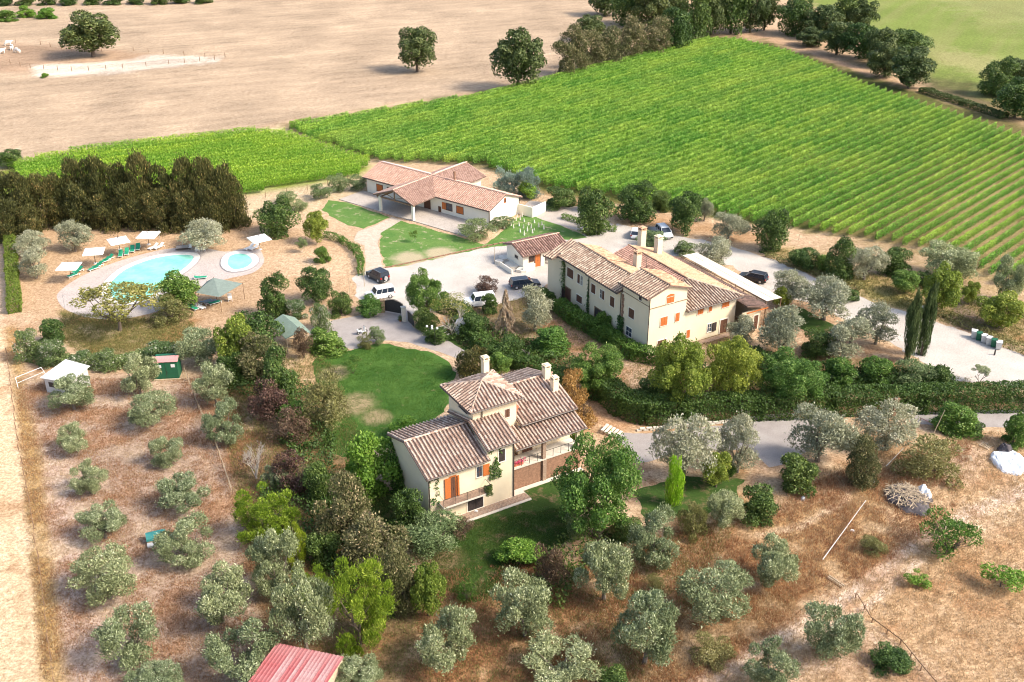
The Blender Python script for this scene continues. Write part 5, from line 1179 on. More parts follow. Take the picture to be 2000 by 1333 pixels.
# ---------------------------------------------------------------- long farmhouse
o3 = G(957, 443)
V3 = thing('farmhouse', 'long low farmhouse with crossed pink tiled roofs and an open timber porch', 'house', (o3[0], o3[1], 0), -37.5)
TC = MT['tileC']; ez = 3.05; rz = 4.85
gable_block(V3, -30, 0, 0, 8.5, 3.1, 3.1, rz - .12, 'x', 'white', rpos=4.25)
MB().box(-20.6, -13.0, 8.503, 13.6, 0, 3.0).out('wall', MT['white'], V3)
yf, yb = -.55, 9.05
roof(V3, 'roof', [(-30.6, yf, ez), (-22.0, yf, ez), (-17, 4.25, rz), (-30.6, 4.25, rz)], (-30.6, yf, ez), (-22.0, yf, ez), TC, .34, .42)
roof(V3, 'roof', [(-12.2, yf, ez), (.35, yf, ez), (.35, 4.25, rz), (-17, 4.25, rz)], (-12.2, yf, ez), (.35, yf, ez), TC, .34, .42)
roof(V3, 'roof', [(-30.6, yb, ez), (-21.8, yb, ez), (-17, 4.25, rz), (-30.6, 4.25, rz)], (-30.6, yb, ez), (-21.8, yb, ez), TC, .34, .42)
roof(V3, 'roof', [(-12.2, yb, ez), (.35, yb, ez), (.35, 4.25, rz), (-17, 4.25, rz)], (-12.2, yb, ez), (.35, yb, ez), TC, .34, .42)
roof(V3, 'porch_roof', [(-22.0, -6.5, ez), (-22.0, yf, ez), (-17, 4.25, rz), (-17, -6.5, rz)], (-22.0, yf, ez), (-22.0, -6.5, ez), TC, .34, .42)
roof(V3, 'porch_roof', [(-12.2, -6.5, ez), (-12.2, yf, ez), (-17, 4.25, rz), (-17, -6.5, rz)], (-12.2, -6.5, ez), (-12.2, yf, ez), TC, .34, .42)
roof(V3, 'roof', [(-21.8, 14.2, ez), (-21.8, yb, ez), (-17, 4.25, rz), (-17, 14.2, rz)], (-21.8, 14.2, ez), (-21.8, yb, ez), TC, .34, .42)
roof(V3, 'roof', [(-12.2, 14.2, ez), (-12.2, yb, ez), (-17, 4.25, rz), (-17, 14.2, rz)], (-12.2, yb, ez), (-12.2, 14.2, ez), TC, .34, .42)
for a, b in (((-30.6, 4.25, rz + .06), (.35, 4.25, rz + .06)), ((-17, -6.5, rz + .065), (-17, 14.2, rz + .065))): caps(V3, a, b, TC, .3, .13)
MB().box(-30.2, -18.0, 4.6, 4.85, rz - .02, rz + .12).out('flashing', MT['solar'], V3); MB().box(-17.5, -17.25, 5.5, 14, rz - .03, rz + .1).out('flashing', MT['solar'], V3)
for x in (-20.6, -12.6): MB().box(x - .22, x + .22, -6.3, -5.86, 0, 2.9).out('porch_column', MT['white'], V3)
tb = MB(); tb.box(-21.4, -12.2, -6.2, -6.0, 2.72, 2.9); tb.tube((-21.4, -6.1, 2.95), (-17, -6.1, 4.55), .1, .1, 4).tube((-12.4, -6.1, 2.95), (-17, -6.1, 4.55), .1, .1, 4); tb.box(-17.08, -16.92, -6.18, -6.02, 2.9, 4.5).tube((-17, -6.1, 3.1), (-19.2, -6.1, 3.75), .07, .07, 4).tube((-17, -6.1, 3.1), (-14.8, -6.1, 3.75), .07, .07, 4)
tb.box(-20.7, -20.5, -5.8, -.01, 2.72, 2.9).box(-12.7, -12.5, -5.8, -.01, 2.72, 2.9); tb.out('timber_truss', MT['wood'], V3)
door(V3, '-y', 0, -15.3, -14.0, .1, 2.1, 'brown', 'brown'); window(V3, '-y', 0, -10.0, -8.7, .95, 2.15, None, trim='brown', pane='glass'); MB().box(-11.0, -10.12, -.12, -.07, .9, 2.2).out('shutter', MT['orange'], V3)
window(V3, '-y', 0, -7.6, -6.1, .95, 2.15, 'orange', trim='brown'); window(V3, '-y', 0, -27.4, -25.9, .95, 2.15, 'orange', trim='brown'); window(V3, '-y', 0, -24.6, -23.8, 1.5, 2.1, None, trim='brown', pane='dark'); window(V3, '-y', 0, -18.8, -17.4, .95, 2.0, 'brown', trim='brown')
window(V3, '-y', 0, -11.9, -11.4, .1, 1.1, 'brown', trim='brown', name='vent_door'); window(V3, '+x', 0, 4.1, 4.5, 3.3, 4.0, None, trim='orange', pane='dark', grid=False, name='gable_vent')
gutter(V3, (-30.5, yf - .08, ez - .07), (-22, yf - .08, ez - .07)); gutter(V3, (-12.1, yf - .08, ez - .07), (.3, yf - .08, ez - .07)); pipe(V3, -.1, -.08, 0, 3.0); pipe(V3, .07, 8.4, 0, 3.0)
MB().tube((-11.9, 4.6, 4.5), (-11.9, 4.6, 6.3), .22, .2, 10).tube((-11.9, 4.6, 6.3), (-11.9, 4.6, 6.55), .28, .28, 10).out('chimney', MT['brick'], V3)
MB().box(.003, 3.3, 8.1, 8.3, 0, 1.9).box(3.1, 3.3, 8.3, 12.2, 0, 1.9).out('yard_wall', MT['white'], V3)
t_ = tag(MB().box(-31.2, .2, -6.35, -.003, -.05, .12).out('terrace', MT['terrace'], None), kind='structure'); t_.location = V3.location; t_.rotation_euler = V3.rotation_euler
# ---------------------------------------------------------------- small tiled outbuilding
SH = thing('tiled_outbuilding', 'small cream outbuilding with a red-brown tiled roof beside the forecourt', 'outbuilding', (*G(1005, 525), 0), 30.5)
gable_block(SH, .9, 4.9, -1.2, 4.0, 2.65, 2.6, 3.45, 'x', 'white', rpos=1.6); MB().box(4.903, 9.2, 3.6, 4.0, 0, 2.6).out('wall', MT['brick'], SH)
for x in (6.0, 9.1): MB().box(x - .18, x + .18, -1.3, -.94, 0, 2.6).out('post', MT['brown'], SH)
roof(SH, 'roof', [(.4, -1.8, 2.55), (9.4, -1.8, 2.55), (9.4, 1.6, 3.6), (.4, 1.6, 3.6)], (.4, -1.8, 2.55), (9.4, -1.8, 2.55), MT['tileD'], .42, .46)
roof(SH, 'roof', [(.4, 4.6, 2.6), (9.4, 4.6, 2.6), (9.4, 1.6, 3.6), (.4, 1.6, 3.6)], (.4, 4.6, 2.6), (9.4, 4.6, 2.6), MT['tileD'], .42, .46); caps(SH, (.4, 1.6, 3.66), (9.4, 1.6, 3.66), MT['tileC'])
window(SH, '-y', -1.2, 2.0, 2.8, 1.2, 2.2, None, trim='brown', pane='dark'); door(SH, '-y', -1.2, 3.1, 4.0, .05, 2.3, 'orange', 'brown'); window(SH, '-x', .9, .4, 1.4, 1.3, 1.8, None, trim='trim', pane='dark', grid=False)
MB().box(.4, 2.6, -2.1, -1.95, 0, 1.1).box(-1.6, -1.45, -1.8, 2.0, 0, .8).out('low_wall', MT['white'], SH)
for i, (px, py, r) in enumerate([(985, 505, 1.0), (1000, 520, 1.3), (1020, 530, .9), (975, 515, .7)]):
    x, y = G(px, py); o = tag(MB().prism([(math.cos(a * .9) * r * (1 + .2 * math.sin(a * 3 + i)), math.sin(a * .9) * r, ) for a in range(7)], 0, .25 + .1 * i).out('concrete_slab', MT['rock'], None), ['pale slab behind the tiled outbuilding\'s left corner', 'largest pale slab left of the tiled outbuilding', 'pale slab at the outbuilding\'s front corner', 'smallest pale slab beside the thin post'][i], 'slab'); o.location = (x, y, 0)

# ---------------------------------------------------------------- pool garden
sheet('pool_deck', [(112, 585), (116, 570), (150, 545), (200, 522), (260, 502), (330, 486), (392, 484), (440, 492), (476, 486), (505, 488), (514, 500), (514, 516), (492, 534), (440, 546), (380, 565), (330, 600), (250, 622), (180, 622), (130, 606)], .012, MT['deck'], 0, .8, True, t=.0)
def ring(pts_out, pts_in, z0, z1): pass
def pool(name, out, label, zc, inner=.965):
    pts = rough_edge(out, 0, .6, zc, True); c = Vector((sum(p[0] for p in pts) / len(pts), sum(p[1] for p in pts) / len(pts), 0))
    o = thing(name, label, 'swimming pool', (c.x, c.y, 0)); n = len(pts)
    L = [Vector((p[0] - c.x, p[1] - c.y, 0)) for p in pts]
    def off(d):
        r = []
        for i in range(n):
            t = (L[(i + 1) % n] - L[i - 1]).normalized(); nn = Vector((t.y, -t.x, 0)); 
            if nn.dot(L[i]) < 0 and False: nn = -nn
            r.append(L[i] + nn * d * sgn)
        return r
    area = sum(L[i].x * L[(i + 1) % n].y - L[(i + 1) % n].x * L[i].y for i in range(n)); sgn = 1 if area > 0 else -1
    def band(a, b, za, zb, nm, mat):
        m = MB(); m.v = [(p.x, p.y, za) for p in a] + [(p.x, p.y, zb) for p in b]; m.f = [(i, (i + 1) % n, n + (i + 1) % n, n + i) for i in range(n)]; return m.out(nm, mat, o)
    band(off(1.15), off(.95), .016, zc * .6, 'drain_grate', MT['drain']); band(off(.95), L, zc + .01, zc + .012, 'coping', MT['coping']); band(L, off(-.45), zc + .012, zc - .14, 'beach_edge', MT['coping'])
    q = off(-.02); m = MB(); m.poly([(p.x, p.y, zc - .035) for p in q]) if sgn > 0 else m.poly([(p.x, p.y, zc - .035) for p in reversed(q)])
    w = m.out('water', WATER, o); return o
WATER, wp = base_mat('pool_water'); wp.inputs['Roughness'].default_value = .06
wc = mixc(WATER, ramp(WATER, noise(WATER, .35, 4, .7, 'World'), .35, .65), (.20, .66, .50), (.32, .76, .60)); lnk(WATER, wc, wp.inputs['Base Color']); bump(WATER, wp, noise(WATER, 1.8, 3, .6, 'World'), .12, .05)
pool('swimming_pool', [(210, 562), (240, 530), (285, 510), (330, 500), (372, 499), (378, 508), (355, 530), (318, 552), (295, 580), (250, 592), (222, 585)], 'large kidney-shaped turquoise swimming pool behind the feathery yellow tree', .12)
pool('paddling_pool', [(443, 512), (450, 500), (470, 496), (488, 501), (494, 512), (480, 524), (458, 528), (446, 522)], 'small round turquoise paddling pool at the right end of the deck', .12)

def lounger(px, py, az, fab, label, grp='sun loungers round the pool', back=1):
    x, y = G(px, py); o = thing('sun_lounger', label, 'sun lounger', (x, y, 0), az, grp)
    MB().box(-.33, .33, -.95, .35, .30, .33).out('seat', MT[fab], o)
    MB().quad((-.33, .35, .33), (.33, .35, .33), (.33, .95, .33 + .42 * back), (-.33, .95, .33 + .42 * back)).quad((-.33, .35, .30), (-.33, .95, .30 + .42 * back), (.33, .95, .30 + .42 * back), (.33, .35, .30)).out('backrest', MT[fab], o)
    MB().box(-.37, -.335, -1, .98, .25, .31).box(.335, .37, -1, .98, .25, .31).box(-.33, .33, -1, -.955, .25, .31).out('frame', MT['whitep'], o)
    lm = LG; 
    for sx in (-.35, .35):
        for sy in (-.85, .8): l = link('leg', lm, o); l.location = (sx, sy, 0)
    return o
LG = MB().box(-.025, .025, -.03, .03, 0, .25).me('leg'); LG.materials.append(MT['whitep'])
for px, py, az, f, lab in [(144, 540, -40, 'fabg', 'green sun lounger under the leftmost parasol, the nearer one'), (152, 532, -30, 'fabg', 'green sun lounger under the leftmost parasol, the farther one'),
    (184, 527, -38, 'fabg', 'green sun lounger left of a pair under the second parasol'), (191, 522, -32, 'fabg', 'green sun lounger right of a pair under the second parasol'),
    (204, 513, -35, 'fabg', 'green sun lounger between the second and third parasols, nearer one'), (212, 508, -30, 'fabg', 'green sun lounger between the second and third parasols, farther one'),
    (236, 500, 14, 'fabg', 'first of the four upright green loungers under the third parasol'), (248, 496, 14, 'fabg', 'second of the four upright green loungers under the third parasol'), (259, 491, 14, 'fabg', 'third of the four upright green loungers under the third parasol'), (270, 487, 14, 'fabg', 'last of the four upright green loungers, by the fourth parasol'),
    (300, 486, -32, 'fabw', 'white lounger by the fourth parasol, left one of two'), (311, 485, -32, 'fabw', 'white lounger by the fourth parasol, right one of two'),
    (487, 487, -34, 'fabw', 'white lounger under the parasol at the paddling pool, left one'), (497, 487, -34, 'fabw', 'white lounger under the parasol at the paddling pool, right one'),
    (378, 604, 50, 'fabg', 'green lounger beside the netting canopy, in the sun'), (391, 602, 52, 'fabw', 'white lounger beside the netting canopy, in the sun'),
    (402, 592, 130, 'fabs', 'striped lounger under the netting canopy, left one'), (411, 593, 128, 'fabs', 'striped lounger under the netting canopy, middle one'), (420, 594, 128, 'fabg', 'green striped lounger under the netting canopy'),
    (392, 545, 100, 'fabg', 'green lounger stack on the deck behind the netting canopy')]:
    lounger(px, py, az, f, lab, back=.4 if az > 40 else 1)
def parasol(px, py, cx, cy, az, label, tilt=0, w=1.55):
    x, y = G(px, py); o = thing('parasol', label, 'parasol', (x, y, 0), az, 'white square parasols')
    cxw, cyw = G(cx, cy, 2.7); dx, dy = cxw - x, cyw - y; a = -R(az); lx = dx * math.cos(a) - dy * math.sin(a); ly = dx * math.sin(a) + dy * math.cos(a)
    MB().tube((0, 0, 0), (lx * .2, ly * .2, 2.75), .05, .04, 8).out('pole', MT['gutter'], o)
    MB().tube((0, 0, 0), (0, 0, .12), .35, .3, 10).out('base', MT['tank'], o)
    m = MB(); cs = [(lx - w, ly - w, 2.62), (lx + w, ly - w, 2.62), (lx + w, ly + w, 2.62), (lx - w, ly + w, 2.62)]; ap_ = (lx, ly, 2.86)
    for i in range(4): a_, b_ = cs[i], cs[(i + 1) % 4]; m.poly([a_, b_, ap_]); m.quad((a_[0], a_[1], a_[2] - .14), (b_[0], b_[1], b_[2] - .14), b_, a_)
    m.out('canopy', MT['fabw'], o); rb_ = MB()
    for c_ in cs: rb_.tube(c_[:2] + (c_[2] - .02,), (lx, ly, 2.8), .015, .015, 4)
    rb_.tube((lx, ly, 2.3), (lx, ly, 3.0), .03, .03, 6); rb_.tube((lx * .2, ly * .2, 2.72), (lx, ly, 2.78), .03, .03, 6); rb_.out('ribs', MT['gutter'], o)
parasol(139, 541, 134, 519, 3, 'white square parasol furthest left, over two green loungers'); parasol(187, 515, 183, 490, 12, 'white square parasol, second from the left'); parasol(234, 488, 231, 469, 32, 'white square parasol, third from the left, over four green loungers'); parasol(291, 478, 289, 458, -3, 'white square parasol above the two white loungers')
parasol(508, 488, 506, 465, 35, 'white square parasol at the paddling pool')
x, y = G(358, 487); o = thing('closed_table', 'low pale folding table with a mast at the deck edge', 'table', (x, y, 0), 12); MB().box(-1.1, 1.1, -.7, .7, .35, .42).out('tabletop', MT['terrace'], o); MB().box(-1.15, 1.15, -.75, -.702, .3, .44).box(-1.15, 1.15, .702, .75, .3, .44).out('rim', MT['gutter'], o); MB().tube((0, 0, 0), (0, 0, 1.9), .03, .03, 6).out('mast', MT['rim'], o)
for i, (px, py) in enumerate([(372, 488), (386, 493), (398, 492)]):
    x, y = G(px, py); o = thing('plastic_chair', ['white plastic chair by the folding table', 'white plastic chair beside the silvery olive', 'white plastic chair right of the silvery olive trunk'][i], 'chair', (x, y, 0), 40 * i)
    MB().box(-.25, .25, -.25, .25, .4, .44).out('seat', MT['whitep'], o); MB().box(-.25, .25, .22, .26, .44, .9).out('backrest', MT['whitep'], o)
    for sx in (-.22, .22):
        for sy in (-.22, .22): MB().box(sx - .02, sx + .02, sy - .02, sy + .02, 0, .4).out('leg', MT['whitep'], o)
x, y = G(450, 589); o = thing('white_chair', 'stacked white chairs beside the netting canopy', 'chair', (x, y, 0), 20)
for i in range(3): MB().box(-.3, .3, -.25 + .03 * i, .3, .4 + i * .12, .44 + i * .12).box(-.3, .3, .3, .34, .45 + i * .12, .95 + i * .12).out('chair_shell', MT['whitep'], o)
MB().box(-.28, -.24, -.2, -.16, 0, .4).box(.24, .28, -.2, -.16, 0, .4).box(-.28, -.24, .2, .24, 0, .4).box(.24, .28, .2, .24, 0, .4).out('legs', MT['whitep'], o)
cn = [g3(382, 572, 2.5), g3(429, 581, 2.4), g3(474, 554, 2.6), g3(404, 550, 2.6)]; pk = g3(417, 543, 3.5)
bx = cn[1]; o = thing('netting_canopy', 'grey-green netting canopy stretched between posts by the pool', 'canopy', (bx[0], bx[1], 0)); rel = lambda p: (p[0] - bx[0], p[1] - bx[1], p[2])
m = MB()
for i in range(4): m.poly([rel(cn[i]), rel(cn[(i + 1) % 4]), rel(pk)])
m.out('net', MT['net'], o)
for p in cn + [pk]: q = rel(p); MB().tube((q[0], q[1], 0), (q[0], q[1], q[2] + .1), .05, .05, 6).out('post', MT['wood'], o)
for i, (px, py) in enumerate([(178, 590), (127, 602), (313, 472)]):
    x, y = G(px, py); o = thing('garden_shower', ['slim shower post on the left deck end', 'thin metal stake at the deck corner', 'thin stake behind the fourth parasol'][i], 'post', (x, y, 0)); MB().tube((0, 0, 0), (0, 0, 2.0), .03, .03, 6).out('pipe', MT['rim'], o); MB().tube((0, 0, 2), (.3, 0, 2.0), .025, .03, 6).out('shower_head', MT['rim'], o)

# ---------------------------------------------------------------- vehicles
def car(px, py, az, label, paint, L=4.4, Wd=1.8, Hh=1.5, style='hatch', cat='car', name='parked_car', z=0.0):
    pm = M_('paint_' + paint, *dict(white=((.78, .78, .77), (.74, .74, .73)), black=((.02, .022, .026), (.03, .032, .036)), navy=((.035, .045, .06), (.05, .06, .075)), silver=((.60, .62, .63), (.54, .56, .57)))[paint], 3, .28)
    x, y = G(px, py); o = thing(name, label, cat, (x, y, z), az)
    h = L / 2; hw = Wd / 2; belt = Hh * .60; nose = {'suv': .92, 'van': .95}.get(style, .80) * belt
    # lower body: side outline with wheel arches, extruded, narrowing to nose and tail
    def arch(cx, r): return [(cx + r * math.cos(a), .28 + r * math.sin(a)) for a in [math.pi * (1 - k / 5) for k in range(6)]]
    wr = .34 if style != 'suv' else .39; f = h - .85; b = -h + .8
    prof = [(-h + .03, .32)] + arch(b, wr + .06) + arch(f, wr + .06) + [(h - .02, .32), (h, .55), (h - .10, nose * .93), (h - .55, nose), (h - 1.25, belt), (-h + .10, belt), (-h, .62)]
    n = len(prof); m = MB()
    for s_, sc in ((-1, 1), (1, 1)):
        for p in prof: k = 1 - .10 * max(0, abs(p[0]) - h + .6) / .6; m.v.append((p[0], s_ * hw * k, p[1]))
    for s_ in (0, 1):
        ids = list(range(s_ * n, s_ * n + n)); m.f.append(tuple(ids if s_ == 0 else ids[::-1]))
    for i in range(n): j = (i + 1) % n; m.f.append((j, i, n + i, n + j))
    body = m.out('body', pm, o)
    r0, r1 = {'hatch': (-h + .35, h - 2.0), 'suv': (-h + .15, h - 1.9), 'estate': (-h + .3, h - 2.0), 'van': (-h + .12, h - 1.6)}.get(style, (-h + .4, h - 2.0))
    g0, g1 = -h + .08, h - 1.2; tw = hw * .80; bw = hw * .97
    c = [(g0, -bw, belt), (g1, -bw, belt), (g1, bw, belt), (g0, bw, belt), (r0, -tw, Hh - .06), (r1, -tw, Hh - .06), (r1, tw, Hh - .06), (r0, tw, Hh - .06)]
    cb = MB(); cb.v = [(p[0], p[1], p[2] + .002) for p in c]; cb.f = [(4, 5, 6, 7), (0, 1, 5, 4), (1, 2, 6, 5), (2, 3, 7, 6), (3, 0, 4, 7)]; cb.out('windows', MT['carglass'], o)
    MB().box(r0 - .05, r1 + .05, -tw - .03, tw + .03, Hh - .06, Hh).out('roof_panel', pm, o)
    pl = MB()
    for s_ in (-1, 1):
        for t0 in (0.0, .36, .68, 1.0):
            a = (g0 + (g1 - g0) * t0, s_ * (bw + .005), belt); e = (r0 + (r1 - r0) * t0, s_ * (tw + .005), Hh - .05); pl.tube(a, e, .045, .04, 4)
    pl.out('pillars', pm, o)
    for sx, s_ in ((f, -1), (f, 1), (b, -1), (b, 1)):
        w_ = MB().tube((sx, s_ * (hw - .20), wr), (sx, s_ * (hw - .01), wr), wr, wr, 14).out('wheel', MT['tyre'], o); MB().tube((sx, s_ * (hw - .012), wr), (sx, s_ * (hw + .008), wr), wr * .62, wr * .55, 10).out('rim', MT['rim'], w_)
    for s_ in (-1, 1):
        MB().box(h - .12, h + .004, s_ * hw * .78 - .16, s_ * hw * .78 + .14 * (1 if s_ < 0 else 1) - .02, nose * .72, nose * .88).out('headlight', MT['lamp'], o)
        MB().box(-h - .012, -h + .08, s_ * hw * .82 - .12, s_ * hw * .82 + .12, belt * .72, belt * 1.02 - .06).out('tail_light', MT['tail'], o)
        MB().box(g1 - .25, g1 - .05, s_ * (hw + .02) - .07, s_ * (hw + .02) + .07, belt + .02, belt + .16).out('wing_mirror', pm, o)
    MB().box(h - .02, h + .05, -hw * .85, hw * .85, .3, .5).out('bumper', MT['tyre'] if paint != 'white' else pm, o); MB().box(-h - .05, -h + .02, -hw * .85, hw * .85, .3, .52).out('bumper', MT['tyre'] if paint == 'black' else pm, o)
    MB().box(h + .051, h + .056, -.25, .25, .34, .45).out('number_plate', MT['whitep'], o); MB().box(-h - .056, -h - .051, -.25, .25, .34, .45).out('number_plate', MT['whitep'], o)
    if style == 'suv': MB().tube((-h - .06, 0, .9), (-h - .26, 0, .9), .33, .33, 14).out('spare_wheel', MT['rim'], o)
    if style in ('suv', 'estate'):
        for s_ in (-1, 1): MB().box(r0 + .1, r1 - .1, s_ * tw * .9 - .02, s_ * tw * .9 + .02, Hh + .02, Hh + .06).out('roof_rail', MT['rim'], o)
    return o
car(738, 546, 132, 'black boxy off-road car with a rear spare wheel at the lawn edge', 'black', 4.1, 1.8, 1.85, 'suv')
car(1025, 560, 16, 'dark estate car parked on the white forecourt', 'navy', 4.7, 1.85, 1.5, 'estate')
car(742, 582, 205, 'white off-road car behind the green gate bush', 'white', 4.3, 1.85, 1.75, 'van')
car(936, 596, 195, 'white van half hidden behind the white-trunked tree', 'white', 4.6, 1.85, 1.8, 'van', 'van', 'parked_van')
car(1243, 461, 78, 'white hatchback parked furthest left behind the tall villa', 'white', 4.1, 1.75, 1.5, 'hatch')
car(1273, 466, -96, 'black car parked in the middle behind the tall villa', 'black', 4.2, 1.75, 1.45, 'hatch')
car(1297, 460, -76, 'silver estate car parked furthest right behind the tall villa', 'silver', 4.5, 1.75, 1.55, 'estate')
car(1470, 548, 150, 'dark car parked on the white road beyond the awning roof', 'black', 4.4, 1.8, 1.5, 'estate')
# scooter
x, y = G(707, 652); o = thing('scooter', 'white motor scooter parked on the grey gravel path', 'scooter', (x, y, 0), 35)
m = MB(); m.box(-.7, -.1, -.16, .16, .45, .72).box(-.1, .35, -.15, .15, .22, .32).box(.35, .5, -.2, .2, .25, 1.0).box(-.75, -.55, -.2, .2, .6, .85); m.out('body', MT['whitep'], o, .03)
MB().box(-.65, .0, -.14, .14, .73, .82).out('seat', MT['tyre'], o, .02)
for sx in (-.55, .62): w_ = MB().tube((sx, -.06, .24), (sx, .06, .24), .24, .24, 12).out('wheel', MT['tyre'], o); MB().tube((sx, -.065, .24), (sx, .065, .24), .12, .12, 8).out('rim', MT['rim'], w_)
MB().tube((.45, -.32, 1.05), (.45, .32, 1.05), .02, .02, 6).tube((.55, 0, .3), (.42, 0, 1.05), .04, .03, 6).out('handlebar', MT['iron'], o)

# ---------------------------------------------------------------- sheds and small buildings
def lean(name, label, cat, corners, z, mat, wallmat, t=.08, ribs=0, wh=None, group=None):
    """roof sheet through photo corners at height z, with walls below"""
    c = [g3(px, py, zz) for (px, py), zz in zip(corners, z)]; cx = sum(p[0] for p in c) / 4; cy = sum(p[1] for p in c) / 4
    o = thing(name, label, cat, (cx, cy, 0)); r = [Vector((p[0] - cx, p[1] - cy, p[2])) for p in c]
    MB().slab([tuple(p) for p in r] if (r[1] - r[0]).cross(r[2] - r[1]).z > 0 else [tuple(p) for p in reversed(r)], t).out('roof', MT[mat], o)
    q = [p * .86 for p in r]; m = MB(); b = [(p.x, p.y, 0) for p in q]; tp = [(p.x, p.y, r[i].z - t - .01) for i, p in enumerate(q)]
    for i in range(4): j = (i + 1) % 4; m.quad(b[i], b[j], tp[j], tp[i])
    m.out('wall', MT[wallmat], o); return o, r
o, r = lean('lean_to_shed', 'small shed with a white sloping sheet roof', 'shed', [(78, 738), (128, 702), (176, 715), (134, 748)], [2.2, 2.7, 2.7, 2.2], 'sheet', 'tank')
d = (r[3] - r[0]); pa = r[0] * .86; 
for i in (0, 1): p0 = r[0] * .87 + (r[3] - r[0]) * .87 * (.15 + .38 * i); p1 = r[0] * .87 + (r[3] - r[0]) * .87 * (.42 + .38 * i); MB().quad((p0.x, p0.y, .9), (p1.x, p1.y, .9), (p1.x, p1.y, 1.6), (p0.x, p0.y, 1.6)).out('opening', MT['dark'], o)
# green metal shed with pink corrugated roof
x, y = G(327, 741); o = thing('metal_shed', 'green metal shed with a small pink corrugated roof', 'shed', (x, y, 0), 6); MB().box(-1.5, 1.5, 0, 2.2, 0, 2.5).out('body', MT['shedg'], o)
rp = MB().slab([(0, 0, 0), (.34, 0, 0), (.34, 1.2, .3), (0, 1.2, .3)], .03).box(.02, .10, .02, .04, .0, .03).me('roof_sheet'); rp.materials.append(MT['redtile'])
for i in range(10): q = link('roof_sheet', rp, o); q.location = (-1.62 + i * .325, -.08, 2.53 + (i % 2) * .012)
MB().box(-1.5, 1.5, 1.15, 2.25, 2.503, 2.56).out('roof_back', MT['shedg'], o)
MB().box(-1.2, -.5, -.03, -.003, 1.7, 2.1).box(.7, 1.2, -.03, -.003, 1.7, 2.15).out('notice', MT['whitep'], o); MB().box(-1.7, 1.8, -.3, -.1, 0, .12).out('threshold', MT['palewood'], o); MB().box(-.02, .02, -.02, -.003, .1, 2.2).box(.1, .16, -.06, -.021, 1.0, 1.2).out('door_edge', MT['iron'], o)
# teal covered box
x, y = G(306, 1055); o = thing('covered_box', 'low hutch with a teal tarpaulin cover between two olives', 'hutch', (x, y, 0), 22)
m = MB(); n_ = 7
for i in range(n_ + 1): a = math.pi * i / n_; m.v += [(-.95, -math.cos(a) * .62, .45 + math.sin(a) * .55), (.95, -math.cos(a) * .62, .45 + math.sin(a) * .55)]
m.f = [(2 * i, 2 * i + 1, 2 * i + 3, 2 * i + 2) for i in range(n_)] + [tuple(range(0, 2 * n_ + 2, 2)), tuple(range(2 * n_ + 1, 0, -2))]; m.out('tarpaulin', MT['teal'], o); MB().box(-.9, .9, -.55, .55, 0, .449).out('body', MT['palewood'], o)
MB().box(-.95, .95, -1.2, -.62, .02, .3).out('tray', MT['tank'], o)
# red roofed barn: panels one by one
c0 = Vector(g3(540, 1256, 2.6)); c1 = Vector(g3(672, 1283, 2.6)); dn = Vector(g3(484, 1333, 2.25)) - c0; dn = dn * 1.9
BR = thing('red_barn', 'barn with a faded red corrugated metal roof cut by the bottom edge', 'barn', (c0.x, c0.y, 0)); n_ = 19; e = (c1 - c0) * 1.0 / n_
up = e.cross(dn).normalized(); up = up if up.z > 0 else -up
def rp_(seed):
    m = MB(); k = 6; w = e.length; pr = [(0, 0), (.12, .05), (.26, .05), (.36, 0), (.62, 0), (1, 0)]
    ed = e.normalized(); 
    a = [ed * (w * p[0] * .985) + up * p[1] for p in pr]; m.v = [tuple(p) for p in a] + [tuple(p + dn) for p in a] + [tuple(p - up * .02) for p in a] + [tuple(p + dn - up * .02) for p in a]
    for i in range(k - 1): m.f += [(i, i + 1, k + i + 1, k + i), (2 * k + i + 1, 2 * k + i, 3 * k + i, 3 * k + i + 1)]
    m.f += [(i + 1, i, 2 * k + i, 2 * k + i + 1) for i in range(k - 1)]; return m.me('roof_sheet')
sa = rp_(0); sa.materials.append(MT['redm']); sb = rp_(1); sb.materials.append(MT['redp'])
for i in range(n_): q = link('roof_sheet', sb if i in (5, 6, 9, 11, 12, 13, 14, 16, 17) else sa, BR); q.location = (e.x * i, e.y * i, c0.z + up.z * .004 * (i % 3))
w1 = [Vector((0, 0, 0)), (c1 - c0), (c1 - c0) + dn, dn]; m = MB()
for i in range(4): a = w1[i] * .97; b = w1[(i + 1) % 4] * .97; m.quad((a.x, a.y, 0), (b.x, b.y, 0), (b.x, b.y, c0.z + w1[(i + 1) % 4].z - .03), (a.x, a.y, c0.z + w1[i].z - .03))
m.out('wall', MT['palewood'], BR)
# green felt gazebo
x, y = G(577, 680); GZ = thing('gazebo', 'open timber gazebo with a green felt gable roof', 'gazebo', (x, y, 0), 38)
def solve(px, py, z): return Vector(g3(px, py, z)) - GZ.location
ca_, sa_ = math.cos(R(-38)), math.sin(R(-38)); lo_ = lambda v: Vector((v.x * ca_ - v.y * sa_, v.x * sa_ + v.y * ca_, v.z))
ridge0, ridge1 = lo_(solve(590, 646, 3.4)), lo_(solve(552, 614, 3.4)); l0, l1 = lo_(solve(558, 662, 2.5)), lo_(solve(525, 632, 2.5)); r0_, r1_ = lo_(solve(611, 652, 2.5)), lo_(solve(576, 620, 2.5))
m1 = MB().slab([tuple(l0), tuple(ridge0), tuple(ridge1), tuple(l1)], .08).slab([tuple(ridge0), tuple(r0_), tuple(r1_), tuple(ridge1)], .08); ro = m1.out('roof', MT['felt'], GZ); b_ = bmesh.new(); b_.from_mesh(ro.data); bmesh.ops.recalc_face_normals(b_, faces=b_.faces); b_.to_mesh(ro.data); b_.free()
for p in (l0 * .92, r0_ * .92, l1 * .92, r1_ * .92): MB().box(p.x - .08, p.x + .08, p.y - .08, p.y + .08, 0, 2.4).out('post', MT['palewood'], GZ)
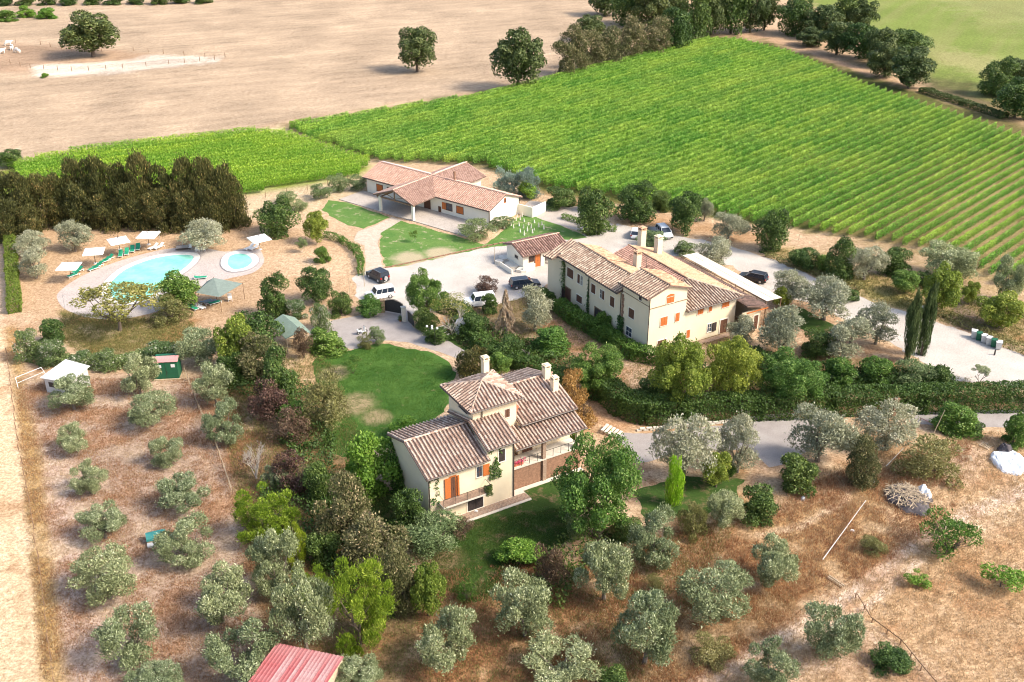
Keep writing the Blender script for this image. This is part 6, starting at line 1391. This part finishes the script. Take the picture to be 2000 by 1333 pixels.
MB().tube(tuple(l0 - Vector((0, 0, .15))), tuple(r0_ - Vector((0, 0, .15))), .1, .1, 4).tube((ridge0.x, ridge0.y, 2.3), (ridge0.x, ridge0.y, 3.25), .09, .09, 4).tube(tuple(l0 - Vector((0, 0, 1.3))), tuple((l0 + r0_) / 2 - Vector((0, 0, 1.3))), .06, .06, 4).out('tie_beam', MT['palewood'], GZ)
# goal frames
x, y = G(60, 742); o = thing('goal_frame', 'white rectangular pipe frame at the orchard corner', 'frame', (x, y, 0)); p = [g3(36, 760, 0), g3(30, 738, 1.2), g3(80, 718, 1.2), g3(92, 735, 0)]
p = [(a - x, b - y, c_) for a, b, c_ in p]; m = MB()
for i in range(3): m.tube(p[i], p[i + 1], .035, .035, 6)
m.tube(tuple((p[0][i] + p[1][i]) / 2 for i in range(3)), tuple((p[3][i] + p[2][i]) / 2 for i in range(3)), .03, .03, 6); m.out('pipes', MT['whitep'], o)
# gate with pillars, curved walls
x, y = G(769, 612); GT = thing('gate', 'dark wrought-iron double gate with a curved top across the drive', 'gate', (x, y, 0)); ga = Vector(g3(750, 608, 0)) - GT.location; gb = Vector(g3(788, 615, 0)) - GT.location
for s0, s1, nm in ((0, .495, 'gate_leaf'), (.505, 1, 'gate_leaf')):
    m = MB(); n_ = 12
    for i in range(n_ + 1):
        t = s0 + (s1 - s0) * i / n_; p_ = ga.lerp(gb, t); hh = 1.7 + .5 * math.sin(math.pi * t); m.tube((p_.x, p_.y, .1), (p_.x, p_.y, hh), .035, .035, 4)
        if i: p0 = ga.lerp(gb, s0 + (s1 - s0) * (i - 1) / n_); h0 = 1.7 + .5 * math.sin(math.pi * (s0 + (s1 - s0) * (i - 1) / n_)); m.tube((p0.x, p0.y, h0), (p_.x, p_.y, hh), .035, .035, 4); m.tube((p0.x, p0.y, .15), (p_.x, p_.y, .15), .04, .04, 4); m.quad((p0.x, p0.y, .15), (p_.x, p_.y, .15), (p_.x, p_.y, hh - .1), (p0.x, p0.y, h0 - .1))
    m.out(nm, MT['iron'], GT)
def pillar(px, py, h, label, w=.28, mat='trim', cat='gate pillar'):
    x, y = G(px, py); o = thing('gate_pillar', label, cat, (x, y, 0), 20); MB().box(-w, w, -w, w, 0, h).out('shaft', MT[mat], o); MB().box(-w * 1.25, w * 1.25, -w * 1.25, w * 1.25, h, h + .12).out('cap', MT[mat], o); return o
pillar(789, 628, 2.2, 'pale gate pillar right of the wrought-iron gate'); pillar(748, 610, 1.9, 'orange-brown brick gate pillar left of the wrought-iron gate', mat='stone'); pillar(1744, 812, 2.4, 'old brick gate pillar in front of the long clipped hedge', mat='brick')
m = MB(); pts = [g3(722, 621, 0), g3(732, 616, 0), g3(740, 611, 0), g3(746, 607, 0)]; b0 = pts[0]
for a, b in zip(pts[:-1], pts[1:]): d = (Vector(b) - Vector(a)).normalized(); n2 = Vector((-d.y, d.x, 0)) * .15; m.prism([(a[0] - b0[0] - n2.x, a[1] - b0[1] - n2.y), (b[0] - b0[0] - n2.x, b[1] - b0[1] - n2.y), (b[0] - b0[0] + n2.x, b[1] - b0[1] + n2.y), (a[0] - b0[0] + n2.x, a[1] - b0[1] + n2.y)], 0, 1.1)
q = tag(m.out('curved_wall', MT['trim'], None), 'low curved pale wall left of the entrance gate', 'wall'); q.location = b0
x, y = G(803, 634); o = thing('side_gate', 'dark mesh side gate right of the gate pillar', 'gate', (x, y, 0), -62); MB().box(-1.1, 1.1, -.03, .03, .1, 1.7).out('panel', MT['iron'], o)
for i, (px, py) in enumerate([(782, 628)]): x, y = G(px, py); o = thing('flower_pot', 'potted white flowers at the foot of the pale gate pillar', 'potted plant', (x, y, 0)); MB().tube((0, 0, 0), (0, 0, .3), .15, .22, 8).out('pot', MT['clay'], o); c = link('foliage', K['oleander']['crowns'][0], o); c.scale = (.45, .45, .4); c.location = (0, 0, .55)
# pale cabinet (tank)
x, y = G(903, 652); o = thing('storage_cabinet', 'tall pale grey metal cabinet beside the white-trunked tree', 'cabinet', (x, y, 0), -8); m = MB(); m.v = [(-.85, -.6, .15), (.85, -.6, .15), (.85, .6, .15), (-.85, .6, .15), (-.85, -.6, 1.9), (.85, -.6, 1.9), (.85, .6, 1.9), (-.85, .6, 1.9), (0, -.6, 2.25), (0, .6, 2.25)]
m.f = [(0, 1, 5, 8, 4), (3, 7, 9, 6, 2), (1, 2, 6, 5), (0, 4, 7, 3), (4, 8, 9, 7), (8, 5, 6, 9), (0, 3, 2, 1)]; m.out('body', MT['tank'], o)
MB().box(.0, .55, -.63, -.605, 1.3, 1.42).out('handle', MT['iron'], o); MB().box(-.868, -.855, -.4, .4, .6, 1.5).out('vent', MT['shedg'], o)
for sx in (-.75, .75):
    for sy in (-.5, .5): MB().box(sx - .05, sx + .05, sy - .05, sy + .05, 0, .15).out('leg', MT['iron'], o)
x, y = G(914, 668); tag(MB().prism([(-.3, -.2), (.35, -.1), (.2, .35), (-.25, .25)], 0, .3).out('boulder', MT['rock'], None), 'pale boulder beside the courtyard grass', 'boulder').location = (x, y, 0)
# courtyard steps, each step a part
x, y = G(856, 655); ST = thing('stone_steps', 'row of broad stone steps left of the white-trunked tree', 'steps', (x, y, 0), 30); sm_ = MB().box(-1.5, 1.5, -.2, .2, 0, .12).me('step'); sm_.materials.append(MT['trim'])
for i in range(4): q = link('step', sm_, ST); q.location = (.1 * i, i * .75 - .6, .02 + .06 * i)
x, y = G(1208, 850); ST2 = thing('garden_steps', 'short flight of stone steps up to the long hedge beside the gravel yard', 'steps', (x, y, 0), 60)
for i in range(5): q = link('step', sm_, ST2); q.scale = (.55, .8, 1.2); q.location = (0, i * .45, .1 * i)
# lamps
for (px, py, lab) in [(850, 676, 'twin-globe garden lamp beside the grey path'), (840, 672, 'single globe lamp left of the twin-globe lamp'), (1236, 786, 'white globe lamp in front of the dark hedge'), (1322, 745, 'white globe lamp beside the yellow-green tree'), (1248, 786, 'second white globe lamp by the dark hedge')]:
    x, y = G(px, py); o = thing('garden_lamp', lab, 'garden lamp', (x, y, 0)); h = 2.6 if 'twin' in lab else 1.3; MB().tube((0, 0, 0), (0, 0, h), .04, .03, 6).out('post', MT['iron'], o)
    for sx in ((-.35, .35) if 'twin' in lab else (0,)):
        b = bmesh.new(); bmesh.ops.create_icosphere(b, subdivisions=2, radius=.17); me = bpy.data.meshes.new('globe'); b.to_mesh(me); b.free(); q = link('globe', me, o, MT['whitep']); q.location = (sx, 0, h + .1)
    if 'twin' in lab: MB().tube((-.35, 0, h - .1), (.35, 0, h - .1), .025, .025, 5).out('cross_arm', MT['iron'], o)
# mesh fence by the path, other fences
def fence(name, pts, h, label, sp=2.0, mat='wood', rail=('iron', .008), mesh=None, r=.05, rails=2):
    w = [Vector(g3(*p)) for p in pts]; o0 = w[0]; o = thing(name, label, 'fence', tuple(o0)); pm = MB().tube((0, 0, -.05), (0, 0, h), r, r * .85, 5).me('post'); pm.materials.append(MT[mat]); rl = MB(); ps = []
    for a, b in zip(w[:-1], w[1:]):
        n = max(1, int((b - a).length / sp)); ps += [a.lerp(b, i / n) for i in range(n)]
    ps.append(w[-1])
    for p in ps: q = link('post', pm, o); q.location = p - o0 + Vector((rs.uniform(-.1, .1), rs.uniform(-.1, .1), 0)); q.rotation_euler = (rs.uniform(-.06, .06), rs.uniform(-.06, .06), 0); q.scale = (1, 1, rs.uniform(.88, 1.08))
    for a, b in zip(ps[:-1], ps[1:]):
        for k in range(rails): zz = h * (k + 1) / rails - .06; rl.tube(tuple(a - o0 + Vector((0, 0, zz))), tuple(b - o0 + Vector((0, 0, zz))), rail[1], rail[1], 3)
    if rails: rl.out('wire', MT[rail[0]], o)
    if mesh:
        m = MB()
        for a, b in zip(ps[:-1], ps[1:]):
            a_ = a - o0; b_ = b - o0; n = 14
            for k in range(n): t = a_.lerp(b_, k / n); m.box(t.x - .012, t.x + .012, t.y - .012, t.y + .012, .05, h * .95)
        m.out('mesh_panel', MT[mesh], o)
    return o
fence('pen_fence', [(20, 126), (60, 134), (140, 140), (240, 134), (330, 126), (420, 117), (440, 112)], 1.3, 'post and wire fence along the near side of the cattle pen pond', 4.3, r=.10)
fence('pen_fence', [(30, 84), (80, 88), (140, 100), (200, 104), (260, 100), (320, 106), (400, 112), (440, 112)], 1.3, 'post and wire fence along the far side of the cattle pen', 5.2, r=.09)
fence('wire_fence', [(360, 726), (388, 800), (420, 868), (454, 966)], 1.0, 'low wire fence with pale top rail through the orchard', 2.2, rail=('palewood', .03), r=.05)
fence('track_fence', [(14, 690), (34, 860), (58, 980), (80, 1120), (100, 1290), (108, 1340)], 1.0, 'wire fence along the dirt track at the left', 2.4, rail=('wood', .012), r=.055)
fence('mesh_fence', [(610, 637), (624, 628), (640, 616)], 1.6, 'grey mesh fence beside the gazebo path', 1.1, mat='palewood', mesh='tank')
fence('vineyard_stakes', [(480, 392), (520, 386), (600, 372), (680, 352)], 1.2, 'row of stakes under the small vineyard', 4.0, rails=0, r=.06)
fence('old_fence', [(1672, 1168), (1700, 1215), (1760, 1260), (1800, 1310), (1830, 1345)], .6, 'broken timber fence running down from the dirt track', 1.3, rail=('wood', .05), r=.07, rails=1)
fence('garden_wire', [(636, 648), (646, 662), (650, 672)], .9, 'thin garden stakes at the gazebo corner', .8, rails=0, r=.03)
# masts and poles
for px, py, h, tl, lab in [(712, 560, 3.2, 0, 'thin pale post at the left of the off-road car'), (683, 572, 2.4, 0, 'thin stake left of the white off-road car'), (1822, 850, 3.4, .22, 'leaning timber pole beside the asphalt lane'), (1505, 1130, 2.2, .1, 'thin stake under the round olive beside the track'), (966, 514, 2.8, 0, 'thin dark post left of the tiled outbuilding'), (1768, 876, 2.0, .3, 'short stake beside the weedy mound'), (1412, 452, 1.2, 0, 'stake at the roadside olive'), (1560, 470, 1.2, 0, 'stake on the road verge')]:
    x, y = G(px, py); o = thing('pole', lab, 'pole', (x, y, 0)); MB().tube((0, 0, 0), (tl * h, 0, h), .05, .035, 6).out('shaft', MT['palewood'], o)
for a, b, z1, lab in [((1606, 1098), (1690, 985), 3.2, 'long pale pole leaning up beside the wood heap'), ((1730, 915), (1764, 882), 1.2, 'pale pole lying against the weedy mound')]:
    p0 = g3(*a); p1 = g3(*b, z1 if False else 0.4); o = thing('leaning_pole', lab, 'pole', p0); MB().tube((0, 0, .3), (p1[0] - p0[0], p1[1] - p0[1], .9), .045, .03, 6).out('shaft', MT['tank'], o); mx = ((p1[0] - p0[0]) * .55, (p1[1] - p0[1]) * .55); MB().tube((mx[0], mx[1], 0), (mx[0], mx[1], .7), .04, .04, 5).out('prop', MT['palewood'], o)
# wood heap, tarpaulins, scraps
def blob(name, label, cat, px, py, rx, ry, h, mat, seed, n=26, kind=None):
    r = np.random.RandomState(seed); x, y = G(px, py); b = bmesh.new(); bmesh.ops.create_icosphere(b, subdivisions=4, radius=1)
    for v in b.verts:
        k = 1 + .35 * (float(fbm(np.array(v.co.x * 2.2 + seed), np.array(v.co.y * 2.2))) - .5) * 2; zz = max(v.co.z, -.05); f = float(fbm(np.array(v.co.x * 3 + 5), np.array(v.co.y * 3 + seed)))
        v.co = (v.co.x * rx * k, v.co.y * ry * k, zz * h * (.4 + 1.3 * f))
    me = bpy.data.meshes.new(name); b.to_mesh(me); b.free(); o = link(name, me, None, MT[mat]); o.location = (x, y, 0); return tag(o, label, cat)
hp = thing('wood_heap', 'round heap of old sticks and charred rubbish', 'wood heap', (*G(1776, 978), 0)); bb = blob('rubbish', None, None, 1780, 985, 2.3, 2.6, .8, 'char', 3); bb.parent = hp; bb.location = (0, 0, 0)
sk = MB().tube((-.7, 0, 0), (.7, 0, .04), .04, .03, 5).me('stick'); sk.materials.append(MT['palewood'])
for i in range(230):
    a = rs.uniform(0, 6.28); r_ = 2.1 * math.sqrt(rs.rand()); q = link('stick', sk, hp); q.location = (math.cos(a) * r_ - .3, math.sin(a) * r_ + .2, .25 + .75 * (1 - (r_ / 2.4) ** 2) + rs.uniform(-.1, .12)); q.rotation_euler = (rs.uniform(-.2, .2), rs.uniform(-.4, .4), rs.uniform(0, 6.28)); q.scale = (rs.uniform(.5, 1.1),) * 3
blob('tarpaulin', 'white plastic sheet on the right side of the wood heap', 'tarpaulin', 1802, 968, .8, 1.1, 1.0, 'poly', 8)
blob('tarpaulin', 'large white tarpaulin over a pile at the right edge', 'tarpaulin', 1972, 905, 2.0, 2.5, .8, 'poly', 12); blob('rubble_pile', 'small dark rubble patch on the large tarpaulin', 'rubble', 1962, 884, .9, .8, 1.0, 'char', 22)
blob('plastic_sack', 'white plastic sack beside the weedy mound', 'sack', 1703, 942, .32, .45, .6, 'poly', 31); blob('plastic_sack', 'small white sack on the sandy path', 'sack', 1568, 976, .22, .3, .35, 'whitep', 33)
for i, (px, py, az) in enumerate([(1872, 878, 20), (1888, 896, -10), (1925, 872, 40)]):
    x, y = G(px, py); o = thing('pallet', ['broken wooden pallet above the second one', 'broken wooden pallet between the mound and the large tarpaulin', 'old pallet near the asphalt lane shrub'][i], 'pallet', (x, y, 0), az)
    sl2 = MB().box(-.6, .6, -.05, .05, .1, .13).me('slat'); sl2.materials.append(MT['palewood'])
    for k in range(6): q = link('slat', sl2, o); q.location = (0, k * .2 - .5, 0)
    for k in (-.5, 0, .5): MB().box(k - .05, k + .05, -.55, .55, 0, .098).out('bearer', MT['wood'], o)
x, y = G(1628, 1140); o = thing('plank_stack', 'stack of old planks beside the dirt track', 'planks', (x, y, 0), -55)
for k in range(5): q = MB().box(-.9, .9, k * .13, k * .13 + .11, 0, .12 + .06 * (k % 2)).out('plank', MT['palewood' if k % 2 else 'wood'], o)
for i, (px, py) in enumerate([(1664, 1038), (930, 1000)]): blob('white_scrap', ['white scrap lying in the grass by the leaning pole', 'white stone on the lower lawn'][i], 'scrap', px, py, .25, .15, .2, 'whitep', 40 + i)
o = thing('barrier', 'red and white barrier pole beside the gravel yard', 'barrier', (*G(1796, 828), 0)); MB().tube((0, 0, .8), (1.8, -1.6, .5), .05, .05, 6).out('arm', MT['redp'], o); MB().tube((0, 0, 0), (0, 0, .9), .06, .06, 6).out('post', MT['palewood'], o)
# low wall of the gravel yard
m = MB(); pts = [g3(1248, 842, 0), g3(1300, 838, 0), g3(1380, 830, 0), g3(1470, 820, 0), g3(1545, 812, 0)]; b0 = pts[0]
WL = thing('low_stone_wall', 'low pale stone wall along the upper side of the gravel yard', 'wall', b0); stn = MB().box(-.34, .34, -.16, .16, 0, .2).me('stone', .02); stn.materials.append(MT['trim']); cnt_ = 0
for a, b in zip(pts[:-1], pts[1:]):
    A_ = Vector(a) - Vector(b0); B_ = Vector(b) - Vector(b0); L_ = (B_ - A_).length; n = int(L_ / .7); ang = math.atan2(B_.y - A_.y, B_.x - A_.x)
    for i in range(n):
        for r_ in range(2): q = link('stone', stn, WL); q.location = A_.lerp(B_, (i + .5 * r_) / n) + Vector((0, rs.uniform(-.03, .03), r_ * .205)); q.rotation_euler = (0, 0, ang + rs.uniform(-.04, .04)); q.scale = (rs.uniform(.85, 1.0), 1, rs.uniform(.9, 1))
for nm, p_, h_, lab in (('terrace_wall', [(1112, 615), (1128, 640)], .8, 'short stone wall under the tall villa hedge'),):
    a, b = g3(*p_[0]), g3(*p_[1]); d = Vector(b) - Vector(a); q = tag(MB().box(0, d.length, -.2, .2, 0, h_).out(nm, MT['stone'], None), lab, 'wall'); q.location = a; q.rotation_euler = (0, 0, math.atan2(d.y, d.x))
# bins
for i in range(6):
    px = 1901 + i * 9.6; py = 660 + i * 4.4; x, y = G(px, py); c_ = 'shedg' if i in (1, 4) else 'tank'
    o = thing('wheelie_bin', 'recycling bin in the roadside row, %s from the left' % ['first', 'second, green,', 'third', 'fourth', 'fifth, green,', 'last'][i], 'bin', (x, y, 0), -22, 'bins beside the white road')
    m = MB(); m.v = [(-.3, -.3, .08), (.3, -.3, .08), (.3, .3, .08), (-.3, .3, .08), (-.38, -.4, 1.1), (.38, -.4, 1.1), (.38, .4, 1.1), (-.38, .4, 1.1)]; m.f = [(0, 3, 2, 1), (4, 5, 6, 7), (0, 1, 5, 4), (1, 2, 6, 5), (2, 3, 7, 6), (3, 0, 4, 7)]; m.out('body', MT[c_], o)
    MB().box(-.41, .41, -.45, .42, 1.103, 1.18).out('lid', MT['whitep' if c_ == 'tank' else 'shedg'], o)
    for s_ in (-1, 1): MB().tube((s_ * .3 - .04, .32, .1), (s_ * .3 + .04, .32, .1), .1, .1, 8).out('wheel', MT['tyre'], o)
x, y = G(1800, 603); tag(MB().box(-1.2, 1.2, -.3, .3, 0, .35).out('stone_block', MT['rock'], None, .05), 'long pale stone block on the far verge above the cypresses', 'stone').location = (x, y, 0)
x, y = G(1942, 694); o = thing('marker_post', 'small dark marker post standing in the white road', 'post', (x, y, 0)); MB().tube((0, 0, 0), (0, 0, .8), .12, .1, 8).out('shaft', MT['iron'], o)
# pale upright stones on the bank by the farmhouse gable
st_m = [MB().tube((0, 0, 0), (.12 * k, .05, .75 + .1 * k), .16, .05, 6).me('stone') for k in (-1, 0, 1)]
for q in st_m: q.materials.append(MT['rock'])
for i, (px, py) in enumerate([(969, 452), (985, 447), (998, 441), (1001, 436), (1008, 431), (1016, 430), (1024, 434), (1003, 446), (1014, 442), (1022, 446), (1032, 440), (1037, 446), (1044, 436), (1030, 452), (1016, 454), (1043, 450), (1052, 444), (1058, 440), (1040, 456), (1024, 460), (1062, 448), (1010, 424), (1020, 424)]):
    x, y = G(px, py); q = link('garden_stone', st_m[i % 3]); q.location = (x, y, 0); q.rotation_euler = (0, 0, i); q.scale = (1, 1, rs.uniform(.7, 1.2)); tag(q, 'pale upright stone on the grassy bank beside the farmhouse gable', 'stone', 'pale stones on the farmhouse bank')
# kerb of the forecourt lawn
pts = [g3(752, 524), g3(800, 514), g3(880, 497), g3(940, 484), g3(985, 474)]; KB = thing('kerb', 'low brick kerb between the farmhouse lawn and the white drive', 'kerb', pts[0]); kb_ = MB().box(-.45, .45, -.12, .12, 0, .16).me('brick'); kb_.materials.append(MT['brick'])
for a, b in zip(pts[:-1], pts[1:]):
    A_ = Vector(a) - Vector(pts[0]); B_ = Vector(b) - Vector(pts[0]); n = int((B_ - A_).length / .95)
    for i in range(n): q = link('brick', kb_, KB); q.location = A_.lerp(B_, (i + .5) / n); q.rotation_euler = (0, 0, math.atan2(B_.y - A_.y, B_.x - A_.x) + rs.uniform(-.05, .05))
# white cattle in the pen
def cow(px, py, az, label, graze):
    x, y = G(px, py); v = [(0, 0, 1.15), (.75, 0, 1.2), (1.1, 0, 1.35 if not graze else 1.0), (1.45, 0, 1.5 if not graze else .45), (1.75, 0, 1.4 if not graze else .2), (-.8, 0, 1.2), (-1.0, 0, .7),
        (.7, .25, .7), (.7, .25, .05), (.7, -.25, .7), (.7, -.25, .05), (-.75, .25, .75), (-.85, .25, .4), (-.75, .25, .05), (-.75, -.25, .75), (-.85, -.25, .4), (-.75, -.25, .05)]
    e_ = [(0, 1), (1, 2), (2, 3), (3, 4), (0, 5), (5, 6), (1, 7), (7, 8), (1, 9), (9, 10), (5, 11), (11, 12), (12, 13), (5, 14), (14, 15), (15, 16)]
    r_ = [.48, .42, .24, .17, .10, .38, .04, .15, .07, .15, .07, .2, .1, .07, .2, .1, .07]
    me = bpy.data.meshes.new('cow'); me.from_pydata(v, e_, []); o = link('cow', me, None, MT['hide']); md = o.modifiers.new('skin', 'SKIN')
    for i, s_ in enumerate(me.skin_vertices[0].data): s_.radius = (r_[i], r_[i]); s_.use_root = i == 0
    o.modifiers.new('sub', 'SUBSURF').levels = 1; o.modifiers[-1].render_levels = 1; o.location = (x, y, 0); o.rotation_euler = (0, 0, R(az)); tag(o, label, 'cow')
cow(4, 106, 60, 'white cow at the very left edge of the pen', 0); cow(16, 90, 20, 'white cow standing farthest back in the pen', 0); cow(35, 104, 160, 'white cow furthest right in the pen, head down', 1); cow(24, 98, 100, 'white cow between the other two, partly behind', 1)

# ---------------------------------------------------------------- loose ground cover
def tufts(name, region, n, mat, hmin, hmax, blades=5, spread=.18, wd=.05, thr=None):
    b = np.array([G(*p) for p in region]); x0, y0 = b.min(0); x1, y1 = b.max(0); P = []
    x = rs.uniform(x0, x1, n * 3); y = rs.uniform(y0, y1, n * 3); px, py = PX(x, y); k = pdist(px, py, region) > 0
    f = fbm(x * .35 + 50, y * .35, 4)
    if thr is not None: k &= f > thr + rs.normal(0, .05, len(f))
    x, y = x[k][:n], y[k][:n]; m = len(x); xx = np.repeat(x, blades); yy = np.repeat(y, blades); t = np.repeat(rs.rand(m), blades)
    a = rs.uniform(0, 6.28, m * blades); ln = rs.uniform(hmin, hmax, m * blades); lean_ = rs.uniform(.1, .9, m * blades)
    A = np.stack([np.cos(a) * lean_, np.sin(a) * lean_, np.ones(m * blades)], -1); An = A / np.linalg.norm(A, axis=1, keepdims=True)
    Pp = np.stack([xx + rs.normal(0, spread, m * blades), yy + rs.normal(0, spread, m * blades), 0 * xx], -1) + An * ln[:, None] * .5
    N = np.stack([-np.sin(a), np.cos(a), .2 * np.ones(m * blades)], -1) + rdir(m * blades) * .4
    me = leafmesh(name, Pp, A, N, ln, wd, np.clip(t * .6 + rs.rand(m * blades) * .4, 0, 1), FO[mat]); return tag(link(name, me), kind='stuff')
tufts('dry_grass', [(1140, 1060), (1440, 1000), (1700, 880), (2060, 830), (2060, 1400), (1120, 1400)], 16000, 'straw', .18, .5)
tufts('rusty_grass', [(830, 1120), (1200, 1080), (1500, 980), (1700, 900), (1900, 860), (1860, 1010), (1640, 1160), (1300, 1380), (780, 1400)], 14000, 'rust', .18, .5, thr=.42)
tufts('orchard_grass', [(30, 740), (420, 740), (560, 900), (500, 1100), (560, 1400), (90, 1400)], 14000, 'rust', .10, .30, thr=.46)
tufts('orchard_straw', [(30, 740), (420, 740), (560, 900), (500, 1100), (560, 1400), (90, 1400)], 9000, 'straw', .10, .26)
tufts('undergrowth', [(420, 720), (640, 690), (720, 900), (900, 1150), (1200, 1080), (1440, 1010), (1400, 1120), (1250, 1330), (1180, 1400), (640, 1300), (540, 1150), (480, 1050)], 14000, 'weeds', .15, .5)
tufts('verge_grass', [(1500, 480), (1800, 560), (2060, 640), (2060, 700), (1840, 630), (1620, 560)], 5000, 'weeds', .15, .45)
tufts('bank_weeds', [(1100, 560), (1300, 660), (1900, 740), (1900, 780), (1260, 810), (1100, 740), (900, 680), (880, 620)], 8000, 'weeds', .15, .4)
tufts('poolside_weeds', [(120, 610), (380, 630), (380, 690), (180, 706), (110, 660)], 5000, 'weeds', .12, .35)
tufts('track_verge', [(10, 640), (34, 640), (84, 900), (140, 1400), (84, 1400), (42, 900)], 5000, 'straw', .15, .45)
tufts('lawn_grass', [(618, 700), (700, 680), (800, 680), (886, 720), (870, 800), (800, 860), (700, 890), (625, 840)], 14000, 'green', .04, .12, spread=.2, wd=.04)
tufts('lower_lawn_grass', [(700, 965), (905, 1022), (1110, 990), (1110, 1050), (960, 1170), (900, 1180), (760, 1040)], 10000, 'hedge', .05, .14, spread=.2, wd=.05)
